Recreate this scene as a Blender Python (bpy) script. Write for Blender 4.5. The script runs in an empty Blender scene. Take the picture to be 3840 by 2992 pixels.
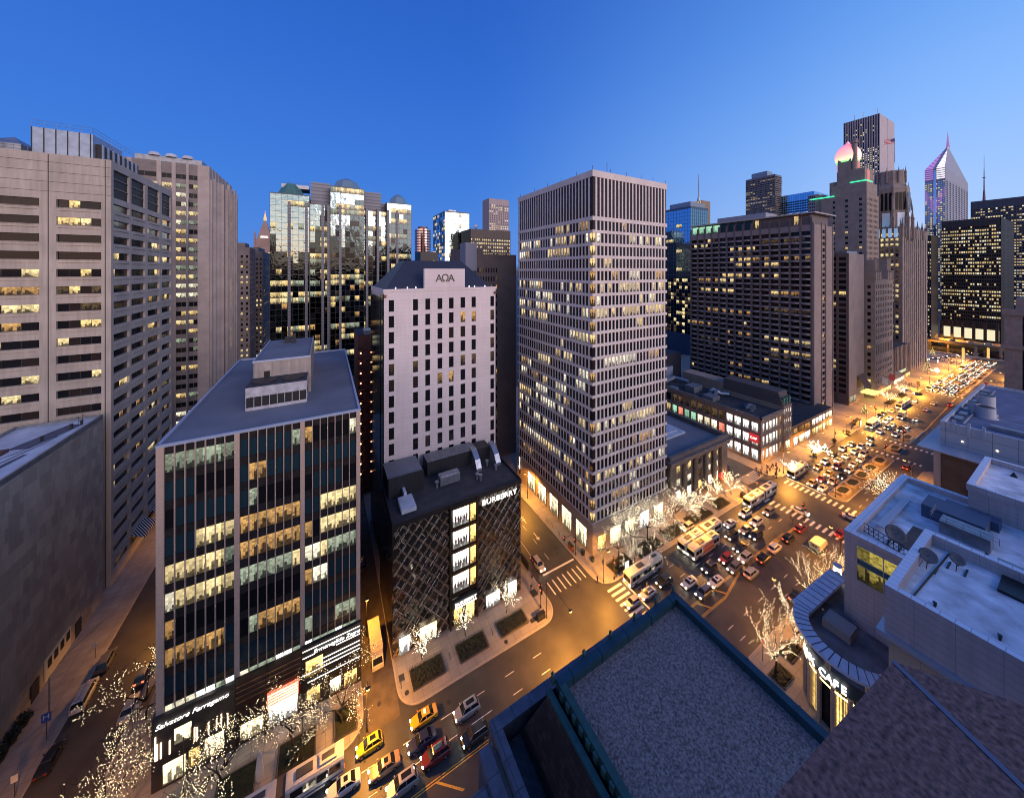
import bpy, math, random
from mathutils import Vector, Matrix
sc = bpy.context.scene
COL = sc.collection
rnd = random.Random(7)
R = math.radians
# ------------------------------------------------------------------ camera geometry (also used to find ground points)
FPX, CX, HY, CAMZ = 1255.0, 1920.0, 1016.0, 80.0
YAW = math.atan2(2250, 1255)
FW = Vector((math.cos(YAW), math.sin(YAW), 0)); RT = Vector((math.sin(YAW), -math.cos(YAW), 0))
def at(px, py, z=0.0):
    t = (CAMZ - z) * FPX / (py - HY); x = (px - CX) / FPX * t
    p = FW * t + RT * x
    return p.x, p.y
def proj(p):
    t = p.x * FW.x + p.y * FW.y
    if t < 0.5: return None
    x = p.x * RT.x + p.y * RT.y
    return CX + FPX * x / t, HY - FPX * (p.z - CAMZ) / t, t
cam_d = bpy.data.cameras.new('camera'); cam = bpy.data.objects.new('camera', cam_d); COL.objects.link(cam)
cam.location = (0, 0, CAMZ); cam.rotation_euler = (R(90), 0, YAW - R(90))
cam_d.sensor_width = 36; cam_d.lens = 36 * FPX / 3840; cam_d.shift_y = -(1496 - HY) / 3840
cam_d.clip_start = 0.1; cam_d.clip_end = 8000
sc.camera = cam
sc.view_settings.view_transform = 'Standard'; sc.view_settings.look = 'None'
sc.view_settings.exposure = 0; sc.view_settings.gamma = 1
cy = sc.cycles
cy.max_bounces = 5; cy.diffuse_bounces = 2; cy.glossy_bounces = 3; cy.transmission_bounces = 2; cy.transparent_max_bounces = 6
cy.sample_clamp_indirect = 3.0; cy.sample_clamp_direct = 0; cy.caustics_reflective = False; cy.caustics_refractive = False
cy.use_denoising = True; cy.filter_width = 1.0
try: cy.denoiser = 'OPENIMAGEDENOISE'
except Exception: pass

# ------------------------------------------------------------------ materials
MATS = {}
def _new(name):
    m = bpy.data.materials.new(name); m.use_nodes = True
    nt = m.node_tree; b = nt.nodes['Principled BSDF']
    return m, nt, b
def N(nt, typ, **kw):
    n = nt.nodes.new(typ)
    for k, v in kw.items(): setattr(n, k, v)
    return n
def wallcoord(nt, mode):
    """2-D surface coordinates from world position: 'wall' = (x+y, z), 'roof' = (x, y)"""
    g = N(nt, 'ShaderNodeNewGeometry'); s = N(nt, 'ShaderNodeSeparateXYZ'); c = N(nt, 'ShaderNodeCombineXYZ')
    nt.links.new(g.outputs['Position'], s.inputs[0])
    if mode == 'wall':
        a = N(nt, 'ShaderNodeMath', operation='ADD'); nt.links.new(s.outputs[0], a.inputs[0]); nt.links.new(s.outputs[1], a.inputs[1])
        nt.links.new(a.outputs[0], c.inputs[0]); nt.links.new(s.outputs[2], c.inputs[1])
    else:
        nt.links.new(s.outputs[0], c.inputs[0]); nt.links.new(s.outputs[1], c.inputs[1])
    return c.outputs[0], g.outputs['Position']
def mat(name, col, rough=.7, metal=0., noise=None, joint=None, streak=0., bump=0., spec=.5, mode='wall', coat=0.):
    """noise=(scale, amount); joint=(w, h, thickness, darkness, tint spread); streak = vertical weathering"""
    if name in MATS: return MATS[name]
    m, nt, b = _new(name); L = nt.links
    b.inputs['Roughness'].default_value = rough; b.inputs['Metallic'].default_value = metal
    b.inputs['Specular IOR Level'].default_value = spec; b.inputs['Coat Weight'].default_value = coat
    b.inputs['Base Color'].default_value = (*col, 1)
    v, pos = wallcoord(nt, mode)
    cur = None
    def mul(fac_socket, lo, hi):
        nonlocal cur
        mr = N(nt, 'ShaderNodeMapRange'); mr.inputs[1].default_value = .25; mr.inputs[2].default_value = .75
        mr.inputs[3].default_value = lo; mr.inputs[4].default_value = hi
        L.new(fac_socket, mr.inputs[0])
        mx = N(nt, 'ShaderNodeMix', data_type='RGBA', blend_type='MULTIPLY'); mx.inputs[0].default_value = 1
        if cur is None: mx.inputs[6].default_value = (*col, 1)
        else: L.new(cur, mx.inputs[6])
        L.new(mr.outputs[0], mx.inputs[7]); cur = mx.outputs[2]
    if noise:
        n1 = N(nt, 'ShaderNodeTexNoise'); n1.inputs['Scale'].default_value = noise[0]; n1.inputs['Detail'].default_value = 5
        L.new(pos, n1.inputs['Vector']); mul(n1.outputs[0], 1 - noise[1], 1 + noise[1] * .6)
    if streak:
        mp = N(nt, 'ShaderNodeMapping'); mp.inputs['Scale'].default_value = (1.1, .07, 1); L.new(v, mp.inputs[0])
        n2 = N(nt, 'ShaderNodeTexNoise'); n2.inputs['Scale'].default_value = 1.6; n2.inputs['Detail'].default_value = 4
        L.new(mp.outputs[0], n2.inputs['Vector']); mul(n2.outputs[0], 1 - streak, 1)
    if joint:
        br = N(nt, 'ShaderNodeTexBrick'); L.new(v, br.inputs['Vector'])
        br.offset = joint[5] if len(joint) > 5 else .0
        br.inputs['Scale'].default_value = 1; br.inputs['Brick Width'].default_value = joint[0]; br.inputs['Row Height'].default_value = joint[1]
        br.inputs['Mortar Size'].default_value = joint[2]; br.inputs['Mortar Smooth'].default_value = .3
        s = joint[4]
        br.inputs['Color1'].default_value = (1, 1, 1, 1); br.inputs['Color2'].default_value = (1 - s, 1 - s, 1 - s, 1)
        k = joint[3]; br.inputs['Mortar'].default_value = (k, k, k, 1)
        mx = N(nt, 'ShaderNodeMix', data_type='RGBA', blend_type='MULTIPLY'); mx.inputs[0].default_value = 1
        if cur is None: mx.inputs[6].default_value = (*col, 1)
        else: L.new(cur, mx.inputs[6])
        L.new(br.outputs[0], mx.inputs[7]); cur = mx.outputs[2]
    if cur is not None: L.new(cur, b.inputs['Base Color'])
    if bump:
        n3 = N(nt, 'ShaderNodeTexNoise'); n3.inputs['Scale'].default_value = bump[0]; n3.inputs['Detail'].default_value = 4
        L.new(pos, n3.inputs['Vector'])
        bp = N(nt, 'ShaderNodeBump'); bp.inputs['Strength'].default_value = bump[1]; bp.inputs['Distance'].default_value = bump[2]
        L.new(n3.outputs[0], bp.inputs['Height']); L.new(bp.outputs[0], b.inputs['Normal'])
    MATS[name] = m; return m
def glass(name, col=(.012, .012, .015), rough=.07, metal=0., wob=.0, spec=.18):
    if name in MATS: return MATS[name]
    m, nt, b = _new(name)
    b.inputs['Base Color'].default_value = (*col, 1); b.inputs['Roughness'].default_value = rough; b.inputs['Metallic'].default_value = metal
    b.inputs['Specular IOR Level'].default_value = spec
    if wob:
        g = N(nt, 'ShaderNodeNewGeometry'); n = N(nt, 'ShaderNodeTexNoise'); n.inputs['Scale'].default_value = .35; n.inputs['Detail'].default_value = 2
        nt.links.new(g.outputs['Position'], n.inputs['Vector'])
        bp = N(nt, 'ShaderNodeBump'); bp.inputs['Strength'].default_value = wob; bp.inputs['Distance'].default_value = .25
        nt.links.new(n.outputs[0], bp.inputs['Height']); nt.links.new(bp.outputs[0], b.inputs['Normal'])
    MATS[name] = m; return m
def emit(name, col, s, sample=False, base=(.02, .02, .02)):
    if name in MATS: return MATS[name]
    m, nt, b = _new(name)
    b.inputs['Base Color'].default_value = (*base, 1); b.inputs['Roughness'].default_value = .4
    b.inputs['Emission Color'].default_value = (*col, 1); b.inputs['Emission Strength'].default_value = s
    m.cycles.emission_sampling = 'FRONT' if sample else 'NONE'
    MATS[name] = m; return m
def lit(name, col, s, clutter=.5, floor=.3, sample=False, cell=1.3):
    """a lit window: bright ceiling, lights, dark furniture low down and half-drawn blinds"""
    if name in MATS: return MATS[name]
    m, nt, b = _new(name); L = nt.links
    b.inputs['Base Color'].default_value = (.02, .02, .02, 1); b.inputs['Roughness'].default_value = .08; b.inputs['Specular IOR Level'].default_value = .28
    uv = N(nt, 'ShaderNodeUVMap'); sp = N(nt, 'ShaderNodeSeparateXYZ'); L.new(uv.outputs[0], sp.inputs[0])
    v, pos = wallcoord(nt, 'wall')
    def cells(sx_, sy_, off):
        mp = N(nt, 'ShaderNodeMapping'); mp.inputs['Scale'].default_value = (sx_, sy_, 1); mp.inputs['Location'].default_value = (off, off, 0); L.new(v, mp.inputs[0])
        fl = N(nt, 'ShaderNodeVectorMath', operation='FLOOR'); L.new(mp.outputs[0], fl.inputs[0])
        wn = N(nt, 'ShaderNodeTexWhiteNoise', noise_dimensions='2D'); L.new(fl.outputs[0], wn.inputs['Vector']); return wn.outputs['Value']
    def rng(s_, lo, hi, a=0., b_=1.):
        q = N(nt, 'ShaderNodeMapRange'); q.inputs[1].default_value = a; q.inputs[2].default_value = b_; q.inputs[3].default_value = lo; q.inputs[4].default_value = hi; L.new(s_, q.inputs[0]); return q.outputs[0]
    def mth(op, a, b_):
        q = N(nt, 'ShaderNodeMath', operation=op)
        for k_, z_ in enumerate((a, b_)):
            if isinstance(z_, (int, float)): q.inputs[k_].default_value = z_
            else: L.new(z_, q.inputs[k_])
        return q.outputs[0]
    big = rng(cells(.45, .001, .3), 1 - clutter * .9, 1.15)                      # room to room
    small = rng(cells(cell * 1.9, cell * 2.1, 7.7), 1 - clutter * .8, 1.15)                 # things on walls, blinds
    fur = rng(mth('GREATER_THAN', sp.outputs[1], mth('MULTIPLY', cells(cell * 2.6, .001, 3.1), floor * 1.7)), .15, 1.)
    ceil = rng(sp.outputs[1], .75, 1.3)
    mu3_ = mth('MULTIPLY', mth('MULTIPLY', mth('MULTIPLY', big, small), mth('MULTIPLY', fur, ceil)), s)
    class mu3: outputs = [mu3_]
    L.new(mu3.outputs[0], b.inputs['Emission Strength']); b.inputs['Emission Color'].default_value = (*col, 1)
    m.cycles.emission_sampling = 'FRONT' if sample else 'NONE'
    MATS[name] = m; return m
W = {
 'dk': glass('dark_glass'), 'dk2': glass('dark_glass_brown', (.03, .022, .02), .1),
 'dim': lit('dim_interior', (1, .62, .25), .10, .8, .4), 'wa': lit('warm_interior', (1, .70, .28), .95, .6, .34),
 'wb': lit('yellow_interior', (1, .78, .38), .95, .6, .3), 'wc': lit('amber_interior', (1, .55, .18), .55, .7, .4),
 'wh': lit('white_interior', (1, .91, .66), 1.1, .6, .3), 'gr': lit('green_interior', (.74, .86, .62), .42, .66, .3),
 'bl': glass('blue_glass', (.02, .045, .06), .08), 'dkr': glass('bronze_glass', (.035, .022, .022), .12),
 'mirror': glass('mirror_glass', (.24, .34, .36), .03, 1., .6), 'refldk': glass('dark_reflection_glass', (.035, .05, .055), .05, 1., .4), 'mirror2': glass('mirror_glass_blue', (.30, .48, .68), .04, 1., .12),
 'shop': lit('shop_window', (1, .84, .52), 3.0, .66, .4, True, 1.6), 'shopw': lit('white_shop_window', (1, .97, .9), 2.8, .62, .35, True, 1.8),
 'shopa': lit('amber_shop_window', (1, .62, .18), 2.2, .66, .4, True, 1.4), 'red': emit('red_glow', (1, .12, .06), 2.2, True),
 'pinkroom': lit('red_interior', (1, .30, .18), .9, .3, .1), 'mint': lit('mint_interior', (.45, .9, .6), .7, .4, .15),
}
def MT(k): return W.get(k) or MATS[k]

# ------------------------------------------------------------------ mesh builder
class MB:
    def __init__(s): s.v = []; s.f = []; s.m = []; s.uv = []
    def face(s, pts, m=0, uv=None):
        i = len(s.v); s.v += [tuple(p) for p in pts]; s.f.append(tuple(range(i, i + len(pts)))); s.m.append(m)
        s.uv.append(uv or [(0, 0), (1, 0), (1, 1), (0, 1)][:len(pts)] + [(0, 0)] * max(0, len(pts) - 4))
    def box(s, x0, x1, y0, y1, z0, z1, m=0, mt=None):
        if x1 < x0: x0, x1 = x1, x0
        if y1 < y0: y0, y1 = y1, y0
        i = len(s.v)
        s.v += [(x0, y0, z0), (x1, y0, z0), (x1, y1, z0), (x0, y1, z0), (x0, y0, z1), (x1, y0, z1), (x1, y1, z1), (x0, y1, z1)]
        for k, q in enumerate(((0, 3, 2, 1), (4, 5, 6, 7), (0, 1, 5, 4), (1, 2, 6, 5), (2, 3, 7, 6), (3, 0, 4, 7))):
            s.f.append(tuple(i + a for a in q)); s.m.append(mt if (mt is not None and k == 1) else m); s.uv.append([(0, 0), (1, 0), (1, 1), (0, 1)])
    def prism(s, poly, z0, z1, m=0, mt=None, z1b=None):
        n = len(poly); a = sum(poly[k][0] * poly[(k + 1) % n][1] - poly[(k + 1) % n][0] * poly[k][1] for k in range(n))
        if a < 0: poly = poly[::-1]
        i = len(s.v); s.v += [(p[0], p[1], z0) for p in poly] + [(p[0], p[1], z1) for p in poly]
        for k in range(n):
            s.f.append((i + k, i + (k + 1) % n, i + n + (k + 1) % n, i + n + k)); s.m.append(m); s.uv.append([(0, 0), (1, 0), (1, 1), (0, 1)])
        s.f.append(tuple(i + n + k for k in range(n))); s.m.append(m if mt is None else mt); s.uv.append([(0, 0)] * n)
        s.f.append(tuple(i + k for k in range(n))[::-1]); s.m.append(m); s.uv.append([(0, 0)] * n)
    def loft(s, rings, m=0, caps=True):
        i = len(s.v); n = len(rings[0])
        for r in rings: s.v += [tuple(p) for p in r]
        for j in range(len(rings) - 1):
            for k in range(n):
                s.f.append((i + j * n + k, i + j * n + (k + 1) % n, i + (j + 1) * n + (k + 1) % n, i + (j + 1) * n + k)); s.m.append(m)
                s.uv.append([(0, 0), (1, 0), (1, 1), (0, 1)])
        if caps:
            s.f.append(tuple(i + k for k in range(n))[::-1]); s.m.append(m); s.uv.append([(0, 0)] * n)
            e = i + (len(rings) - 1) * n
            s.f.append(tuple(e + k for k in range(n))); s.m.append(m); s.uv.append([(0, 0)] * n)
    def tube(s, pts, rads, n=6, m=0):
        rings = []
        for j, p in enumerate(pts):
            p = Vector(p); a = Vector(pts[max(j - 1, 0)]); b = Vector(pts[min(j + 1, len(pts) - 1)]); d = (b - a).normalized()
            u = d.cross(Vector((0, 0, 1)) if abs(d.z) < .9 else Vector((1, 0, 0))).normalized(); w = d.cross(u)
            r = rads[j] if isinstance(rads, (list, tuple)) else rads
            rings.append([p + (u * math.cos(2 * math.pi * k / n) + w * math.sin(2 * math.pi * k / n)) * r for k in range(n)])
        s.loft(rings, m)
    def cyl(s, x, y, z0, z1, r0, r1=None, n=12, m=0):
        r1 = r0 if r1 is None else r1
        s.loft([[(x + r * math.cos(2 * math.pi * k / n), y + r * math.sin(2 * math.pi * k / n), z) for k in range(n)] for z, r in ((z0, r0), (z1, r1))], m)
    def mesh(s, name, mats, smooth=False):
        me = bpy.data.meshes.new(name); me.from_pydata(s.v, [], s.f)
        for m in mats: me.materials.append(m)
        me.polygons.foreach_set('material_index', s.m)
        l = me.uv_layers.new(name='UVMap'); flat = []
        for u in s.uv:
            for a in u: flat += [a[0], a[1]]
        l.data.foreach_set('uv', flat)
        if smooth: me.polygons.foreach_set('use_smooth', [True] * len(s.f))
        me.update(); return me
    def build(s, name, mats, parent=None, smooth=False):
        if not isinstance(mats, (list, tuple)): mats = [mats]
        return link(name, s.mesh(name, mats, smooth), parent)
def link(name, data, parent=None, loc=None):
    o = bpy.data.objects.new(name, data); COL.objects.link(o)
    if parent is not None:
        o.parent = parent
        if loc is None: o.matrix_parent_inverse = Matrix.Translation(-Vector(parent.location)) if not parent.parent else Matrix.Identity(4)
    if loc is not None: o.location = loc
    return o
def tag(o, label, cat, group=None, kind=None):
    o['label'] = label; o['category'] = cat
    if group: o['group'] = group
    if kind: o['kind'] = kind
    return o
def thing(name, label, cat, loc=(0, 0, 0), rz=0, group=None):
    o = bpy.data.objects.new(name, None); COL.objects.link(o); o.empty_display_size = .5
    o.location = loc; o.rotation_euler = (0, 0, rz)
    return tag(o, label, cat, group)
def struct(name, mb, m):
    o = mb.build(name, m); o['kind'] = 'structure'; return o
def copy_tree(o, parent=None):
    c = o.copy(); COL.objects.link(c)
    if parent is not None: c.parent = parent
    for ch in list(o.children): copy_tree(ch, c)
    return c
def curve_mesh(cu, m):
    o = bpy.data.objects.new('tmp', cu); COL.objects.link(o); dg = bpy.context.evaluated_depsgraph_get()
    me = bpy.data.meshes.new_from_object(o.evaluated_get(dg)); bpy.data.objects.remove(o); me.materials.clear(); me.materials.append(m); return me
def text(parent, s, size, loc, rot, m, ext=.04, name='lettering', shear=0., sx=1., align='CENTER', sp=1.):
    cu = bpy.data.curves.new(name, 'FONT'); cu.body = s; cu.size = size; cu.extrude = ext; cu.align_x = align; cu.align_y = 'CENTER'; cu.shear = shear
    cu.space_character = sp
    o = link(name, curve_mesh(cu, m), parent)
    o.matrix_parent_inverse = Matrix.Translation(-Vector(parent.location)) @ Matrix.Identity(4)
    o.location = loc; o.rotation_euler = rot; o.scale = (sx, 1, 1); return o
ROTW = (R(90), 0, 0); ROTN = (R(90), 0, R(-90))

# ------------------------------------------------------------------ buildings
def fp(face, c, u, z, o):
    if face == 'W': return (u, c - o, z)
    if face == 'E': return (u, c + o, z)
    if face == 'N': return (c - o, u, z)
    return (c + o, u, z)
class Bldg:
    def __init__(s, name, label, x0, x1, y0, y1, cat='building', group=None, z=0):
        s.root = thing(name, label, cat, ((x0 + x1) / 2, (y0 + y1) / 2, z), 0, group)
        s.x0, s.x1, s.y0, s.y1 = x0, x1, y0, y1
        s.wall = MB(); s.wmats = []; s.wins = []
        s.r = random.Random(hash(label) % 1000 if False else sum(map(ord, label)))
    def mi(s, m):
        if m not in s.wmats: s.wmats.append(m)
        return s.wmats.index(m)
    def core(s, z0, z1, wall, roof, inset=None, x0=None, x1=None, y0=None, y1=None, i=.0):
        x0 = s.x0 if x0 is None else x0; x1 = s.x1 if x1 is None else x1; y0 = s.y0 if y0 is None else y0; y1 = s.y1 if y1 is None else y1
        inset = inset or {}
        s.wall.box(x0 + inset.get('N', 0), x1 - inset.get('S', 0), y0 + inset.get('W', 0), y1 - inset.get('E', 0), z0, z1, s.mi(wall), s.mi(roof))
    def fbox(s, face, c, u0, u1, z0, z1, o0, o1, m):
        a = fp(face, c, u0, z0, o0); b = fp(face, c, u1, z1, o1)
        s.wall.box(min(a[0], b[0]), max(a[0], b[0]), min(a[1], b[1]), max(a[1], b[1]), z0, z1, s.mi(m))
    def win(s, face, c, u0, u1, z0, z1, o, key, name='window'):
        s.wins.append((face, c, u0, u1, z0, z1, o, key, name))
    def grid(s, face, c, u0, u1, z0, z1, cols, rows, d, m, keyf, ms=None, sd=None, panes=True, pier=True, span=True, name='window', proud=0.):
        """wall layer of piers and spandrels in front of a core recessed by d; panes sit in the openings"""
        if face in 'NS': u0 += .02; c += -.01 if face == 'N' else .01
        if pier:
            e = [u0] + [x for cc in cols for x in cc] + [u1]
            for k in range(0, len(e), 2):
                if e[k + 1] - e[k] > .01: s.fbox(face, c, e[k], e[k + 1], z0, z1, -d, proud, m)
        if span:
            e = [z0] + [x for rr in sorted(rows) for x in rr] + [z1]
            for k in range(0, len(e), 2):
                if e[k + 1] - e[k] > .01: s.fbox(face, c, u0, u1, e[k], e[k + 1], -d, -.03 if sd is None else sd, ms or m)
        if panes:
            for j, rr in enumerate(sorted(rows)):
                for i, cc in enumerate(cols):
                    k = keyf(i, j)
                    if k: s.win(face, c, cc[0], cc[1], rr[0], rr[1], -d + .04, k, name)
    def finish(s, wname='wall', cap=100, minpx=0):
        if s.wall.f: s.wall.build(wname, s.wmats, s.root)
        byname = {}
        for w in s.wins: byname.setdefault(w[8], []).append(w)
        for name, ws in byname.items():
            sc_ = []
            for w in ws:
                p = [proj(Vector(fp(w[0], w[1], u, z, w[6]))) for u, z in ((w[2], w[4]), (w[3], w[4]), (w[3], w[5]), (w[2], w[5]))]
                if any(q is None for q in p): a = 0
                else:
                    a = abs(sum(p[k][0] * p[(k + 1) % 4][1] - p[(k + 1) % 4][0] * p[k][1] for k in range(4))) / 2
                    cx_ = sum(q[0] for q in p) / 4; cy_ = sum(q[1] for q in p) / 4
                    if not (0 < cx_ < 3840 and 0 < cy_ < 2992): a *= .001
                sc_.append(a)
            order = sorted(range(len(ws)), key=lambda k: -sc_[k])
            cache = {}
            lim = cap if len(ws) > 100 else 100
            for k in order[:lim]:
                f_, c, u0, u1, z0, z1, o, key, _ = ws[k]
                ck = (f_, round(u1 - u0, 2), round(z1 - z0, 2), key)
                um, zm = (u0 + u1) / 2, (z0 + z1) / 2
                if ck not in cache:
                    cache[ck] = quad(f_, (u1 - u0) / 2, (z1 - z0) / 2).mesh(name, [MT(key)])
                ob = bpy.data.objects.new(name, cache[ck]); COL.objects.link(ob); ob.parent = s.root
                ob.location = Vector(fp(f_, c, um, zm, o)) - Vector(s.root.location)
            rest = order[lim:]
            if rest:
                mb = MB(); keys = []
                for k in rest:
                    f_, c, u0, u1, z0, z1, o, key, _ = ws[k]
                    if key not in keys: keys.append(key)
                    q = [fp(f_, c, u0, z0, o), fp(f_, c, u1, z0, o), fp(f_, c, u1, z1, o), fp(f_, c, u0, z1, o)]
                    if f_ in 'NE': mb.face([q[1], q[0], q[3], q[2]], keys.index(key))
                    else: mb.face(q, keys.index(key))
                ob = mb.build(name + 's', [MT(k) for k in keys], s.root); ob['kind'] = 'stuff'
        return s.root
def quad(f_, hu, hz):
    mb = MB(); q = [fp(f_, 0, -hu, -hz, 0), fp(f_, 0, hu, -hz, 0), fp(f_, 0, hu, hz, 0), fp(f_, 0, -hu, hz, 0)]
    if f_ in 'NE': mb.face([q[1], q[0], q[3], q[2]])
    else: mb.face(q)
    return mb
def cols(u0, u1, n, frac, edge=0.):
    w = (u1 - u0 - 2 * edge) / n
    return [(u0 + edge + w * (i + .5 - frac / 2), u0 + edge + w * (i + .5 + frac / 2)) for i in range(n)]
def rows(z0, z1, n, frac, off=.5):
    h = (z1 - z0) / n
    return [(z0 + h * (i + off) - h * frac / 2, z0 + h * (i + off) + h * frac / 2) for i in range(n)]
def litf(r, p, keys=('wa', 'wb', 'wc', 'dim'), dark=('dk', 'dk', 'dk2'), run=.7):
    st = {}
    def f(i, j):
        if j not in st: st[j] = [r.random() * 2 * p, None]
        q = st[j]
        if q[1] is None or r.random() > run: q[1] = r.choice(keys) if r.random() < q[0] else r.choice(dark)
        return q[1] if r.random() > .12 else r.choice(dark)
    return f
# ------------------------------------------------------------------ the setting
asph = mat('asphalt', (.062, .056, .050), .5, noise=(.22, .35), bump=(9, .25, .02), mode='roof', spec=.4)
asph2 = mat('asphalt_dark', (.045, .042, .040), .55, noise=(.5, .3), mode='roof')
conc = mat('pavement_concrete', (.30, .27, .235), .8, noise=(.35, .22), joint=(1.8, 1.8, .035, .55, .10), mode='roof')
conc2 = mat('kerb_concrete', (.34, .30, .26), .8, noise=(.8, .2), mode='roof')
white = mat('road_paint_white', (.72, .68, .60), .6, noise=(2.5, .35), mode='roof')
yellow = mat('road_paint_yellow', (.68, .40, .05), .6, noise=(2.5, .35), mode='roof')
mb = MB(); mb.face([(-2500, -2500, 0), (6000, -2500, 0), (6000, 4000, 0), (-2500, 4000, 0)]); struct('ground', mb, asph2)
def sheet(name, x0, x1, y0, y1, z, m):
    b = MB(); b.face([(x0, y0, z), (x1, y0, z), (x1, y1, z), (x0, y1, z)]); return struct(name, b, m)
sheet('avenue_road', -150, 520, 36.7, 62.3, .004, asph)
sheet('side_street_road', -40.2, -30.5, 62.35, 330, .005, asph)
sheet('side_street_road', 47.5, 60.7, 62.35, 330, .006, asph)
sheet('side_street_road', 137, 151, 62.35, 330, .007, asph)
sheet('side_street_road', 133, 152, -20, 36.65, .008, asph)
def rcorner(x0, x1, y0, y1, r, which):
    """rectangle with some corners rounded; which: set of 'ab' a in 0/1 for x, b for y"""
    pts = []
    for (cx_, cy_, k, a0) in ((x0, y0, '00', 180), (x1, y0, '10', 270), (x1, y1, '11', 0), (x0, y1, '01', 90)):
        if k in which:
            ox = cx_ + (r if k[0] == '0' else -r); oy = cy_ + (r if k[1] == '0' else -r)
            pts += [(ox + r * math.cos(R(a0 + t * 15)), oy + r * math.sin(R(a0 + t * 15))) for t in range(7)]
        else: pts.append((cx_, cy_))
    return pts
def pavement(x0, x1, y0, y1, r=3., which=(), z=.15):
    b = MB(); p = rcorner(x0, x1, y0, y1, r, which); b.prism(p, 0, z - .01, 0, 0)
    k = MB(); k.prism(p, 0, z - .012, 0)
    inner = rcorner(x0 + .25, x1 - .25, y0 + .25, y1 - .25, max(r - .25, .3), which)
    i = MB(); i.prism(inner, .02, z, 0)
    struct('kerb', k, conc2); return struct('pavement', i, conc)
pavement(-30.5, 6.1, 62.3, 200, 4, ('00', '10'))
pavement(11.9, 47.5, 62.3, 200, 4, ('10', '00'))
pavement(60.7, 137, 62.3, 200, 4.5, ('00', '10'))
pavement(151, 520, 62.3, 200, 5, ('00',))
pavement(-150, -40.2, 62.3, 330, 4, ('10',))
pavement(58, 133, 14, 36.7, 4, ('11',))
pavement(152, 211, 14, 36.7, 4, ('01', '11'))
pavement(234, 345, 10, 36.7, 4, ('01',))
pavement(-150, -36, 10, 36.7, 4, ('11',)); pavement(-24, 57.9, 14, 36.7, 4, ('01',))
alley = mat('alley_paving', (.10, .075, .05), .7, noise=(.6, .4), mode='roof')
sheet('alley_road', 6.15, 11.85, 62.4, 160, .01, alley)
# lane markings
mb = MB()
def dash(x0, x1, y, w=.12, L_=2.0, gap=4.5, z=.014):
    x = x0
    while x < x1: mb.box(x, min(x + L_, x1), y - w / 2, y + w / 2, z - .004, z); x += L_ + gap
for y in (55.05, 58.3): dash(-60, 44, y); dash(68, 131, y); dash(156, 210, y); dash(234, 345, y)
dash(68, 131, 51.9); dash(156, 210, 52.3); dash(234, 345, 52.3)
for y in (41.7, 39.2): dash(72, 131, y); dash(158, 210, y); dash(238, 345, y)
for x in (54.2,):
    y = 76.
    while y < 160: mb.box(x - .06, x + .06, y, y + 2.4, .010, .014); y += 6
mb.box(50.4, 50.52, 78, 118, .010, .014)
struct('lane_markings', mb, white)
mb = MB()
def dbl(x0, x1, y, ya=None):
    ya = y if ya is None else ya
    for o in (-.16, .16):
        mb.face([(x0, y + o - .06, .018), (x1, ya + o - .06, .018), (x1, ya + o + .06, .018), (x0, y + o + .06, .018)])
dbl(-60, 45, 51.7)
dbl(68, 122, 48.8); dbl(68, 86, 46.2); dbl(86, 96, 46.2, 48.2); dbl(96, 128, 48.2)
for x in (71, 78, 85): mb.face([(x, 48.7, .018), (x + .4, 48.7, .018), (x + 2.4, 46.2, .018), (x + 2., 46.2, .018)])
for x in (15, 26, 4): mb.face([(x, 51.5, .018), (x + .45, 51.5, .018), (x + 3.9, 48.7, .018), (x + 3.4, 48.7, .018)])
dbl(239, 259, 45.1); dbl(259, 345, 45.5, 47.8)
struct('yellow_lines', mb, yellow)
# crosswalks
def zebra(x0, x1, y0, y1, along, step=1.55, w=.62):
    b = MB()
    if along == 'x':      # stripes run along x, stepping in y
        y = y0
        while y < y1: b.box(x0, x1, y, y + w, .016, .020); y += step
    else:
        x = x0
        while x < x1: b.box(x, x + w, y0, y1, .016, .020); x += step
    return struct('crosswalk', b, white)
zebra(49.6, 59.6, 67., 70.7, 'y', 1.62, .3); zebra(61.6, 66.2, 38, 61.6, 'x', 1.35)
zebra(133., 136.4, 38.2, 60.5, 'x'); zebra(151.2, 154.6, 38.2, 61.3, 'x')
zebra(138.6, 150, 66, 70.2, 'y', 1.2, .45); zebra(212.4, 214.6, 38, 61, 'x'); zebra(231, 233.2, 38, 60, 'x'); zebra(349.5, 352, 38, 60, 'x')
mb = MB(); mb.box(50, 60.2, 72.6, 73.1, .016, .020); mb.box(66.9, 67.3, 49.2, 61.6, .016, .020); mb.box(156, 156.4, 49.8, 61.5, .016, .02); struct('stop_lines', mb, white)
mb = MB()   # turn arrows and lettering on the side street
mb.box(55.5, 55.75, 84, 86.2, .016, .02); mb.face([(54.9, 84, .02), (56.3, 84, .02), (55.6, 82.9, .02)]); mb.box(55.1, 56.2, 92, 92.3, .016, .02); mb.box(55.1, 56.2, 93, 93.3, .016, .02); mb.box(55.6, 55.8, 90.6, 94.2, .016, .021)
struct('road_arrows', mb, white)
# manholes and grates set in the pavement
dark = mat('dark_iron', (.03, .028, .026), .6)
mb = MB()
for x, y in ((12.9 + .6, 65.1), (34, 63.6), (2.2, 63.6)): mb.cyl(x, y, .15, .156, .42, n=18)
for x0, x1, y0, y1 in ((12.6, 13.6, 67.4, 68.6), (-29.6, -28.4, 86, 90), (40.8, 43, 64.1, 65), (44.4, 46, 69, 70.8)): mb.box(x0, x1, y0, y1, .15, .156)
for x, y in ((8.7, 66), (56, 66), (57.5, 76.5), (58.2, 78.2), (75, 44), (20, 60)): mb.cyl(x, y, .012, .018, .4, n=18)
struct('pavement_grates', mb, dark)
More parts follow.
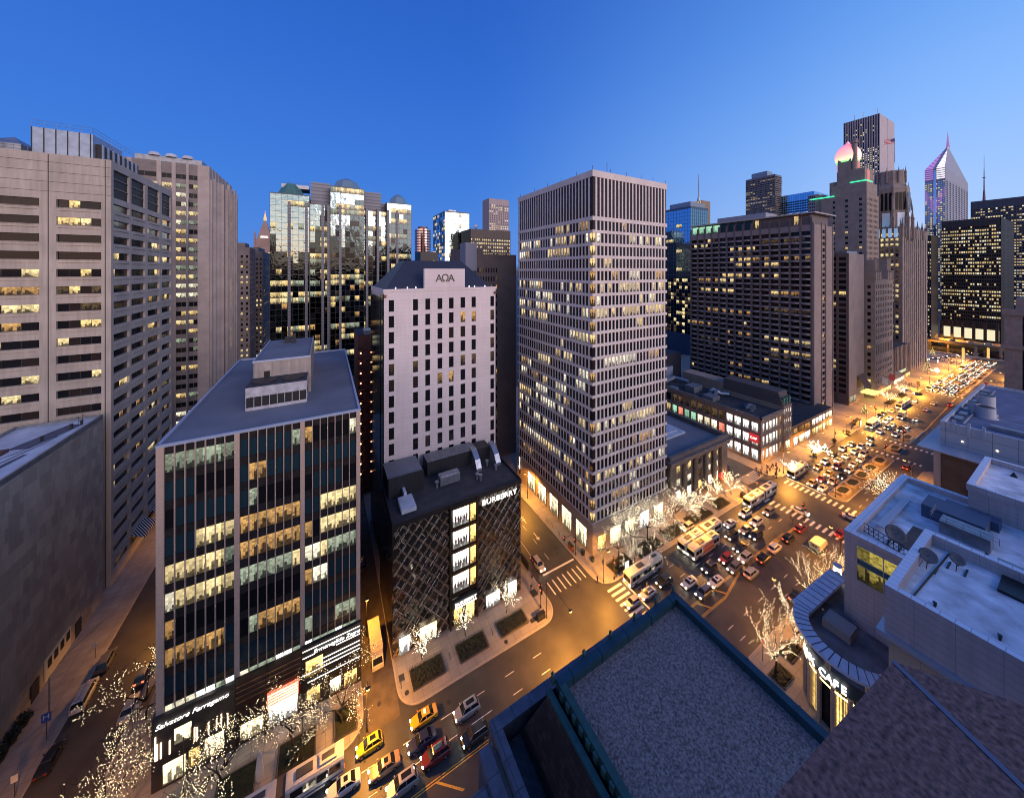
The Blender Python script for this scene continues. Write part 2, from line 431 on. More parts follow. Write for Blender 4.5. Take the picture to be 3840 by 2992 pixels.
# median islands
mb = MB(); k = MB()
for x0, x1, y0, y1 in ((156.3, 211, 44.6, 49.8), (216.5, 229, 45.0, 49.6), (235, 262, 45.6, 49.4), (353, 480, 46.2, 49.2)):
    p = rcorner(x0, x1, y0, y1, 2.0, ('00', '10', '01', '11')); k.prism(p, 0, .16); mb.prism(rcorner(x0 + .25, x1 - .25, y0 + .25, y1 - .25, 1.7, ('00', '10', '01', '11')), .02, .17)
struct('median_kerb', k, conc2); struct('median_island', mb, mat('median_paving', (.2, .16, .11), .8, noise=(1, .3), mode='roof'))
# elevated road and river wall far away beyond the avenue's end
mb = MB(); mb.box(560, 566, -60, 300, 5.5, 7.2); mb.box(566, 590, -60, 300, 6.0, 6.6)
for y in range(-50, 300, 22): mb.box(562, 564, y, y + 1.2, 0, 5.5)
struct('raised_road', mb, mat('viaduct_concrete', (.18, .13, .08), .8, noise=(.4, .3)))
mb = MB(); mb.box(520, 524, -60, 300, -.2, 1.1); struct('river_wall', mb, conc2)
sheet('river', 524.2, 556, -100, 400, .02, mat('river_water', (.01, .012, .018), .15, noise=(.3, .4), bump=(1.2, .4, .1)))
sheet('quay_road', 500, 519.5, -40, 200, .02, asph)
# ------------------------------------------------------------------ buildings, east side of the avenue
lime = mat('limestone_panels', (.46, .40, .33), .8, noise=(.12, .22), joint=(1.6, 2.4, .022, .62, .32, .5), streak=.12)
precast = mat('precast_beige', (.48, .41, .35), .8, noise=(.2, .18), streak=.28)
pink = mat('pink_granite', (.60, .43, .33), .5, noise=(3, .12), joint=(4, 3.1, .02, .6, .06))
white625 = mat('white_precast', (.66, .58, .54), .7, noise=(.25, .12), streak=.10)
pale = mat('pale_panel', (.68, .60, .60), .7, noise=(.15, .10), joint=(40, 1.02, .03, .78, .04), streak=.10)
darkst = mat('dark_polished_stone', (.035, .030, .030), .3, noise=(1.2, .5))
roofblue = mat('roof_membrane', (.19, .19, .215), .85, noise=(.12, .25), bump=(6, .2, .02), mode='roof')
roofwhite = mat('white_roof_coating', (.52, .55, .62), .7, noise=(.25, .35), mode='roof')
roofdark = mat('dark_roof', (.055, .05, .055), .9, noise=(.4, .4), bump=(5, .4, .04), mode='roof')
metal = mat('grey_metal', (.30, .32, .35), .4, .6, noise=(.8, .3))
duct = mat('duct_metal', (.38, .42, .48), .35, .7, noise=(1.2, .3))
louv = mat('black_louvres', (.02, .018, .02), .6, joint=(60, .3, .05, .3, .0))
black = mat('black_metal', (.015, .015, .017), .45)
brick = mat('red_brick', (.16, .055, .04), .85, noise=(.8, .25), joint=(.9, .32, .03, .6, .25, .5))
stonegrey = mat('grey_limestone', (.25, .215, .205), .8, noise=(.15, .22), joint=(1.8, .9, .02, .75, .10, .5), streak=.15)
def rail(mb, pts, z0, h, m=0, step=2.0):
    for a, b in zip(pts[:-1], pts[1:]):
        a = Vector((*a, 0)); b = Vector((*b, 0)); n = max(1, int((b - a).length / step))
        for q in (h, h * .5): mb.tube([(a.x, a.y, z0 + q), (b.x, b.y, z0 + q)], .045, 4, m)
        for k in range(n + 1):
            p = a.lerp(b, k / n); mb.tube([(p.x, p.y, z0), (p.x, p.y, z0 + h)], .045, 4, m)

# -- blank limestone building
B = Bldg('limestone_building', 'windowless pale limestone building with white flat roof at left edge', -61, -47.5, 72, 120.2)
B.core(0, 44.3, lime, roofwhite)
B.fbox('S', -47.5, 72, 120.2, 43.9, 44.9, -.35, .02, metal); B.fbox('E', 120.2, -61, -47.5, 43.9, 44.9, -.35, .02, metal); B.fbox('W', 72, -61, -47.5, 43.9, 44.9, -.35, .02, metal); B.fbox('N', -61, 72, 120.2, 43.9, 44.9, -.35, .02, metal)
B.fbox('S', -47.5, 72, 120.2, 0, 1.2, 0, .12, lime)
B.finish()
mb = MB(); p = B.root
mb.box(-47.45, -47.28, 100.5, 108, 0.3, 4.6)
o = mb.build('garage_door', [mat('cream_door', (.62, .57, .45), .5)], p)
for i in range(4):
    g = MB(); g.box(-47.27, -47.24, 101.1 + i * 1.8, 102.2 + i * 1.8, 2.4, 4.1); g.build('door_pane', W['dk'], o)
for i, (a, b) in enumerate(((109.6, 111.6), (97, 99))):
    g = MB(); g.box(-47.45, -47.3, a, b, .2, 3.4); g.build('door', black, p)
def rooflitter(p, name, boxes, m):
    mb = MB()
    for b in boxes: mb.box(*b)
    return mb.build(name, m, p)
rooflitter(p, 'hatch', [(-56.5, -54.6, 104, 106.2, 44.3, 44.9)], mat('rust_hatch', (.12, .05, .04), .8))
for x, y in ((-51.5, 96.5), (-52, 109.5), (-50.3, 115), (-49.4, 116.5)): mb = MB(); mb.cyl(x, y, 44.3, 45.2, .22, n=8); mb.cyl(x, y, 45.2, 45.3, .35, n=8); mb.build('vent_pipe', black, p)
mb = MB(); mb.tube([(-54, 96, 44.38), (-52.5, 101, 44.38), (-51, 107, 44.38), (-49.6, 116, 44.38)], .06, 4); mb.tube([(-56, 99, 44.38), (-53, 104, 44.38), (-50.6, 111, 44.38)], .05, 4); mb.build('roof_cable', black, p)
mb = MB(); mb.face([(-55.5, 107, 44.32), (-52, 106, 44.32), (-49.5, 117, 44.32), (-52, 117.8, 44.32)]); mb.face([(-53, 95, 44.32), (-51.6, 95, 44.32), (-50.6, 103, 44.32), (-51.3, 103, 44.32)]); mb.build('tar_patch', mat('tar_patch', (.10, .10, .14), .8, noise=(.5, .5), mode='roof'), p)
for i in (0, 1): mb = MB(); mb.tube([(-49.5, 115.5 + i * 1.6, 44.3), (-49.5, 115.5 + i * 1.6, 46.6)], .04, 4); mb.box(-49.8, -49.2, 115.5 + i * 1.6, 115.56 + i * 1.6, 46.3, 46.35); mb.build('antenna', black, p)

# -- tall beige precast tower
B = Bldg('precast_office_tower', 'tall beige precast office tower with ribbon windows behind limestone building', -88, -47.5, 123.8, 162.5)
d = .55
B.core(0, 107.6, mat('precast_core', (.05, .045, .04), .8), roofblue, {'W': d, 'S': d})
wc_ = [(-85.2, -72.2), (-70.9, -59.2), (-56.6, -49.2)]
wr = [(96.3 - 4.2 * i - .95, 96.3 - 4.2 * i + .95) for i in range(23)]
kf = litf(B.r, .26, ('wa', 'wb', 'wc', 'dim'), run=.4)
def sub(cs, n):
    out = []
    for a, b in cs:
        w_ = (b - a) / n
        out += [(a + w_ * i + .05, a + w_ * (i + 1) - .05) for i in range(n)]
    return out
B.grid('W', 123.8, -88, -47.5, 0, 108.1, wc_, wr, d, precast, None, panes=False, sd=-.02)
for j, rr in enumerate(wr):
    for i, cc in enumerate(sub(wc_, 4)): B.win('W', 123.8, cc[0], cc[1], rr[0] + .04, rr[1] - .04, -d + .05, kf(i, j))
    for cc in wc_:
        B.fbox('W', 123.8, cc[0] + .3, cc[1] - .3, rr[0] - .75, rr[0] - .6, 0, .18, precast); B.fbox('W', 123.8, cc[0] - .1, cc[1] + .1, rr[0] - .1, rr[0], 0, .12, precast)
sc2 = [(124.9, 132.9), (134.0, 142.2), (143.8, 152.1), (153.9, 161.4)]
B.grid('S', -47.5, 123.8, 162.5, 0, 108.1, sc2, wr + [(98.8, 106)], d, precast, None, panes=False, sd=-.02)
kf = litf(B.r, .2, ('wa', 'wc', 'dim', 'wb'), run=.4)
for j, rr in enumerate(wr):
    for i, cc in enumerate(sub(sc2, 4)): B.win('S', -47.5, cc[0], cc[1], rr[0] + .04, rr[1] - .04, -d + .05, kf(i, j))
    for cc in sc2:
        B.fbox('S', -47.5, cc[0] + .3, cc[1] - .3, rr[0] - .75, rr[0] - .6, 0, .18, precast)
for cc in sc2: B.fbox('S', -47.5, cc[0], cc[1], 98.8, 106, -d, -d + .1, louv)
for z in (101.3, 103.7):
    for cc in sc2: B.fbox('S', -47.5, cc[0], cc[1], z, z + .14, -d + .1, -.2, precast)
for u in (-57.9, -48.6): B.fbox('W', 123.8, u, u + .16, 0, 107.9, 0, .012, black)
for z in (99, 101.3, 103.7, 106): B.fbox('W', 123.8, -88, -47.5, z, z + .08, 0, .01, black)
B.finish()
p = B.root
# cooling house on top
mb = MB(); mb.box(-61.5, -51.5, 126, 140, 108, 114.6, 0); mb.box(-51.5, -50.6, 127, 147, 108, 112.5, 1)
for k in range(8): mb.box(-50.6, -50.3, 127.5 + k * 2.5, 128 + k * 2.5, 108, 112.5, 0)
for k in range(6): mb.box(-61.5 + k * 1.9, -61.35 + k * 1.9, 125.9, 126, 108, 114.6, 1)
rail(mb, [(-61.5, 126), (-51.5, 126), (-51.5, 147)], 114.6, 1.6, 0)
mb.build('cooling_house', [mat('galvanised_sheet', (.30, .36, .46), .35, .35, noise=(.7, .25)), louv], p)
mb = MB(); rail(mb, [(-70, 125), (-61.5, 125)], 108, 1.4); rail(mb, [(-50.4, 148), (-49, 158)], 108, 1.4); mb.build('railing', metal, p)
mb = MB(); mb.box(-70, -64, 128, 136, 108, 110.5); mb.face([(-70, 128, 110.5), (-64, 128, 110.5), (-67, 132, 113)]); mb.face([(-64, 128, 110.5), (-64, 136, 110.5), (-67, 132, 113)]); mb.cyl(-67.5, 126.5, 108, 113.5, .35, n=8); mb.build('rooftop_unit', metal, p)
for i, (ya, yb) in enumerate(((133.5, 141.5), (144.5, 152.5))):
    mb = MB(); mb.face([(-47.4, ya, 6.2), (-47.4, yb, 6.2), (-44.8, yb, 4.6), (-44.8, ya, 4.6)]); mb.face([(-44.8, ya, 4.6), (-44.8, yb, 4.6), (-44.8, yb, 4.1), (-44.8, ya, 4.1)])
    mb.build('striped_awning', [mat('awning_stripes', (.75, .73, .68), .7, joint=(.9, 40, .36, .04, 0))], p)

# -- glass and stone tower behind it
B = Bldg('stepped_stone_tower', 'grey stone and glass tower with curved shoulders behind the beige tower', -82, -46.5, 202, 244)
B.core(0, 128, stonegrey, roofblue, {'W': .5, 'S': .5})
st2 = mat('warm_stone_ribs', (.40, .34, .31), .8, noise=(.2, .2), joint=(2.5, 1.1, .02, .8, .06, .5))
wr = rows(6, 124, 29, .50)
cl = [(-81, -73), (-71.6, -64), (-62.5, -59.2), (-57.9, -54.5), (-53.6, -50.6)]
kf = litf(B.r, .75, ('wb', 'wa', 'wh', 'gr'))
B.grid('W', 202, -82, -46.5, 0, 128, cl, wr, .5, st2, None, ms=stonegrey, sd=-.25, panes=False)
for j, rr in enumerate(wr):
    for i, cc in enumerate(sub(cl, 2)): B.win('W', 202, cc[0], cc[1], rr[0], rr[1], -.45, kf(i, j))
for u in (-64, -54, -59.6): B.fbox('W', 202, u, u + .5, 0, 112, 0, .9, metal)
cl = [(205, 207), (210, 212.5), (216, 217.2), (221, 224), (229, 230.2), (236, 239)]
B.grid('S', -46.5, 202, 244, 0, 128, cl, wr, .5, st2, litf(B.r, .5, ('wb', 'wa', 'wc')), sd=-.25)
for u in (203, 208.4, 213.8, 219, 226.2, 232.6, 240.5): B.fbox('S', -46.5, u, u + .9, 0, 122, 0, .8, st2)
B.wall.box(-72, -50, 206, 236, 128, 131, B.mi(metal)); B.finish(cap=60)
mb = MB(); mb.prism([(-46, 205.5), (-43.5, 209), (-42.7, 216), (-42.7, 232), (-44, 240), (-46, 243)], 0, 122)
for k, (x_, y_) in enumerate(((-45.4, 205.5), (-43.2, 208.9), (-42.4, 212.5), (-42.4, 216), (-42.4, 220), (-42.4, 224), (-42.4, 228), (-42.4, 232), (-43.7, 240))): mb.box(x_ - .5, x_ + .5, y_ - .45, y_ + .45, 0, 123 - (k % 3) * 1.5)
mb.build('curved_shoulder', st2, B.root)
for j in range(26): mb = MB(); mb.box(-42.69, -42.6, 217.6, 219.2, 8 + j * 4.1, 10.2 + j * 4.1); mb.build('window', MT(B.r.choice(('wb', 'dk', 'dk', 'wa'))), B.root)
for k in range(3): mb = MB(); mb.loft([[(-66 + k * 5.5 + 2.1 * r_ * math.cos(R(a)), 206.5 + 2.1 * r_ * math.sin(R(a)), z) for a in range(0, 360, 30)] for z, r_ in ((131, 1), (131.9, .95), (132.5, .7), (132.7, .1))]); mb.build('fan_dome', roofwhite, B.root)

# -- two mid-rise stone blocks further down the side street
for nm, lb, x0, x1, y0, y1, z in (('stone_midrise', 'dark stone mid-rise block between stepped tower and green glass towers, nearer one', -62, -47.2, 300, 322, 96), ('stone_midrise', 'narrow stone mid-rise with orange-lit side behind the nearer stone block', -56, -44, 332, 372, 95)):
    B = Bldg('stone_midrise', lb, x0, x1, y0, y1); B.core(0, z, stonegrey, roofdark, {'W': .3, 'S': .3})
    B.grid('W', y0, x0, x1, 0, z + .6, cols(x0, x1, 5, .42), rows(3, z - 4, 24, .5), .3, stonegrey, litf(B.r, .55, ('wb', 'wa', 'dim')))
    B.grid('S', x1, y0, y1, 0, z + .6, cols(y0, y1, 6, .4), rows(3, z - 4, 24, .5), .3, stonegrey, litf(B.r, .5, ('wa', 'wc', 'dim')))
    B.wall.box(x0 + 3, x1 - 3, y0 + 3, y1 - 5, z, z + 4, B.mi(stonegrey)); B.finish()
# -- crowned tower far off
B = Bldg('crowned_tower', 'distant slim tower with lit golden pyramid crown above stone mid-rises', -90, -66, 600, 624)
tst = mat('crown_tower_stone', (.30, .20, .17), .8, noise=(.1, .2))
B.core(0, 118, tst, roofdark, {'W': .4}); B.grid('W', 600, -90, -66, 0, 118, cols(-90, -66, 6, .5), rows(4, 108, 26, .5), .4, tst, litf(B.r, .4, ('wa', 'wb'))); B.finish()
mb = MB(); mb.box(-88, -68, 602, 622, 118, 126)
for x in (-89, -67.5): mb.loft([[(x - 1, 601, z), (x + 1, 601, z), (x + 1, 603, z), (x - 1, 603, z)] for z in (118, 134)] + [[(x, 602, 138)] * 4])
mb.loft([[(-78 - h, 612 - h, z), (-78 + h, 612 - h, z), (-78 + h, 612 + h, z), (-78 - h, 612 + h, z)] for h, z in ((9, 126), (7.5, 132), (4.5, 142), (1.3, 154), (.5, 162))])
mb.build('crown', tst, B.root)
mb = MB(); mb.face([(-83, 603.2, 128), (-73, 603.2, 128), (-76, 607, 139), (-80, 607, 139)]); mb.build('crown_light', emit('crown_light', (.9, .85, .75), 1.1), B.root)
mb = MB(); mb.loft([[(-78 - h, 612 - h, z), (-78 + h, 612 - h, z), (-78 + h, 612 + h, z), (-78 - h, 612 + h, z)] for h, z in ((1.5, 154.2), (1.8, 157), (.4, 165), (.05, 170))]); mb.build('finial', emit('crown_gold', (1, .6, .25), .9), B.root)

# -- green glass tower complex
B = Bldg('green_glass_towers', 'dark green mirror-glass tower complex with three domed turrets and lit floors', -32, 60, 270, 312)
mir = W['mirror']; fr = mat('curtain_frame', (.05, .06, .065), .4)
gs = mat('striped_granite', (.22, .22, .24), .6, joint=(50, 2.1, .35, .55, .2))
def panes_mirror(face, c, u0, u1, z0, z1, n, nz, litp, zlit=None):
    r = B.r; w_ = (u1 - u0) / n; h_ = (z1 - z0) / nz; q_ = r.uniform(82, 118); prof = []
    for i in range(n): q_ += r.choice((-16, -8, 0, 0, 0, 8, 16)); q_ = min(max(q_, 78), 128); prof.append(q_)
    for j in range(nz):
        row = r.random() < litp
        for i in range(n):
            z = z0 + j * h_
            key = 'mirror' if z > prof[i] else ('refldk' if r.random() < .8 else 'dk')  # dark panes below the profile paint in reflections of unbuilt buildings
            if row and r.random() < .75 and j % 1 == 0: key = r.choice(('wb', 'wa', 'wb', 'gr'))
            elif z < 96 and r.random() < .07: key = r.choice(('wa', 'wc', 'dim'))
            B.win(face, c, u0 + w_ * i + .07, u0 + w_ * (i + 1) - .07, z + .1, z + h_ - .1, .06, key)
def seg(x0, x1, y, z1, n, litp=.3):
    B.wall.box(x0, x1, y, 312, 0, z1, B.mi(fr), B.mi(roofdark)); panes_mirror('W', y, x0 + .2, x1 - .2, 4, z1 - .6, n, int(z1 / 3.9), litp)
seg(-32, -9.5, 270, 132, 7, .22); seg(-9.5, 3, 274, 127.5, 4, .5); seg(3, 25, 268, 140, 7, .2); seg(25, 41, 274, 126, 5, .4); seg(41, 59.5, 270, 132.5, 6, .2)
for x in (-12.2, -2.4, 1.2, 26.2, 33.8, 41.2, 47.8, -22, 8.5): B.wall.box(x, x + 1.6, 266.9 if 2 < x < 25 else 268.8, 274.5, 0, 126.5, B.mi(gs), B.mi(roofwhite))
B.finish(cap=100)
tg = mat('green_copper_roof', (.06, .16, .15), .5, noise=(.5, .2))
def dome(x0, x1, y0, z, zt, glassy):
    cx_, cy_ = (x0 + x1) / 2, y0 + (x1 - x0) / 2; r0 = (x1 - x0) / 2
    mb = MB(); mb.loft([[(cx_ + r0 * q * math.cos(R(a + 22.5)), cy_ + r0 * q * math.sin(R(a + 22.5)), zz) for a in range(0, 360, 45)] for q, zz in ((1.08, z), (1., z + (zt - z) * .12), (.75, z + (zt - z) * .62), (.0001 if glassy else .5, zt))])
    mb.build('dome', [tg if not glassy else mat('pale_dome', (.22, .32, .36), .3, .4)], B.root)
dome(-28.5, -12.5, 270, 132, 139.8, 0); dome(4.5, 23.5, 268, 140, 149, 1); dome(43.5, 57.5, 270, 132.5, 141, 1)
mb = MB(); mb.box(-9, 3, 276, 300, 127.5, 143, 0); mb.box(25, 38, 278, 302, 126, 140.5, 0); mb.box(38, 43, 280, 300, 126, 133, 0); mb.build('penthouse', mat('striped_penthouse', (.24, .25, .29), .6, joint=(60, 2.4, .5, .55, .25)), B.root)
mb = MB(); mb.box(-26, -10, 275, 290, 137, 139.5); rail(mb, [(-26, 275), (-10, 275)], 139.5, 1.6); mb.build('rooftop_frame', metal, B.root)

# -- glass shop and office block (front left)
B = Bldg('glass_office_block', 'dark glass office block with pink granite piers and shops below, blue flat roof', -22.9, 6.0, 72, 130)
B.core(0, 52.6, darkst, roofblue, {'W': .35})
for x0, x1 in ((-22.9, -22.0), (-13.4, -12.7), (-4.0, -3.3), (5.3, 6.0)): B.fbox('W', 72, x0, x1, 10.9, 52.9, -.35, .02, pink)
trim = mat('roof_coping', (.45, .50, .62), .5, .3)
for a in (('W', 72, -22.9, 6.0), ('N', -22.9, 72, 130), ('S', 6.0, 72, 130), ('E', 130, -22.9, 6)): B.fbox(a[0], a[1], a[2], a[3], 52.5, 52.95, -.3, .06, trim)
mull = mat('bronze_mullion', (.62, .46, .36), .45, .3)
rw = [(51.2 - 4.38 * i - 2.9, 51.2 - 4.38 * i) for i in range(10)]
rr_ = B.r
for (a, b) in ((-22.0, -13.4), (-12.7, -4.0), (-3.3, 5.3)):
    w_ = (b - a) / 7
    for i in range(7):
        if i: B.fbox('W', 72, a + i * w_ - .07, a + i * w_ + .07, 11.6, 52.5, -.35, .06, mull)
        for j, (z0, z1) in enumerate(rw):
            pass
    for j, (z0, z1) in enumerate(rw):
        B.fbox('W', 72, a, b, z0 - .12, z0, -.35, -.22, black)
        P_ = {9: .95, 8: .55, 7: .45, 6: .5, 5: .85, 4: .7, 3: .6, 2: .25, 1: .12, 0: .35}[j]
        key = None
        for i in range(7):
            if key is None or rr_.random() < .35:
                key = rr_.choice({9: ('wh', 'shopw', 'gr'), 5: ('wh', 'gr', 'wb'), 4: ('wb', 'gr', 'wc'), 3: ('wb', 'wc', 'wh')}.get(j, ('gr', 'wc', 'wh', 'bl'))) if rr_.random() < P_ else rr_.choice(('bl', 'dk', 'bl'))
            B.win('W', 72, a + i * w_ + .07, a + (i + 1) * w_ - .07, z0, z1, -.3, key)
for j in range(10): B.fbox('S', 6.0, 73, 129, 51.2 - 4.38 * j - 2.9, 51.2 - 4.38 * j, 0, .03, W['dk2'])
B.finish(cap=210 if False else 100)
p = B.root
fas = mat('dark_fascia', (.045, .035, .03), .5, noise=(.6, .3)); fas2 = mat('black_fascia', (.02, .018, .02), .35)
mb = MB(); mb.box(-23.2, -13.2, 71.4, 72, .15, 11.2, 0); mb.box(-23.2, -22.95, 72, 90, .15, 11.2, 0); mb.box(-13.2, -3.8, 71.6, 72, .15, 11.4, 1); mb.box(-3.8, 6.1, 71.4, 72, .15, 11.6, 2)
mb.build('shop_front', [fas, mat('maroon_fascia', (.05, .025, .02), .3, noise=(.4, .4)), fas2], p)
def pane(p, x0, x1, z0, z1, key, y=71.36, name='shop_window'):
    mb = MB(); mb.face([(x0, y, z0), (x1, y, z0), (x1, y, z1), (x0, y, z1)]); o = mb.build(name, MT(key), p)
    f = MB(); t = .08
    for b in ((x0 - t, x0, z0 - t, z1 + t), (x1, x1 + t, z0 - t, z1 + t), (x0, x1, z0 - t, z0), (x0, x1, z1, z1 + t)): f.box(b[0], b[1], y - .04, y + .03, b[2], b[3])
    f.build('frame', mat('bronze_frame', (.20, .14, .08), .4, .6), o); return o
pane(p, -20.6, -18.6, 6.0, 8.5, 'shop'); pane(p, -21.9, -19.3, .6, 3.8, 'shop'); pane(p, -18.9, -17.6, 1.2, 3.9, 'shopa'); pane(p, -17.0, -14.6, 1.2, 4.4, 'shop')
pane(p, -12.5, -9.4, .6, 3.4, 'shop', 71.56); pane(p, -8.6, -4.4, .5, 4.0, 'shopw', 71.56)
mb = MB(); mb.box(-8.8, -4.2, 71.2, 71.55, 4.2, 6.6)
o = mb.build('red_canopy_light', emit('red_panel', (1, .16, .08), 1.8, True), p)
g = MB()
for k in range(5): g.box(-8.7, -4.3, 71.1, 71.2, 4.35 + k * .48, 4.47 + k * .48)
g.build('light_strip', emit('red_strip', (1, .55, .35), 5), o)
mb = MB()
for z in (7.4, 8.3, 9.2, 10.1): mb.box(-13.1, -3.9, 71.45, 71.6, z, z + .16)
mb.build('rail_trim', mat('copper_trim', (.45, .22, .13), .3, .8), p)
pane(p, -2.9, -.9, 1.0, 3.6, 'shopa'); pane(p, .8, 2.6, .8, 3.4, 'shop'); pane(p, 3.2, 5.3, .6, 3.2, 'shopa'); pane(p, -3.1, -.4, 6.0, 9.0, 'shopa')
for k, (a, b, z) in enumerate(((-3.6, 5.9, 10.9), (-3.6, -1.7, 9.7), (1.8, 5.9, 9.4), (-.6, 5.9, 8.1), (-3.6, 5.9, 6.6), (-1.5, 5.9, 7.3), (-2.8, 5.9, 5.0))):
    mb = MB(); mb.box(a, b, 71.3, 71.4, z, z + .09); mb.build('light_strip', emit('white_strip', (1, .95, .88), 2.5, False), p)
for (x, z0, z1) in ((-22.6, 8.2, 10.6), (-22.2, 5.2, 7.6), (-22.8, 1.0, 4.6), (-21.2, 8.9, 11), (-18.3, 8.8, 11.0), (-15.6, 8.5, 10.3), (-15.0, 5.9, 8.1), (-16.6, 6.3, 8.2), (-18, 4.6, 6.6), (-14.2, 8.6, 10.4)):
    mb = MB(); mb.box(x, x + .14, 71.28, 71.38, z, z + (z1 - z0)); mb.build('light_tube', emit('warm_tube', (1, .72, .48), 4, False), p)
tw = emit('white_letters', (1, .97, .92), 2.2)
text(p, 'Salvatore Ferragamo', 1.05, (-18.4, 71.25, 9.95), ROTW, tw, .02, shear=.35)
text(p, 'Ermenegildo Zegna', 1.0, (2.0, 71.22, 10.25), ROTW, tw, .03, shear=.2)
mb = MB(); mb.box(-13.3, -3.2, 89, 114, 52.6, 60.6, 0, 1)
for k in range(4): mb.box(-13.35 + k * 3.35, -13.2 + k * 3.35, 88.93, 89, 52.6, 60.6, 0)
mb.box(-3.2, -2.9, 88.9, 114, 52.6, 60.9, 0); mb.box(-13.5, -3, 88.8, 89, 60.4, 60.8, 2); mb.box(-13.5, -13.3, 89, 114, 60.4, 60.8, 2)
mb.build('penthouse', [mat('cream_cladding', (.42, .36, .32), .6, noise=(.4, .25), streak=.3), roofblue, trim], p)
g = MB(); g.box(-11.5, -10.5, 88.85, 88.93, 57, 58.4); g.build('vent', black, p)
mb = MB(); mb.box(-13.6, -3.4, 82.2, 88.9, 55.2, 57.1, 0, 1); mb.box(-13.5, -3.5, 82.3, 88.9, 53.2, 55.2, 2); mb.box(-13.6, -3.4, 82.2, 88.9, 52.6, 53.2, 0)
for k in range(9): mb.box(-13.58 + k * 1.26, -13.48 + k * 1.26, 82.18, 82.28, 53.2, 55.2, 0)
mb.build('cooling_tower', [mat('peeling_white', (.50, .48, .50), .7, noise=(.9, .35)), roofdark, louv], p)
for x in (-11, -6): mb = MB(); mb.cyl(x, 85.5, 57.1, 57.3, 2.1, n=20); mb.cyl(x, 85.5, 57.3, 57.34, 1.8, n=20); mb.build('fan', black, p)
mb = MB(); mb.box(-9.5, -8.2, 108, 110, 60.6, 62.0); mb.box(-7.6, -6.9, 107, 108, 60.6, 63); mb.build('chimney', black, p)

# -- brick fire-escape block down the alley
B = Bldg('brick_block', 'narrow red brick block with lit fire escape down the alley', 10.2, 15.5, 131, 150)
B.core(0, 56.5, brick, roofdark); B.grid('W', 131, 10.2, 15.5, 0, 57, [(12.6, 13.7)], rows(6, 56, 14, .42), .1, brick, litf(B.r, .3, ('wc', 'dim')), proud=.2, sd=.18); B.finish()
mb = MB()
for k in range(14): mb.box(10.1, 11.9, 129.4, 130.8, 6 + k * 3.55, 6.1 + k * 3.55); mb.tube([(10.2, 129.5, 6 + k * 3.55), (11.8, 129.5, 9.5 + k * 3.55)], .08, 4)
mb.build('fire_escape', black, B.root)
for k in range(13):
    mb = MB(); mb.loft([[(10.9 + q * math.cos(R(a)), 129.2 + q * math.sin(R(a)), 8.3 + k * 3.55 + z) for a in range(0, 360, 60)] for q, z in ((.05, -.25), (.25, 0), (.05, .25))]); mb.build('lamp', emit('fire_escape_lamp', (1, .45, .2), 9), B.root)
mb = MB(); mb.box(12.5, 15, 134, 140, 56.5, 58); mb.build('rooftop_unit', duct, B.root)

# -- pale tower with hipped slate roof
B = Bldg('pale_hipped_tower', 'pale pink tower with dark hipped roof and dark sign on its gable tablet', 13.0, 44.5, 90, 116)
B.core(0, 74.2, pale, roofdark, {'W': .3})
cw = [(14.15, 15.45), (20.25, 21.55), (23.5, 24.8), (26.85, 28.2), (30.1, 31.45), (33.5, 34.9), (36.85, 38.2), (42.85, 44.1)]
rw = [(72.5 - 4.1 * i - 3.0, 72.5 - 4.1 * i) for i in range(11)]
B.grid('W', 90, 13.0, 44.5, 0, 74.9, cw, rw, .3, pale, litf(B.r, .28, ('wb', 'wc', 'dim', 'dim')), sd=-.0 - .02)
B.fbox('W', 90, 12.8, 44.7, 74.6, 75.3, -.4, .12, pale); B.wall.box(12.8, 13.3, 90.3, 116, 73.8, 75.2, B.mi(pale)); B.wall.box(44.2, 44.7, 90.3, 116, 73.8, 75.2, B.mi(pale))
B.wall.box(23.2, 34.7, 89.8, 91.2, 75.3, 80.6, B.mi(pale)); B.wall.box(12.72, 13, 90.2, 94, 0, 74, B.mi(W['dk'])); B.finish()
slate = mat('standing_seam_slate', (.030, .032, .045), .45, joint=(.75, 60, .06, 2.0, .1))
mb = MB(); x0, x1, y0, y1, zb, zt = 13.6, 43.9, 91.6, 115.6, 75.2, 83.0
b = [(x0, y0, zb), (x1, y0, zb), (x1, y1, zb), (x0, y1, zb)]; ra = (x0 + 6.5, 100, zt); rb_ = (x1 - 6.5, 100, zt); rc_ = (x1 - 6.5, 107, zt); rd = (x0 + 6.5, 107, zt)
mb.face([b[0], b[1], rb_, ra]); mb.face([b[1], b[2], rc_, rb_]); mb.face([b[2], b[3], rd, rc_]); mb.face([b[3], b[0], ra, rd]); mb.face([ra, rb_, rc_, rd])
mb.box(x0, x1, y0, y1, 74.2, 75.19); mb.build('roof', slate, B.root)
text(B.root, 'A\u03a9A', 2.9, (28.95, 89.72, 77.9), ROTW, black, .06, sp=.78)
for x in (16, 19, 21.2, 36.5, 38.2, 41.5): mb = MB(); mb.cyl(x, 91.0, 75.3, 75.7, .14, n=8); mb.build('roof_lamp', emit('roof_lamp', (.95, .9, 1), 2.5), B.root)
for x in (13.2, 44.3): mb = MB(); mb.cyl(x, 89.7, 73.2, 73.9, .35, n=8); mb.build('gargoyle', mat('rusty_bronze', (.16, .06, .04), .5), B.root)
# its dark-glass north flank
for k in range(9): mb = MB(); mb.box(12.6, 12.72, 94.5 + k * 2.3, 96.5 + k * 2.3, 4, 73); mb.build('flank_glass', W['dk'], B.root)

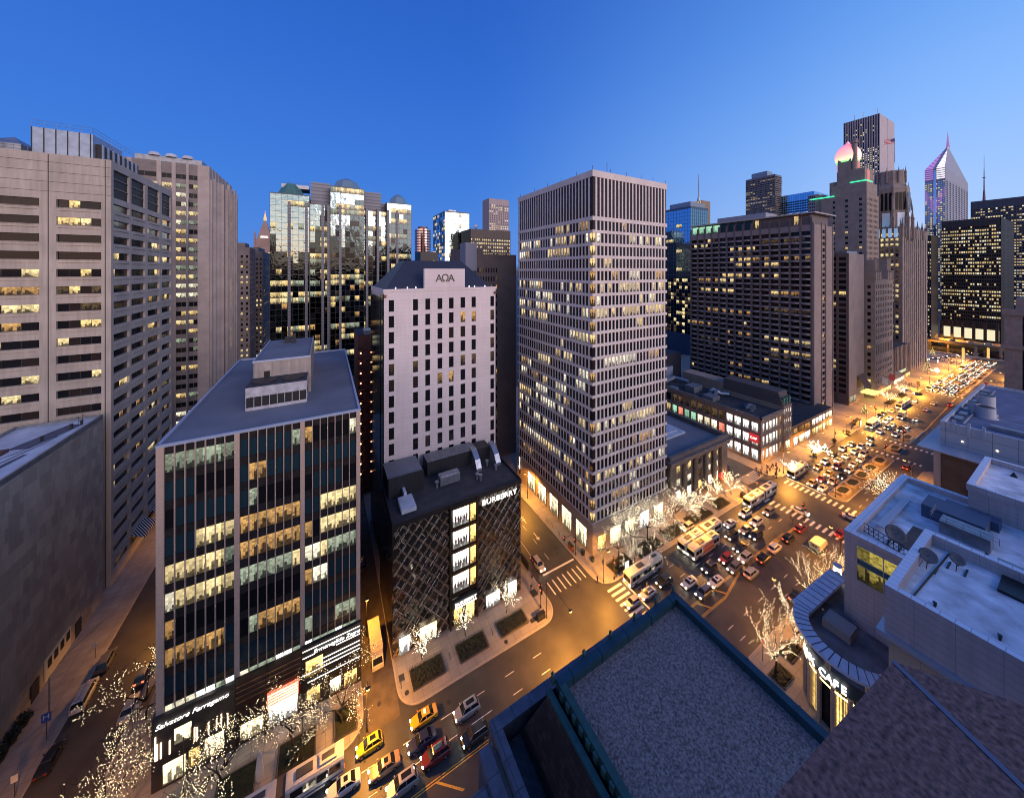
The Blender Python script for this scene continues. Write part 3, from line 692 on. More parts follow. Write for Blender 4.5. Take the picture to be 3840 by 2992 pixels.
# -- dark plaid-glazed store
B = Bldg('plaid_glass_store', 'five-storey black store with diagonal plaid screen and lit lettering', 12.0, 42.8, 71.8, 89.5)
bg_ = glass('black_reflective_panel', (.02, .017, .013), .07, .0, .12, 1.0)
B.wall.box(12, 42.8, 72.3, 89.6, 0, 27.6, B.mi(bg_), B.mi(roofdark)); B.wall.box(12.01, 42.79, 71.8, 72.29, 27.0, 28.0, B.mi(black)); B.wall.box(12, 12.3, 72.3, 89.5, 27.6, 28.1, B.mi(black)); B.wall.box(42.5, 42.8, 72.3, 89.5, 27.6, 28.1, B.mi(black))
B.finish()
p = B.root
lat = mat('bronze_lattice', (.42, .31, .20), .45, .4); lat2 = mat('bright_lattice', (.85, .78, .62), .4, .3)
def lattice(mb, u0, u1, z0, z1, y, m, sl, off, stp, w_, keep, L0, rr):
    """short bars along one diagonal, broken into a plaid"""
    s_, c_ = math.sin(sl), math.cos(sl)
    k = -60
    while k < 60:
        k += 1
        for t in range(-40, 60):
            if rr.random() > keep: continue
            a = t * L0; b_ = a + L0 * .82
            ux = u0 + off + k * stp
            pa = (ux + a * c_, z0 + a * s_); pb = (ux + b_ * c_, z0 + b_ * s_)
            if min(pa[0], pb[0]) < u0 or max(pa[0], pb[0]) > u1 or min(pa[1], pb[1]) < z0 or max(pa[1], pb[1]) > z1: continue
            nx, nz = -s_ * w_, c_ * w_
            q = [(pa[0] - nx, y, pa[1] - nz), (pb[0] - nx, y, pb[1] - nz), (pb[0] + nx, y, pb[1] + nz), (pa[0] + nx, y, pa[1] + nz)]
            mb.face(q, m)
            mb.face([(q[3][0], y, q[3][2]), (q[2][0], y, q[2][2]), (q[2][0], y + .25, q[2][2]), (q[3][0], y + .25, q[3][2])], m)
rr = random.Random(3)
for (a, b_) in ((12.1, 24.2), (30.9, 42.7)):
    mb = MB()
    for o_ in (0, .32): lattice(mb, a, b_, .6, 27.6, 71.9, 0, R(50), o_, 2.3, .035, .93, .9, rr); lattice(mb, a, b_, .6, 27.6, 71.86, 0, R(-50), .9 + o_, 2.3, .035, .9, .9, rr)
    lattice(mb, a, b_, .6, 27.6, 71.82, 1, R(50), 1.0, 2.1, .028, .55, 1.45, rr); lattice(mb, a, b_, .6, 27.6, 71.8, 1, R(-50), .2, 4.2, .028, .22, 1.45, rr)
    mb.build('plaid_screen', [lat, lat2], p)
mb = MB(); mb.box(24.2, 24.5, 71.4, 72.3, .15, 27.6); mb.box(30.6, 30.9, 71.4, 72.3, .15, 27.6)
for z in (26.9, 22.1, 17.2, 12.3, 7.4): mb.box(24.5, 30.6, 71.5, 72.3, z - .25, z + .25)
mb.build('bay_frame', mat('bay_bronze', (.10, .07, .045), .35, .7), p)
for z in (22.6, 17.7, 12.8, 7.9):
    o = pane(p, 24.9, 28.7, z, z + 3.9, 'shopw', 71.75, 'poster'); pane(p, 29.1, 30.4, z, z + 3.9, 'shopa', 71.75)
    g = MB(); rq = random.Random(int(z * 10))
    for k in range(5):
        x = 25.4 + k * .65 + rq.random() * .2; h = 1.3 + rq.random() * .7
        g.loft([[(x - a, 71.70, z + .5 + zz), (x + a, 71.70, z + .5 + zz), (x + a, 71.72, z + .5 + zz), (x - a, 71.72, z + .5 + zz)] for a, zz in ((.10, 0), (.14, h * .4), (.22, h * .62), (.2, h * .8), (.08, h * .84), (.13, h * .93), (.1, h))])
    g.build('printed_figure', [mat('poster_print', (.25, .14, .12), .6, noise=(1.5, .5))], o)
pane(p, 13.3, 15.5, .5, 4.0, 'shopw', 71.7); pane(p, 17.6, 21.2, .4, 4.0, 'shop', 71.7); pane(p, 33.0, 36.6, .4, 3.6, 'shopw', 71.7); pane(p, 38.9, 41.3, .5, 3.9, 'shopw', 71.7)
mb = MB(); mb.box(24.4, 30.7, 70.6, 71.4, 5.3, 6.9, 0); o = mb.build('entrance_canopy', black, p)
mb = MB(); mb.box(25, 30.2, 70.55, 70.6, 5.35, 5.5); mb.build('light_strip', emit('canopy_strip', (1, .9, .7), 6), o)
pane(p, 25.2, 27.0, .3, 4.6, 'shopa', 71.7, 'door'); pane(p, 28.0, 30.0, .3, 4.6, 'shopa', 71.7, 'door')
bw = emit('store_letters', (1, .98, .95), 3)
text(p, 'BURBERRY', 1.7, (36.6, 71.6, 25.7), ROTW, bw, .06, sx=1.12, sp=1.05); text(p, 'BURBERRY', .95, (27.5, 70.5, 6.2), ROTW, bw, .04, sx=1.1, sp=1.05)
# store roof equipment
bk = mat('black_screen', (.02, .02, .024), .5, joint=(.5, 60, .04, 2.2, .1))
mb = MB(); mb.box(12.6, 20.6, 80.5, 88.8, 27.6, 31.8, 0, 1); mb.box(12.6, 20.6, 80.5, 80.8, 31.8, 32.3, 0); mb.build('mechanical_screen', [bk, roofblue], p)
mb = MB(); mb.box(22.6, 36.2, 84.6, 88.9, 27.6, 31.4, 0, 1)
for k in range(24): mb.box(22.7 + k * .56, 22.78 + k * .56, 84.7, 88.9, 31.4, 31.5, 1)
mb.build('louvred_plant_room', [bk, metal], p)
mb = MB(); mb.box(36.5, 40.3, 85, 88.8, 27.6, 31, 0, 0); mb.build('plant_box', bk, p)
for x, h in ((35.0, 0), (40.6, 0)):
    mb = MB(); pts = [(x, 85.5, 31.6), (x, 83.4, 31.4), (x, 81.4, 30), (x, 80.2, 28.2)]
    mb.loft([[(q[0] - .7, q[1], q[2] - .4), (q[0] + .7, q[1], q[2] - .4), (q[0] + .7, q[1], q[2] + .4), (q[0] - .7, q[1], q[2] + .4)] for q in pts]); mb.build('curved_duct', duct, p)
mb = MB(); mb.box(24.3, 29.3, 79, 81.2, 27.9, 29.9); mb.box(24.6, 29, 79.2, 81, 29.9, 30.0)
for k in range(8): mb.box(24.4 + k * .62, 24.48 + k * .62, 78.94, 79, 28, 29.8)
mb.build('air_handler', duct, p)
mb = MB(); mb.box(14.2, 17.3, 73.6, 78.3, 28.1, 29.0); mb.box(15.6, 16.2, 78.3, 81, 28.4, 29.6); mb.build('skylight_box', roofwhite, p)
for x, y in ((23.6, 79.6), (33.4, 77.8), (33.9, 77.0), (39.2, 79), (38, 82)): mb = MB(); mb.cyl(x, y, 27.6, 28.9, .32, n=10); mb.cyl(x, y, 28.9, 29.1, .5, n=10); mb.build('roof_vent', duct, p)

# -- white gridded office tower
B = Bldg('white_grid_tower', 'tall white precast office tower gridded with narrow windows at the street corner', 65.5, 97.5, 71, 112.5)
d = .16
B.core(0, 107.8, mat('tower_core', (.03, .028, .03), .6), roofblue, {'W': d, 'N': d})
cW = cols(67.0, 96.4, 20, .66); cN = cols(72.6, 111.6, 27, .66)
z_rows = [(9.2 + 3.58 * i + 0.0, 9.2 + 3.58 * i + 2.72) for i in range(24)]
top = (95.4, 106.5); 
kW = litf(B.r, .16, ('wb', 'wa', 'wc', 'wh')); kN = litf(B.r, .22, ('wb', 'wa', 'wh', 'wc'))
litrows = {3: .8, 5: .6, 7: .7, 16: .9, 17: .6, 18: .7, 22: .7}
def boost(f, rr):
    def g(i, j):
        k = f(i, j)
        if j in litrows and k[0] == 'd' and rr.random() < litrows[j] * .5: k = rr.choice(('wb', 'wa', 'wh'))
        return k
    return g
allr = z_rows + [top]
B.grid('W', 71, 66.6, 96.8, 8.8, 106.9, cW, allr, d, white625, boost(lambda i, j: 'dkr' if j == 24 else kW(i, j), B.r), sd=.04)
B.grid('N', 65.5, 72.2, 112.0, 8.8, 106.9, cN, allr, d, white625, boost(lambda i, j: 'dkr' if j == 24 else kN(i, j), B.r), sd=.04)
# full-width bands that wrap the corner, and the parapet
zz = [8.8] + [z for r_ in allr for z in r_] + [108.4]
for k in range(0, len(zz), 2):
    z0, z1 = zz[k], zz[k + 1]
    B.wall.box(65.38, 97.62, 70.88, 70.955, z0, z1, B.mi(white625)); B.wall.box(65.38, 65.45, 70.955, 112.6, z0 , z1, B.mi(white625))
for j, (z0, z1) in enumerate(allr):
    k = 'dkr' if j == 24 else B.r.choice(('dk', 'wc', 'dk2', 'wa'))
    B.win('W', 71, 65.7, 66.55, z0, z1, -.1, k, 'corner_window'); B.win('N', 65.5, 71.15, 72.15, z0, z1, -.1, k, 'corner_window')
B.core(0, 8.8, mat('podium_stone', (.36, .28, .22), .7, noise=(.3, .2), joint=(2.6, 2.2, .025, .6, .06)), roofdark, x0=65.3, x1=98.2, y0=70.75, y1=113)
B.finish()
p = B.root
mb = MB()
for x, y in [(65.6, 71.1), (97, 71.1), (65.6, 78), (65.6, 85.5), (65.6, 93), (65.6, 101), (65.6, 111), (72.5, 71.1), (79, 71.1), (85.5, 71.1), (91, 71.1)]: mb.cyl(x, y, 108.4, 109.6, .07, n=5)
mb.cyl(76, 76, 108, 113.5, .08, n=5); mb.build('lightning_rod', black, p)
for k, y0 in enumerate((73.2, 80.0, 86.6, 93.4, 100.2)):
    mb = MB(); x = 65.24; mb.face([(x, y0 + 4.6, .6), (x, y0, .6), (x, y0, 6.4), (x, y0 + 4.6, 6.4)]); o = mb.build('shop_window', W['shop'], p)
    f = MB()
    for a, b_, c_, d_ in ((y0 - .1, y0, .5, 6.5), (y0 + 4.6, y0 + 4.7, .5, 6.5), (y0, y0 + 4.6, 6.4, 6.5), (y0, y0 + 4.6, 5.0, 5.08), (y0 + 1.5, y0 + 1.56, .6, 6.4), (y0 + 3.1, y0 + 3.16, .6, 6.4)): f.box(65.18, 65.28, a, b_, c_, d_)
    f.build('frame', black, o)
pane(p, 67.2, 70.2, .4, 5.0, 'shopa', 70.7); pane(p, 72.0, 76.2, .4, 5.4, 'shop', 70.7); pane(p, 78.2, 82.4, .4, 5.4, 'shop', 70.7); pane(p, 84.4, 88.6, .4, 5.4, 'shopw', 70.7); pane(p, 91, 95.4, .4, 5.4, 'shop', 70.7)
mb = MB(); mb.box(64.9, 65.2, 110.2, 110.6, 2.5, 10.5); o = mb.build('blade_sign', black, p)
text(o, 'Garrett', 1.5, (64.86, 110.4, 6.5), (R(90), R(-90), R(-90)), tw, .02, shear=.3)

# -- grey hotel slab behind
B = Bldg('grey_slab_hotel', 'dark grey slab hotel wedged between pale tower and white grid tower', 50.5, 73.5, 128, 150)
gh = mat('grey_brown_precast', (.15, .12, .12), .8, noise=(.2, .2))
B.core(0, 86.5, gh, roofdark, {'W': .3}); B.grid('W', 128, 50.5, 73.5, 0, 87, cols(51, 64.5, 11, .5), rows(3, 82, 22, .55), .3, gh, litf(B.r, .18, ('wc', 'dim')))
B.wall.box(50.5, 58, 129, 149, 86.5, 89.4, B.mi(gh)); B.finish(cap=80)
mb = MB(); mb.prism([(49.6, 127.5), (54.5, 127.5), (49.6, 134)], 80, 91.5); mb.build('slanted_screen', mat('screen_blue', (.20, .22, .30), .5), B.root)
mb = MB(); mb.box(61.8, 62.3, 127.2, 127.9, 14, 20); mb.build('banner', emit('green_banner', (.3, .7, .55), .9), B.root)
# -- columned bank-like hall
bst = mat('bank_limestone', (.20, .16, .135), .8, noise=(.4, .25), joint=(1.4, .8, .02, .7, .1, .5), streak=.15)
B = Bldg('columned_hall', 'low columned stone hall with heavy cornice beside white grid tower', 100.2, 134, 71.5, 108)
B.core(0, 16.0, bst, roofblue, {'W': 1.1})
for (x0, x1) in ((100.2, 103.2), (130.4, 134)): B.fbox('W', 71.5, x0, x1, 0, 14.6, -1.1, 0, bst)
B.fbox('W', 71.5, 103.2, 130.4, 0, .9, -1.1, .1, bst)
B.finish(); p = B.root
for x in (108.6, 114.9, 121.0, 126.2):
    mb = MB(); mb.cyl(x, 71.9, .9, 1.4, 1.0, n=16); mb.cyl(x, 71.9, 1.4, 13.2, .78, .68, n=18); mb.cyl(x, 71.9, 13.2, 14.0, .7, 1.0, n=16); mb.box(x - 1, x + 1, 71, 72.5, 14.0, 14.6); mb.build('column', bst, p, False)
mb = MB(); mb.box(99.6, 134.8, 70.9, 108.4, 14.6, 15.8); mb.box(98.9, 135.5, 70.2, 73, 15.8, 16.6); mb.box(133, 135.5, 73, 108.6, 15.8, 16.6); mb.box(98.9, 101, 73, 108.6, 15.8, 16.6); mb.box(99.8, 134.4, 71.2, 72.3, 16.6, 17.9); mb.box(133.2, 134.4, 72.3, 108, 16.6, 17.6); mb.build('cornice', bst, p)
mb = MB(); mb.box(105, 124, 82, 98, 16, 16.7); mb.box(107, 122, 84, 96, 16.7, 17.1)
mb.build('skylight', roofwhite, p)
mb = MB(); mb.box(104, 132, 107, 108, 16, 19.5)
for k in range(5): mb.box(107 + k * 5, 108 + k * 5, 106.7, 107, 17, 19.9)
mb.build('parapet_wall', mat('blue_grey_render', (.27, .28, .34), .8), p)
for xm, wd in ((105.8, 2.6), (111.7, 3.0), (118, 2.8), (123.7, 2.6), (128.4, 2.4)):
    for (z0, z1, key) in ((1.2, 4.6, 'shopw'), (6.2, 8.6, 'wh'), (10.6, 13.0, 'wa')):
        if xm == 118: key = 'dk' if z0 > 2 else 'shopa'
        pane(p, xm - wd / 2 + .3, xm + wd / 2 - .3, z0, z1, key, 72.5, 'window')
for x in (111.7, 118):
    mb = MB(); rings = []
    for a in range(0, 361, 30):
        c_ = Vector((x + .8 * math.cos(R(a)), 71.6 if x > 115 else 72.3, 5.6 + .8 * math.sin(R(a))))
        n_ = Vector((math.cos(R(a)), 0, math.sin(R(a))))
        rings.append([c_ + n_ * .2 * math.cos(R(t)) + Vector((0, 1, 0)) * .2 * math.sin(R(t)) for t in range(0, 360, 60)])
    mb.loft(rings, caps=False); o = mb.build('wreath', mat('wreath_green', (.05, .07, .04), .8, noise=(6, .5)), None)
    tag(o, 'round green wreath hanging between the columns, ' + ('nearer the white tower' if x < 115 else 'over the central doorway'), 'wreath', 'wreaths on the columned hall')
mb = MB(); mb.face([(126.6, 71.2, 4.8), (130, 71.2, 4.8), (130, 69.6, 3.6), (126.6, 69.6, 3.6)]); mb.face([(126.6, 69.6, 3.6), (130, 69.6, 3.6), (130, 69.6, 3.3), (126.6, 69.6, 3.3)]); mb.build('awning', mat('red_awning', (.4, .05, .04), .7), p)

# -- corner clothing store
gst = mat('store_stone', (.33, .25, .19), .8, noise=(.4, .2), joint=(1.2, .6, .02, .75, .06, .5))
B = Bldg('corner_clothing_store', 'three-storey stone store with white-lit windows and red square sign', 157.2, 176, 70.6, 120)
B.core(0, 18.0, gst, roofdark, {'W': .35, 'N': .35})
rws = [(1.0, 5.2), (7.0, 11.0), (12.7, 16.4)]
cw = [(158.6, 160.4), (161.4, 163.6), (164.2, 166.4), (167.0, 169.2), (169.8, 171.6), (173, 175)]
ccn = [(71.4 + 3.35 * k + .35, 71.4 + 3.35 * k + 2.85) for k in range(14)]
B.grid('W', 70.6, 157.2, 176, 0, 18.4, cw, rws, .35, gst, lambda i, j: 'shopw' if i < 5 else 'wc', sd=-.05)
B.grid('N', 157.2, 70.6, 120, 0, 18.4, ccn, rws, .35, gst, lambda i, j: ('shopw' if i < 4 else ('shopw' if j == 0 and i < 5 else ('pinkroom' if j == 1 and i == 4 else ('shop' if j == 1 and i == 5 else B.r.choice(('mint', 'wh', 'pinkroom', 'wa') if j == 1 else ('dk', 'dim', 'wh')))))), sd=-.05)
B.fbox('W', 70.6, 156.8, 176, 17.6, 18.6, 0, .45, gst); B.fbox('N', 157.2, 70.2, 120, 17.6, 18.6, 0, .45, gst); B.fbox('W', 70.6, 157, 176, 18.6, 19.2, -.4, .2, gst); B.fbox('N', 157.2, 70.4, 120, 18.6, 19.2, -.4, .2, gst)
B.finish(); p = B.root
mb = MB(); mb.box(156.2, 156.7, 71.3, 74.5, 8.6, 11.8); o = mb.build('sign', emit('sign_red', (.75, .03, .03), .75), p)
text(o, 'GAP', 1.5, (156.15, 72.9, 10.2), ROTN, tw, .02, sx=.85, sp=1.1)
mb = MB(); pts = [(164, 82, 19.3), (168, 84, 19.5), (170, 88, 19.4)]
mb.tube([(163, 79, 18.9), (167, 80, 19.4), (170, 80, 18.9)], .5, 8); mb.cyl(165, 78, 18, 19, .9, n=12); mb.cyl(168, 78.5, 18, 19.2, .9, n=12); mb.box(166, 171, 79, 81.5, 18.2, 19.2); mb.build('exhaust_duct', duct, p)
mb = MB(); mb.box(160, 166, 92, 97, 18, 20); mb.tube([(166, 94, 19.5), (170, 96, 20), (172, 95, 19), (174, 92, 19.3)], .9, 9); mb.tube([(168, 98, 19.5), (172, 99, 20), (173.5, 96, 19)], .8, 9); mb.build('air_plant', duct, p)
mb = MB(); mb.box(163, 170, 103, 108, 18, 21); mb.box(158.5, 161, 110, 114, 18, 19.2); mb.build('air_plant', metal, p)
mb = MB(); mb.tube([(160, 118, 20), (170, 119, 20.5), (172, 112, 20)], 1.0, 10); mb.build('large_duct', duct, p)
# -- mansard-roofed narrow house
B = Bldg('mansard_house', 'narrow four-storey stone house with green mansard and lit arched windows', 176.05, 184.2, 70.4, 118)
B.core(0, 20.3, gst, roofblue, {'W': .3})
B.grid('W', 70.4, 176.05, 184.2, 0, 20.3, cols(176.6, 183.7, 4, .45), [(12.0, 14.4), (16.4, 18.8), (7.6, 10.0)], .3, gst, lambda i, j: 'shopw' if j > 0 else 'wh'); B.finish(); p = B.root
mb = MB(); mb.loft([[(176.1, 70.6, 20.3), (184.1, 70.6, 20.3), (184.1, 96, 20.3), (176.1, 96, 20.3)], [(176.5, 72.6, 25.8), (183.7, 72.6, 25.8), (183.7, 96, 25.8), (176.5, 96, 25.8)]]); mb.build('mansard_roof', mat('mansard', (.10, .08, .075), .7, noise=(1.5, .3)), p)
mb = MB()
for x in (177.6, 180.1, 182.6): mb.box(x - .6, x + .6, 70.6, 72, 20.8, 23.4); mb.cyl(x, 71.0, 23.3, 23.8, .6, n=10)
mb.build('dormer', mat('verdigris', (.07, .20, .16), .6, noise=(2, .3)), p)
mb = MB(); mb.box(176.1, 184.1, 96, 118, 20.3, 23.5); mb.build('rear_wing', gst, p)
pane(p, 177.8, 181.6, 1, 4.6, 'shop', 70.3)
# -- low shop row
B = Bldg('low_shop_row', 'two-storey shop row with lit display windows left of hotel podium', 184.3, 203.4, 70.4, 100)
B.core(0, 9.6, mat('shop_row_stone', (.30, .20, .13), .8, noise=(.5, .2)), roofdark); B.finish(); p = B.root
for x0, x1, k in ((185.4, 189, 'shopw'), (190.2, 196.2, 'shop'), (197.2, 202.4, 'shopw')): pane(p, x0, x1, .5, 4.2, k, 70.3); pane(p, x0, x1, 5.6, 8.2, 'dim' if k == 'shop' else 'wc', 70.3)
# -- hotel
hst = mat('hotel_precast', (.27, .215, .20), .75, noise=(.2, .15), streak=.12); hdk = mat('hotel_pier', (.13, .105, .105), .7)
B = Bldg('balcony_hotel', 'broad dark hotel slab with rows of curved balcony fronts and flat overhanging roof', 223.4, 248, 76.2, 143.5)
B.core(0, 104, mat('hotel_core', (.02, .018, .02), .4), roofdark, {'N': .9, 'W': .5})
nb = 14; wB = (143.5 - 77.0) / nb; fh = 3.25; nf = 29
hk = litf(B.r, .16, ('wa', 'wc', 'wb', 'dim'), ('dk', 'dk', 'dkr')); 
for j in range(nf):
    z = 101 - fh * (j + 1)
    for i in range(nb):
        u = 77.0 + wB * i
        # curved balcony front
        ring0 = []; n_ = 5
        for k in range(n_ + 1):
            t = k / n_; ring0.append((223.4 - .9 + .3 + .75 * math.sin(math.pi * t) - .0, u + .35 + (wB - .7) * t))
        for k in range(n_):
            a, b_ = ring0[k], ring0[k + 1]
            xa = 223.4 - (a[0] - 222.5); xb = 223.4 - (b_[0] - 222.5)
            B.wall.face([(xb, b_[1], z), (xa, a[1], z), (xa, a[1], z + 1.05), (xb, b_[1], z + 1.05)][::-1], B.mi(hst)); B.wall.face([(xa, a[1], z + 1.05), (xb, b_[1], z + 1.05), (224.3, b_[1], z + 1.05), (224.3, a[1], z + 1.05)][::-1], B.mi(hst))
        B.win('N', 223.4, u + .4, u + wB * .62, z + 1.1, z + fh - .1, -.84, hk(i, j)); 
        B.win('N', 223.4, u + wB * .66, u + wB - .4, z + 1.1, z + fh - .1, -.84, hk(i, j) if B.r.random() < .5 else 'dk')
for i in range(nb + 1): B.fbox('N', 223.4, 77.0 + wB * i - .38, 77.0 + wB * i + .38, 0, 108.4, -.9, .3, hdk)
B.fbox('W', 76.2, 223.4, 232.8, 0, 104.6, -.5, 0, hst); B.fbox('W', 76.2, 238.4, 248, 0, 104.6, -.5, 0, hst)
B.grid('W', 76.2, 232.8, 238.4, 0, 104.6, [(233.3, 237.9)], rows(6, 103, 29, .6), .5, hst, litf(B.r, .12, ('wc', 'dim')), sd=-.2, pier=False)
for u in (223.4, 232.8, 238.4, 247.4): B.fbox('W', 76.2, u, u + .6, 0, 106, 0, .35, hst)
B.fbox('N', 223.4, 77, 143.5, 101.1, 104.4, -.9, .1, hst)
B.wall.box(225, 247, 78, 143, 104, 110.4, B.mi(hdk)); B.wall.box(222.6, 250.5, 75.4, 144, 110.4, 111.1, B.mi(mat('roof_slab', (.36, .34, .33), .7)))
for i in range(nb): 
    if i > 9: B.win('N', 225, 77.4 + wB * i, 77 + wB * (i + 1) - .4, 105, 109.8, .06, 'mint')
    elif i > 5: B.win('N', 225, 77.4 + wB * i, 77 + wB * (i + 1) - .4, 105, 110, .06, 'bl')
    elif i == 5 or i == 1: B.win('N', 225, 78.4 + wB * i, 77 + wB * (i + 1) - 1.4, 105, 109.8, .06, 'wa')
B.wall.box(228, 242, 100, 128, 111.1, 114.6, B.mi(mat('hotel_plant', (.28, .28, .32), .7)))
B.finish(cap=100)
B = Bldg('hotel_podium', 'low lit podium with canopy lights at foot of balcony hotel', 203.6, 229, 70.4, 100)
B.core(0, 9.6, mat('podium_granite', (.32, .22, .14), .6, noise=(.5, .2)), roofdark); B.finish(); p = B.root
for k in range(6): pane(p, 204.6 + k * 4, 207.6 + k * 4, .6, 4.0, 'shop' if k % 2 else 'shopa', 70.3); pane(p, 204.6 + k * 4, 207.6 + k * 4, 5.4, 8.4, 'shopw' if k < 4 else 'shop', 70.3)
# -- parking and low roofs behind the store
B = Bldg('dark_low_block', 'low dark block with floodlit roof between grid tower and hotel', 180, 222, 150, 200); B.core(0, 22, mat('low_block', (.06, .055, .07), .8), roofdark); B.wall.box(184, 200, 156, 170, 22, 25, B.mi(roofblue)); B.finish()
for x in (184, 187, 190): mb = MB(); mb.loft([[(x + q * math.cos(R(a)), 151 + q * math.sin(R(a)), 24 + z) for a in range(0, 360, 60)] for q, z in ((.05, -.4), (.4, 0), (.05, .4))]); mb.build('floodlight', emit('floodlight', (1, .97, .85), 12), B.root)
B = Bldg('blue_sided_annex', 'small blue-grey sided annex behind the corner store roof', 160, 176, 124, 150); B.core(0, 25, mat('annex_blue', (.16, .19, .30), .7), roofdark); B.finish()
# -- slab with blank side
B = Bldg('blank_side_slab', 'narrow slab with blank pale avenue side and dark striped north side', 271, 296, 76, 90)
B.core(0, 90.3, mat('slab_precast', (.30, .245, .225), .75, noise=(.15, .18), joint=(3, 3, .02, .82, .05), streak=.1), roofdark, {'N': .3})
B.grid('N', 271, 76, 90, 0, 90.6, cols(76.6, 90, 3, .72), rows(6, 89, 24, .62), .3, hdk, litf(B.r, .3, ('wa', 'wb', 'dim'), ('dkr', 'dk', 'dk')), sd=-.2)
B.wall.box(275, 292, 78, 88, 90.3, 92, B.mi(metal)); B.finish()
mb = MB(); mb.box(290, 301, 70, 76, 4.5, 5.4); mb.build('entrance_canopy', emit('canopy_gold', (1, .75, .2), 1.6, True), B.root)
mb = MB(); mb.face([(284, 75.9, 16), (294, 75.9, 16), (294, 72, 9), (284, 72, 9)]); mb.build('sloped_awning', mat('brown_awning', (.12, .06, .04), .7), B.root)
pane(B.root, 272, 282, 1, 5, 'gr', 75.9)
# -- club with gothic top
cst = mat('club_limestone', (.31, .25, .215), .8, noise=(.25, .22), joint=(1.5, .75, .02, .82, .08, .5), streak=.15)
B = Bldg('gothic_club', 'limestone club tower with paired turrets left of the tall gothic tower', 300, 334.5, 72, 84.5)
B.core(0, 74, cst, roofdark, {'W': .4, 'N': .4})
cl = [(301.5 + 3.3 * k, 303.2 + 3.3 * k) for k in range(10)]
rw = rows(8, 24, 4, .55) + rows(36, 72, 9, .6)
B.grid('W', 72, 300, 334.5, 0, 74.6, cl, rw + [(27, 33.5)], .4, cst, litf(B.r, .12, ('wc', 'wa', 'dim')))
B.grid('N', 300, 72, 84.5, 0, 74.6, [(74, 75.6), (80, 81.6)], rows(4, 72, 16, .5), .4, cst, litf(B.r, .12, ('wc', 'wa')))
for x0, x1 in ((300, 311), (323.5, 334.5)):
    B.wall.box(x0, x1, 72, 82, 74, 79, B.mi(cst)); B.wall.box(x0 + 3, x1 - .5, 73, 81, 79, 87, B.mi(cst))
    for t in range(4): B.wall.box(x0 + .3 + t * 3.3, x0 + 1.1 + t * 3.3, 71.8, 72.8, 74, 80.4, B.mi(cst)); B.wall.box(x0 + 3.2 + t * 2.1, x0 + 3.8 + t * 2.1, 72.8, 73.4, 79, 88.4, B.mi(cst))
B.finish()
pane(B.root, 303, 330, .6, 4, 'shopa', 71.9)
for i, (x, cols_) in enumerate(((304, (.6, .6, .65)), (318, (.5, .1, .12)), (330, (.6, .55, .5)))):
    mb = MB(); mb.tube([(x, 71.5, 11), (x, 67.5, 14)], .09, 5); mb.loft([[(x + dx, 67.6 + dy, z) for dx, dy in ((-.05, 0), (.05, 0), (.05, 2.4), (-.05, 2.4))] for z in (9.6, 13.6)])
    o = mb.build('banner_flag', mat('flag_%d' % i, cols_, .8), None); tag(o, ('pale', 'dark red', 'cream')[i] + ' flag on a slanted pole from the club front', 'flag', 'flags on the club')
# -- white low front further on
B = Bldg('ribbed_low_front', 'low ribbed stone front with blue-white lit shop strip', 345, 384, 74, 90)
B.core(0, 25.5, cst, roofdark); B.finish()
mb = MB()
for k in range(12): mb.box(346 + k * 3.1, 347 + k * 3.1, 73.2, 74, 5, 26.5)
mb.build('rib', cst, B.root); pane(B.root, 348, 370, 7.2, 9.4, 'mint', 73.1); pane(B.root, 372, 383, 1, 4.5, 'shopa', 73.9); pane(B.root, 346, 368, .6, 3.6, 'shop', 73.9)
# -- old hotel tower with lit dome
B = Bldg('domed_hotel_tower', 'tall stepped limestone tower topped by red-and-green lit onion dome', 345, 371, 87.2, 113)
B.core(0, 137, cst, roofdark, {'W': .4, 'N': .4})
cn = [(89.6, 91.3), (97.2, 98.9), (104.5, 106)]
B.grid('N', 345, 87.2, 113, 0, 137, cn, rows(3, 135, 33, .45), .4, cst, litf(B.r, .14, ('wa', 'wb', 'dim'), ('dk', 'bl')))
B.grid('W', 87.2, 345, 371, 0, 137, cols(346, 370.5, 9, .5), rows(3, 135, 33, .5), .4, cst, litf(B.r, .05))
B.wall.box(348, 371, 88, 108, 137, 146, B.mi(cst)); B.wall.box(350, 369, 89.5, 105, 146, 157, B.mi(cst)); B.wall.box(352, 366, 92, 110, 137, 150, B.mi(cst)); B.wall.box(345, 371, 113, 121, 0, 108, B.mi(cst)); B.wall.box(348, 371, 113, 117.5, 108, 141, B.mi(cst)); B.wall.box(343, 345, 100, 113, 0, 88, B.mi(cst))
B.wall.box(350, 358, 97, 104.5, 157, 166, B.mi(cst))
B.finish(cap=100); p = B.root
dm = MB(); cx_, cy_ = 356, 100.4
prof = [(6.2, 164), (7.0, 167), (7.2, 169.5), (6.6, 172.5), (5.1, 175.4), (3.0, 177.6), (1.2, 179), (.2, 181)]
dm.loft([[(cx_ + q * (1 + (.05 if k % 2 else 0)) * math.cos(R(k * 11.25)), cy_ + q * (1 + (.05 if k % 2 else 0)) * math.sin(R(k * 11.25)), z) for k in range(32)] for q, z in prof])
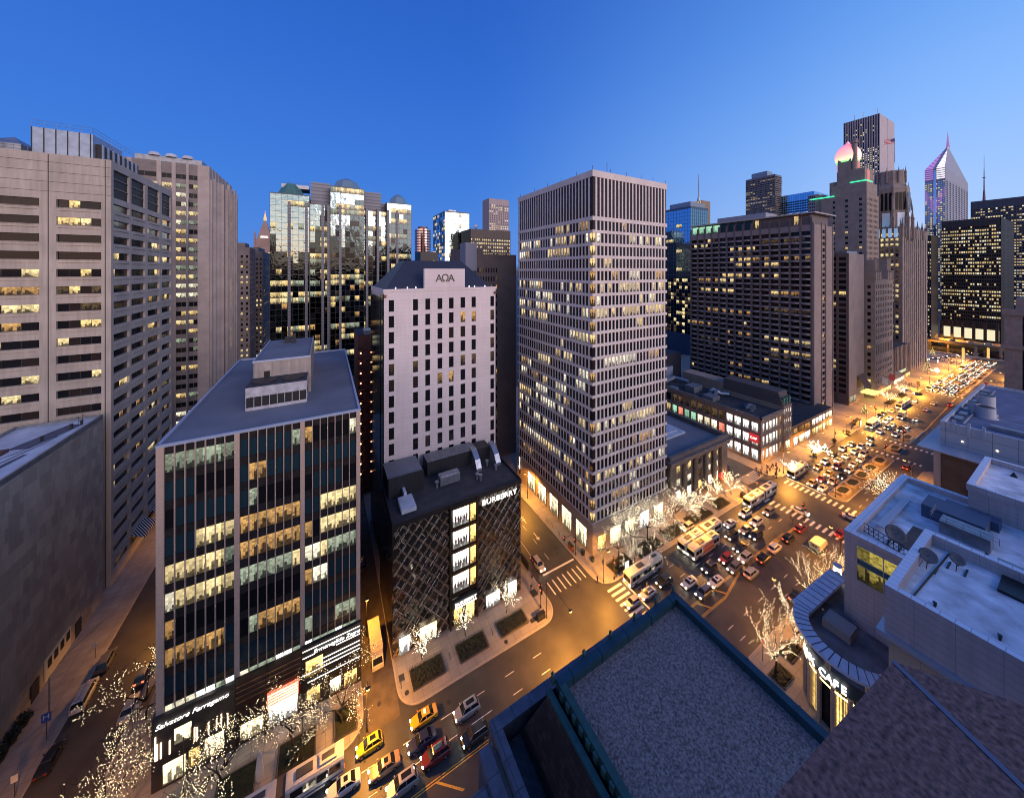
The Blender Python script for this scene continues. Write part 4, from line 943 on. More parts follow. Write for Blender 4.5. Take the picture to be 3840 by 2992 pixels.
def grad_emit(name, stops, s, z0, z1):
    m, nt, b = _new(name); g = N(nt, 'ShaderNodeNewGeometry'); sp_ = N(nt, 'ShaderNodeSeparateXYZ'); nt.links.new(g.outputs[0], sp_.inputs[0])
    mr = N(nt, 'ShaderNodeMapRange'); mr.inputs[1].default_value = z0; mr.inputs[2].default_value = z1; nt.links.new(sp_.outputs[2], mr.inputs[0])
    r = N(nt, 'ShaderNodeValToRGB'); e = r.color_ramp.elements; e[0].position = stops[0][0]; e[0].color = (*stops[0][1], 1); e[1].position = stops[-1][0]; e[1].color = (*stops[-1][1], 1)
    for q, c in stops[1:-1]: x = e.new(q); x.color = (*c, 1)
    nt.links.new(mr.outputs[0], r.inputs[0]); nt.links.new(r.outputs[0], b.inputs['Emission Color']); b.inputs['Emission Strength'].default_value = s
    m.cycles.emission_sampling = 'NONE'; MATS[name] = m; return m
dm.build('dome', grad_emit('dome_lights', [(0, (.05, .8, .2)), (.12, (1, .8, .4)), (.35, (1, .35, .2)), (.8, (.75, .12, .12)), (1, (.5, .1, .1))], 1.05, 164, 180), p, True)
mb = MB(); mb.cyl(352, 95.6, 137, 177, 1.9, 1.6, 10); mb.cyl(352, 95.6, 177, 180, 2.2, 2.0, 10); mb.build('minaret', cst, p)
mb = MB(); mb.box(344.9, 345.0, 105, 120, 137.3, 138.2); mb.box(347.8, 348, 88, 97, 146.5, 147.3); mb.box(348, 360, 87.8, 88, 146.5, 147.3); mb.build('green_lights', emit('green_string', (.05, .8, .35), 1.6), p)
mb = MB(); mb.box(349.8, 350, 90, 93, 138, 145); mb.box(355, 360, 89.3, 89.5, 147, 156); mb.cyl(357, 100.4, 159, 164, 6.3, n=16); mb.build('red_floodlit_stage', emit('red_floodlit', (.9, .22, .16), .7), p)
# -- gothic tower
tst2 = mat('gothic_limestone', (.29, .24, .215), .8, noise=(.3, .2), streak=.15)
B = Bldg('gothic_tower', 'tall gothic tower with blue-lit buttressed crown and flag on top', 385, 455, 77.9, 96)
B.core(0, 113, mat('gothic_core', (.06, .05, .055), .6), roofdark, {'N': .8, 'W': .8})
cn = cols(79.5, 95.4, 6, .62)
B.grid('N', 385, 77.9, 96, 0, 113.6, cn, rows(3, 110, 27, .62), .8, tst2, litf(B.r, .85, ('wb', 'wa', 'wb', 'dim'), ('dk', 'dk')), sd=-.5)
B.grid('W', 77.9, 385, 455, 0, 113.6, cols(388, 452, 12, .5), rows(3, 110, 27, .6), .8, tst2, litf(B.r, .2, ('wb', 'dim')), sd=-.5)
B.finish(cap=100); p = B.root
def spire(mb, x, y, z0, z1, r_=.9):
    mb.loft([[(x - q, y - q, z), (x + q, y - q, z), (x + q, y + q, z), (x - q, y + q, z)] for q, z in ((r_, z0), (r_, z0 + (z1 - z0) * .62), (r_ * 1.3, z0 + (z1 - z0) * .64), (r_ * .7, z0 + (z1 - z0) * .7), (.05, z1))])
mb = MB(); 
mb.loft([[(cx0 + q * math.cos(R(a + 22.5)), cy0 + q * math.sin(R(a + 22.5)), z) for a in range(0, 360, 45)] for cx0, cy0, q, z in ((402, 88, 11, 113), (402, 88, 10.5, 146), (402, 88, 8.6, 149), (402, 88, 8.2, 160))])
for a in range(0, 360, 45):
    x, y = 402 + 11 * math.cos(R(a + 22.5)), 88 + 9.8 * math.sin(R(a + 22.5))
    spire(mb, x, y, 113, 151, .75); spire(mb, 402 + 8.3 * math.cos(R(a)), 88 + 8.3 * math.sin(R(a)), 150, 163, .5)
    x2, y2 = 402 + 16 * math.cos(R(a + 22.5)), 88 + 11.5 * math.sin(R(a + 22.5)); spire(mb, x2, y2, 104, 131, .9)
    mb.tube([(x2, y2, 128), ((x + x2) / 2, (y + y2) / 2, 137), (x, y, 141)], .55, 5)
for k in range(11): spire(mb, 386 + k * 6.8, 78.2, 106, 117 if k % 2 else 121, .6)
for k in range(7): spire(mb, 385.5, 79 + k * 2.7, 106, 116 if k % 2 else 120, .45)
mb.build('crown', tst2, p)
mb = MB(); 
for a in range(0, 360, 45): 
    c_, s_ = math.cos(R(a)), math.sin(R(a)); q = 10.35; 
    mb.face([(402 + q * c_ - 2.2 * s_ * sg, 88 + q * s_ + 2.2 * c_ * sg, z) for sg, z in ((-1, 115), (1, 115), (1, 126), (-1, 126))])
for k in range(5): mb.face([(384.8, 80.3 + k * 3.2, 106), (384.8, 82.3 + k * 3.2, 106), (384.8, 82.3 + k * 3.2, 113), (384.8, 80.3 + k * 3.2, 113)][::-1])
mb.build('blue_flood_wash', grad_emit('blue_flood', [(0, (.10, .40, .75)), (.5, (.04, .18, .36)), (1, (.015, .06, .12))], .55, 105, 124), p)  # glowing panels carry the blue floodlight wash on the stone, fading upward
mb = MB()
for a in range(0, 360, 45):
    for sg in (-1, 0, 1):
        c_, s_ = math.cos(R(a)), math.sin(R(a)); q = 10.25; o_ = sg * 2.3
        mb.face([(402 + q * c_ - s_ * (o_ + e), 88 + q * s_ + c_ * (o_ + e), z) for e, z in ((-.7, 128), (.7, 128), (.7, 142), (-.7, 142))])
mb.build('dark_recess_panels', W['dk'], p)  # flat dark panels stand in for the shade of arched recesses
mb = MB(); mb.cyl(404, 86, 168, 188, .22, .12, 6); mb.build('flagpole', metal, p)
o = MB()
for k in range(7):
    z = 183.6 + k * .55; 
    for i in range(8):
        xa, xb = 404 - i * .95, 404 - (i + 1) * .95; ya, yb = 86 + .35 * math.sin(i * .9) + i * .5, 86 + .35 * math.sin((i + 1) * .9) + (i + 1) * .5; da, db = -i * .16, -(i + 1) * .16
        o.face([(xa, ya, z + da), (xb, yb, z + db), (xb, yb, z + .55 + db), (xa, ya, z + .55 + da)], 2 if (k >= 3 and i < 3) else k % 2)
fl = o.build('flag', [mat('flag_red', (.5, .04, .05), .8), mat('flag_white', (.6, .58, .58), .8), mat('flag_blue', (.03, .05, .2), .8)], None); tag(fl, 'red, white and blue striped flag flying above gothic tower', 'flag')
# -- skyline
def simple(name, label, x0, x1, y0, y1, z, wall, faces, roof=None, cap=60, core=None):
    B = Bldg(name, label, x0, x1, y0, y1); ins = {f[0]: f[5] for f in faces}
    B.core(0, z, core or wall, roof or roofdark, ins)
    for f, n, frac, (za, zb, nf), fz, dd, kf, ms in faces:
        u0, u1, c = {'W': (x0, x1, y0), 'N': (y0, y1, x0), 'S': (y0, y1, x1)}[f]
        B.grid(f, c, u0, u1, 0, z, cols(u0, u1, n, frac), rows(za, zb, nf, fz), dd, wall, kf, ms=ms, sd=-dd * .4)
    return B
rs = random.Random(11)
aw = mat('tall_white_granite', (.48, .42, .43), .7, noise=(.05, .08))
def aonkey(i, j): return rs.choice(('wh', 'wb', 'wh')) if ((j * 7 + i) % 9 > 1 and 50 < j < 72 and rs.random() < .8) else ('dk' if rs.random() > .1 else 'wb')
B = simple('white_skyscraper', 'tallest distant white skyscraper with dark vertical window strips', 1100, 1205, 257, 318, 438, aw, [('N', 15, .5, (4, 425, 84), .62, 1.5, aonkey, mat('dark_spandrel', (.03, .03, .035), .5)), ('W', 1, .02, (4, 425, 4), .01, 1.5, lambda i, j: None, None)])
mb_ = MB()
for y in (262, 285, 300): mb_.cyl(1105, y, 438, 452, .6, n=5)
B.finish(); mb_.build('antenna', metal, B.root)
pr = mat('grey_granite_prism', (.30, .29, .34), .5, noise=(.05, .1))
def pk(i, j): return rs.choice(('wh', 'wb')) if rs.random() < .42 else 'mirror2'
B = simple('spired_glass_tower', 'blue glass tower with chevron-lit peak and purple spire', 1000, 1200, 149.9, 174.2, 250, pr, [('N', 8, .7, (4, 248, 62), .55, .8, pk, None), ('W', 8, .6, (4, 248, 62), .5, .8, lambda i, j: 'dk', None)])
B.finish(cap=100); p = B.root
mb = MB(); ym = 162; mb.loft([[(1000, 149.9, 250), (1200, 149.9, 250), (1200, 174.2, 250), (1000, 174.2, 250)], [(1000, 149.9, 272), (1200, 149.9, 266), (1200, 174.2, 266), (1000, 174.2, 272)], [(1098, 161.5, 330), (1104, 161.5, 330), (1104, 162.5, 330), (1098, 162.5, 330)]]); mb.build('peak', pr, p)
mb = MB(); mb2 = MB()
for k in range(20):
    z = 252 + k * 3.9; f = 0 if z < 272 else (z - 272) / 58; ya = 150.4 + 11.2 * f; yb = 173.7 - 11.2 * f; xo = 999.6 + 100 * f; 
    if yb - ya < 1.5: continue
    mb.box(xo - .5, xo, ya, 160, z, z + 1.9); mb2.box(xo - .5, xo, 164, yb, z, z + 1.5)
mb.build('white_chevron_lights', emit('chevron_white', (.95, .88, 1), 1.25), p); mb2.build('purple_chevron_lights', emit('chevron_purple', (.55, .25, .85), .9), p)
mb = MB(); mb.box(999.2, 999.6, 160.4, 163.6, 20, 268); mb.build('glass_spine', W['mirror2'], p)
mb = MB()
for k in range(16): y = 150.8 + k * 1.5; mb.box(999.1, 999.5, y, y + .35, 185 + abs(k - 8) * 4, 212 + abs(k - 8) * 3)
mb.build('purple_fins', emit('fin_purple', (.6, .3, .95), .6), p)
mb = MB(); mb.loft([[(1101 - q, 162 - q, z), (1101 + q, 162 - q, z), (1101 + q, 162 + q, z), (1101 - q, 162 + q, z)] for q, z in ((2.4, 328), (1.2, 343), (.15, 362))]); mb.build('spire', emit('spire_glow', (.6, .32, .75), .5), p)
dkb = mat('black_steel_facade', (.02, .019, .022), .5)
def rowlit(p_):
    st = {}
    def f(i, j):
        if j not in st: st[j] = rs.random() * p_ * 2
        return rs.choice(('wb', 'wa', 'wh')) if rs.random() < min(st[j], .92) else 'dk'
    return f
B = simple('dark_lit_office_slab', 'black steel office tower covered with warm lit windows above the river road', 600, 690, 54.8, 92.7, 135, dkb, [('N', 26, .72, (26, 128, 27), .52, .5, rowlit(.55), None), ('W', 16, .5, (26, 128, 27), .4, .5, lambda i, j: 'dk', None)]); B.finish(cap=100)
mb = MB(); mb.face([(599.4, 56, 8), (599.4, 91, 8), (599.4, 91, 19), (599.4, 56, 19)][::-1]); mb.build('lobby_glass', emit('lobby_light', (.95, .85, .55), .9), B.root)
mb = MB()
for k in range(6): mb.box(596, 598, 56 + k * 7, 58 + k * 7, 0, 26)
mb.build('lobby_column', dkb, B.root)
B = simple('dark_office_tower', 'second black office tower partly behind the lit slab', 560, 590, 93.2, 104, 118, dkb, [('N', 9, .72, (10, 112, 27), .5, .5, rowlit(.5), None)]); B.finish(cap=60)
B = simple('wide_dark_office', 'wide dark office block with rows of lit windows under thin mast', 900, 960, 20, 110, 190, mat('blue_black_facade', (.05, .06, .09), .5), [('N', 40, .7, (20, 178, 38), .5, .6, rowlit(.6), None)]); B.finish(cap=80)
mb = MB(); mb.cyl(905, 98, 190, 206, 1.6, 1.0, 8); mb.cyl(905, 98, 206, 240, .8, .4, 6); mb.cyl(905, 98, 226, 227, 1.6, n=8); mb.cyl(905, 98, 240, 262, .3, .15, 5)
mast = mb.build('broadcast_mast', mat('mast_red', (.25, .14, .16), .6), None); tag(mast, 'tall thin broadcast mast on the wide dark office block', 'mast')
B = simple('wavy_balcony_tower', 'distant dark residential tower with thin wavy balconies', 600, 621, 251, 291.5, 228, mat('balcony_slab_tower', (.16, .16, .19), .6), [('N', 12, .8, (100, 226, 42), .55, .8, litf(rs, .22, ('wa', 'wb', 'wh'), ('dk', 'bl')), None), ('W', 6, .8, (100, 226, 42), .5, .8, litf(rs, .1), None)])
for k in range(42): B.wall.box(599.4 - (k % 3) * .4, 621.5, 250.2 - (k % 4) * .3, 291.5, 101.5 + k * 3, 101.9 + k * 3, B.mi(mat('balcony_edge', (.25, .25, .28), .7)))
B.wall.box(602, 618, 262, 284, 228, 236, B.mi(metal)); B.finish(cap=60)
B = simple('lit_glass_midrise', 'wide glass block with bright banded floors behind the hotel roof', 620, 671, 211, 251, 196, W['mirror2'], [('N', 14, .9, (120, 186, 18), .6, .4, lambda i, j: rs.choice(('wh', 'wb', 'wh')) if 2 < j < 13 and rs.random() < .8 else 'bl', None)]); B.finish(cap=60)
B = simple('grey_glass_midrise', 'small grey gridded block between lit glass block and domed tower', 600, 609, 199, 210.8, 187, pr, [('N', 6, .8, (120, 186, 14), .7, .4, lambda i, j: 'wb' if j == 5 else 'bl', None)]); B.finish(cap=60)
B = simple('blue_glass_hotel', 'blue mirrored glass tower right of white grid tower', 300, 328, 193, 219.5, 141, mat('blue_frame', (.05, .09, .16), .4), [('N', 9, .92, (20, 139, 34), .92, .15, lambda i, j: ('wb' if (j in (17, 22, 29) and i in (3, 4)) or (j == 25 and i > 5) else ('mirror2' if j > 14 else rs.choice(('dk', 'dk', 'dk', 'wb', 'dim')))), None), ('W', 9, .92, (20, 139, 34), .92, .15, lambda i, j: 'mirror' if j > 26 else ('mirror2' if j > 14 else 'dk'), None)])
B.wall.box(303, 326, 195, 217, 141, 146, B.mi(metal)); B.finish(cap=80)
B = simple('bronze_crowned_block', 'far block with lit bronze crown and slender mast', 420, 438, 255, 275, 170, mat('bronze_block', (.25, .18, .12), .6), [('N', 5, .5, (60, 165, 24), .5, .4, litf(rs, .2), None)]); B.finish(cap=40)
mb = MB()
for k in range(6): mb.box(419.6, 419.9, 256 + k * 3.2, 257.6 + k * 3.2, 158, 169.5)
mb.build('crown_light', emit('bronze_crown_light', (1, .62, .25), .7), B.root); mb = MB(); mb.cyl(424, 262, 170, 176, 1.8, 1, 8); mb.cyl(424, 262, 176, 206, .8, .25, 6); mb.build('mast', metal, B.root)
# far row above the pale tower
B = simple('silver_glass_tower', 'slim silver-green glass tower left of the black lit block', 106, 132.5, 330, 372, 141, fr, [('W', 12, .94, (10, 140, 34), .9, .15, lambda i, j: 'wb' if rs.random() < .05 else 'mirror', None), ('N', 8, .9, (10, 140, 34), .9, .15, lambda i, j: rs.choice(('mirror2', 'wb', 'bl')), None)]); B.wall.box(112, 120, 336, 344, 141, 143.5, B.mi(metal)); B.finish(cap=60)
B = simple('black_lit_block', 'wide brown-black office block with three bright window bands', 122, 165.5, 300, 326, 120.5, mat('brown_black', (.035, .022, .022), .5), [('W', 22, .7, (80, 112, 9), .5, .4, lambda i, j: rs.choice(('wb', 'wa', 'wh')) if rs.random() < .75 else 'dk', None)]); B.finish(cap=60)
mb = MB(); mb.loft([[(126 + q * 1.4, 304 + q * math.cos(R(a)), 123.5 + q * math.sin(R(a)) * 1) for a in range(0, 360, 36)] for q in (2.6, 1.6, .2)]); mb.build('satellite_dish', roofwhite, B.root)
B = simple('pale_octagon_tower', 'distant pale octagonal tower above the black lit block', 226, 262, 480, 505, 195, mat('pale_far_tower', (.36, .30, .31), .7), [('W', 9, .5, (100, 186, 26), .55, .5, litf(rs, .35, ('wb', 'wh')), None)]); B.finish(cap=60)
B = Bldg('round_banded_tower', 'small round tower with copper sunset bands beside silver glass tower', 99, 119, 420, 440); B.finish()
mb = MB()
for k in range(22): mb.cyl(109, 430, 60 + k * 3.3, 61.6 + k * 3.3, 10, n=24, m=0); mb.cyl(109, 430, 61.6 + k * 3.3, 63.3 + k * 3.3, 9.7, n=24, m=1)
mb.cyl(109, 430, 132.6, 136, 6, n=16, m=0); mb.cyl(109, 430, 0, 60, 9.8, n=24, m=0); mb.build('wall', [mat('copper_band', (.14, .08, .08), .3, .6), glass('copper_glass', (.55, .38, .36), .08, 1.)], B.root)
B = simple('dark_stub_block', 'low dark block just right of the green glass complex', 74, 90, 300, 320, 97, dkb, [('W', 6, .6, (40, 90, 14), .5, .3, litf(rs, .3, ('wc', 'wa')), None)]); B.finish(cap=40)
# -- filler blocks of the far city seen through the gaps
for nm, x0, x1, y0, z in (('dull brown block low behind the round banded tower', 84, 118, 460, 92), ('grey block low between the green glass towers and crowned tower', -75, -45, 520, 88), ('dark block low behind the grey slab hotel', 66, 120, 240, 78), ('low brown block left of the blue glass tower', 225, 262, 300, 84), ('low grey block far down the gap beside the white grid tower', 120, 200, 520, 86)):
    B = Bldg('far_city_block', nm, x0, x1, y0, y0 + 40); m_ = mat('far_block_%d' % x0, (.12 + .03 * rs.random(), .10, .10), .8)
    B.core(0, z, m_, roofdark, {'W': .3}); B.grid('W', y0, x0, x1, 0, z + .3, cols(x0, x1, 9, .55), rows(4, z - 3, 16, .5), .3, m_, litf(rs, .35, ('wa', 'wc', 'wb'))); B.finish(cap=40)
# -- building at the right edge
rl = mat('ornate_terracotta', (.28, .225, .21), .8, noise=(.4, .25), streak=.2)
B = Bldg('ornate_corner_tower', 'ornate stone tower with amber windows at right edge', 305, 335, -20, 27)
B.core(0, 58, rl, roofdark, {'N': .5, 'E': 0}); B.grid('N', 305, -20, 27, 0, 58.6, [(27 - 5.2 - 7 * k, 27 - 2.2 - 7 * k) for k in range(6)], rows(4, 40, 10, .6) + [(43, 51)], .5, rl, litf(B.r, 1.2, ('wa', 'wb', 'pinkroom', 'wa'), ('dk',)))
B.wall.box(304, 306, -20, 28, 40.3, 42.3, B.mi(rl)); B.wall.box(304, 306, -20, 27.6, 57.5, 60.5, B.mi(rl)); B.wall.box(308, 334, -20, 24, 58, 66, B.mi(rl)); B.finish()
B = simple('white_edge_tower', 'white gridded tower slice at the extreme right edge', 322, 340, -20, 17, 124, mat('white_edge', (.55, .5, .53), .7), [('N', 9, .6, (62, 122, 15), .7, .5, litf(rs, .6, ('wb', 'wh')), None)]); B.finish()
# ------------------------------------------------------------------ west side of the avenue
pan = mat('cream_wall_panel', (.60, .51, .50), .6, noise=(.3, .12), joint=(3.4, .95, .035, .6, .05), streak=.2)
roofice = mat('weathered_blue_roof', (.72, .72, .78), .6, noise=(.35, .55), mode='roof', bump=(3, .15, .02))
cop = mat('metal_coping', (.70, .74, .85), .5, .1, joint=(1.2, 1.2, .05, .55, .05), mode='roof')
cop2 = mat('metal_coping_side', (.48, .50, .56), .45, .4)
def parapet(mb, x0, x1, y0, y1, z0, z1, w, m=0, mt=1):
    mb.box(x0, x1, y1 - w, y1, z0, z1, m, mt); mb.box(x0, x1, y0, y0 + w, z0, z1, m, mt); mb.box(x0, x0 + w, y0 + w, y1 - w, z0, z1, m, mt); mb.box(x1 - w, x1, y0 + w, y1 - w, z0, z1, m, mt)
B = Bldg('raised_box_wing', 'cream panelled box wing with recessed roof, satellite dishes and pale coping in front', 68.7, 89.6, -40, 15.6)
B.wall.box(68.9, 89.4, -40, 15.4, 29.6, 34.2, B.mi(pan), B.mi(roofice)); B.finish(); p = B.root
mb = MB(); parapet(mb, 68.7, 89.6, -40, 15.6, 29.6, 36, 1.0); mb.build('parapet', [pan, cop], p)
mb = MB(); mb.box(68.1, 90, -40, 16.3, 28.9, 29.58); mb.build('ledge', cop2, p)
mb = MB(); mb.box(69.2, 90, -40, 15.3, 0, 28.9); mb.build('lower_wall', mat('beige_lower_wall', (.55, .44, .33), .7, noise=(.3, .1), joint=(2.4, 4, .03, .6, .04)), p)
def dish(x, y, z, r_, az, el, label):
    d = Vector((math.cos(R(az)) * math.cos(R(el)), math.sin(R(az)) * math.cos(R(el)), math.sin(R(el)))); u = d.cross(Vector((0, 0, 1))).normalized(); v_ = u.cross(d)
    c0 = Vector((x, y, z + r_ + .7)); mb = MB()
    mb.loft([[c0 + d * (q * q * .28 * r_ + off) + (u * math.cos(R(a)) + v_ * math.sin(R(a))) * q * r_ for a in range(0, 360, 18)] for q, off in ((.05, 0), (.35, 0), (.7, 0), (1, 0), (1, -.05), (.5, -.08))], caps=False)
    t = thing('satellite_dish', label, 'satellite dish', (x, y, z), 0, 'satellite dishes on the near roofs')
    mb.build('reflector', mat('dish_grey', (.17, .15, .15), .6, noise=(2, .3)), t, True)
    mb = MB(); mb.tube([c0 - d * .05, (x, y, z + .6)], .07, 5); mb.box(x - 1.1, x + 1.1, y - .9, y - .7, z, z + .15); mb.box(x - 1.1, x + 1.1, y + .7, y + .9, z, z + .15); mb.tube([(x - .9, y, z + .1), c0], .05, 4); mb.tube([(x + .9, y, z + .1), c0], .05, 4)
    mb.build('mount', black, t); mb = MB(); mb.tube([c0, c0 + d * r_ * .8], .04, 4); mb.build('feed_arm', metal, t)
x, y = at(3480, 2125, 34.2); dish(x, y, 34.2, 1.0, 200, 40, 'grey satellite dish standing left on the recessed roof of the box wing')
x, y = at(3590, 2135, 34.2); dish(x, y, 34.2, .8, 200, 45, 'smaller dish right of the other on the recessed box-wing roof')
for px, py in ((3505, 2275), (3750, 2400), (3535, 2055), (3700, 2090)):
    x, y = at(px, py, 34.2); mb = MB(); mb.cyl(x, y, 34.2, 34.75, .12, n=8); mb.cyl(x, y, 34.75, 34.9, .2, n=8); mb.box(x + .3, x + .7, y - .1, y + .1, 34.2, 34.5); mb.build('roof_vent', black, p)
mb = MB(); mb.box(84, 89, -10, 8, 34.2, 34.6); mb.tube([(72, 13.6, 34.35), (88, 12.8, 34.35)], .1, 5); mb.build('pipe_run', black, p)
# wing with window and terrace
B = Bldg('terrace_wing', 'cream wing with blue-lit flat roof, big lit corner window and dark dish', 90.4, 128, -40, 26)
B.core(0, 27.4, pan, roofice, x0=90.4); B.finish(); p = B.root
mb = MB(); parapet(mb, 90.35, 128, -40, 26.05, 27.4, 28.5, 1.3); mb.build('parapet', [pan, cop], p)
mb = MB(); mb.face([(90.25, 24.2, 20.2), (90.25, 16.5, 20.2), (90.25, 16.5, 26.8), (90.25, 24.2, 26.8)]); o = mb.build('window', lit('lounge_interior', (.8, .62, .12), .55, .8, .3), p)
g = MB()
for y in (24.2, 20.6, 17.2): g.box(90.1, 90.3, y - .06, y + .06, 20.1, 26.9)
for z in (20.1, 23.2, 24.3, 26.8): g.box(90.12, 90.3, 16.5, 24.2, z, z + .1)
g.box(90.15, 90.28, 16.5, 24.1, 23.3, 24.3, 1); g.build('frame', [cop2, mat('teal_spandrel', (.05, .12, .13), .3)], o)
x, y = at(3355, 2045, 27.4); dish(x, y, 27.4, 1.5, 215, 35, 'large dark mesh dish with lattice mount near the edge of the terrace-wing roof')
mb = MB(); a = at(3240, 1990, 27.5); b_ = at(3390, 2080, 27.5)
for zz_ in (27.5, 28.3, 29.1): mb.tube([(a[0], a[1], zz_), (b_[0], b_[1], zz_)], .06, 4)
for k in range(9): t = k / 8; x, y = a[0] + (b_[0] - a[0]) * t, a[1] + (b_[1] - a[1]) * t; mb.tube([(x, y, 27.4), (x, y, 29.1)], .05, 4); mb.tube([(x, y, 27.5), (x + .6, y - .9, 28.6)], .04, 4)
mb.build('pipe_rack', black, p)
mb = MB(); a = at(3300, 1975, 28); b_ = at(3402, 1872, 28); d_ = Vector((b_[0] - a[0], b_[1] - a[1], 0)); n_ = Vector((-d_.y, d_.x, 0)).normalized() * .55
mb.prism([(a[0] - n_.x, a[1] - n_.y), (b_[0] - n_.x, b_[1] - n_.y), (b_[0] + n_.x, b_[1] + n_.y), (a[0] + n_.x, a[1] + n_.y)], 27.9, 28.2); mb.build('roof_walkway', cop2, p)
mb = MB(); mb.box(112, 118, 12, 20, 27.4, 30); mb.box(118, 121, 11, 18, 27.4, 29.2); mb.build('blue_plant', mat('blue_plant', (.06, .09, .16), .5), p)
mb = MB(); mb.box(108, 111.5, 11, 17, 27.4, 29.8); rail(mb, [(107.5, 10), (107.5, 18), (112, 18)], 29.8, 1.2); mb.box(104, 105.5, 4, 10, 27.4, 28.6); mb.build('chiller', metal, p)
mb = MB(); pts = [(100, 14, 28.5), (98.5, 8, 29.6), (97, 2, 30), (95.5, -6, 30), (95, -14, 29.5)]
mb.loft([[(q[0] - 1.5, q[1], q[2] - 1.1), (q[0] + 1.5, q[1], q[2] - 1.1), (q[0] + 1.5, q[1], q[2] + 1.1), (q[0] - 1.5, q[1], q[2] + 1.1)] for q in pts]); mb.build('big_duct', mat('ribbed_duct', (.34, .38, .45), .4, .6, joint=(1.1, 60, .06, .5, .1)), p)
mb = MB(); mb.face([(96, 20, 27.42), (106, 20, 27.42), (106, -10, 27.42), (92, -10, 27.42), (92, 4, 27.42)]); mb.build('dark_paving', mat('dark_paving', (.12, .09, .08), .8, joint=(1.4, 1.4, .03, .6, .1), mode='roof'), p)
mb = MB(); mb.box(123.2, 145, -40, 15.4, 26, 32.2, 0, 2); parapet(mb, 123, 145.2, -40, 15.6, 32.0, 33.4, 1.0, 0, 1); mb.build('upper_box', [pan, cop, roofice], p)
x, y = at(3802, 1787, 32.2); mb = MB(); mb.loft([[(x - q, y - q, z), (x + q, y - q, z), (x + q, y + q, z), (x - q, y + q, z)] for q, z in ((.5, 32.2), (.05, 33.2))]); mb.build('vent_cone', black, p)
# cafe with round canopy
B = Bldg('corner_cafe', 'curved corner cafe with lit lettering, amber windows and ribbed metal canopy ring', 76, 100, 12, 31, 'cafe')
p = B.root
outer = [(90.2, 31.2), (86.3, 31.2), (83.3, 30.9)]
cc = (82.6, 23.0); ro = 7.9
arc = [(cc[0] + ro * math.cos(R(a)), cc[1] + ro * math.sin(R(a))) for a in range(95, 262, 9)]
def ring(path_o, path_i, z0, z1, mb, m=0, mt=None):
    for k in range(len(path_o) - 1):
        a, b_, c_, d_ = path_o[k], path_o[k + 1], path_i[k + 1], path_i[k]
        mb.face([(a[0], a[1], z1), (d_[0], d_[1], z1 + .25), (c_[0], c_[1], z1 + .25), (b_[0], b_[1], z1)][::1], m if mt is None else mt)
        mb.face([(a[0], a[1], z0), (a[0], a[1], z1), (b_[0], b_[1], z1), (b_[0], b_[1], z0)][::1], m); mb.face([(d_[0], d_[1], z0), (c_[0], c_[1], z0), (c_[0], c_[1], z1 + .25), (d_[0], d_[1], z1 + .25)], m)
        mb.face([(a[0], a[1], z0), (b_[0], b_[1], z0), (c_[0], c_[1], z0), (d_[0], d_[1], z0)], m)
inn = [(cc[0] + (ro - 2.3) * math.cos(R(a)), cc[1] + (ro - 2.3) * math.sin(R(a))) for a in range(95, 262, 9)]
mb = MB(); ring(arc, inn, 13.3, 13.8, mb); mb.prism([(82, 31.3), (98, 30.6), (98, 27.8), (82, 28.5)], 13.3, 13.9)
mb.build('canopy', mat('ribbed_canopy', (.62, .66, .76), .5, .1, noise=(.6, .15)), p)
mb = MB()
for k in range(len(arc)): 
    a, i_ = arc[k], inn[k]; mb.tube([(a[0], a[1], 13.85), (i_[0], i_[1], 14.1)], .05, 4)
for k in range(9): mb.tube([(83 + k * 1.8, 31.2 - k * .08, 13.95), (83 + k * 1.8, 28.4 - k * .08, 13.95)], .05, 4)
mb.build('canopy_rib', black, p)
wr_ = 6.2; wa_ = [(cc[0] + wr_ * math.cos(R(a)), cc[1] + wr_ * math.sin(R(a))) for a in range(90, 272, 7)]
mb = MB(); mb.prism(wa_ + [(100, 17), (100, 29.2)], 8.4, 11.0, 0, 1); mb.prism([(cc[0] + (wr_ - .5) * math.cos(R(a)), cc[1] + (wr_ - .5) * math.sin(R(a))) for a in range(90, 272, 7)] + [(100, 17.4), (100, 28.7)], 0.15, 8.4, 2)
mb.build('drum_wall', [mat('teal_band', (.03, .05, .06), .5), mat('terrace_roof', (.20, .18, .185), .8, noise=(.4, .6), mode='roof'), W['dk']], p)
mb = MB()
for a in range(96, 262, 20):
    x, y = cc[0] + (wr_ - .1) * math.cos(R(a)), cc[1] + (wr_ - .1) * math.sin(R(a)); mb.cyl(x, y, .15, 8.4, .38, n=10)
mb.build('stone_pier', mat('cafe_stone', (.45, .33, .24), .7, joint=(3, .8, .03, .7, .05)), p)
for a in range(106, 262, 40):
    mb = MB(); 
    for q in range(a - 8, a + 8, 4):
        A_, B_ = [(cc[0] + (wr_ - .35) * math.cos(R(t)), cc[1] + (wr_ - .35) * math.sin(R(t))) for t in (q, q + 4)]
        mb.face([(A_[0], A_[1], .4), (A_[0], A_[1], 7.8), (B_[0], B_[1], 7.8), (B_[0], B_[1], .4)])
    mb.build('shop_window', MT('shopa'), p)
mb = MB()
for a in range(96, 256, 4):
    A_, B_ = [(cc[0] + (wr_ + .12) * math.cos(R(t)), cc[1] + (wr_ + .12) * math.sin(R(t))) for t in (a, a + 4)]
    mb.face([(A_[0], A_[1], 7.75), (A_[0], A_[1], 8.05), (B_[0], B_[1], 8.05), (B_[0], B_[1], 7.75)])
mb.build('cove_light', emit('cove_light', (1, .7, .25), 5), p)
LET0, LETD = 130, 8.4
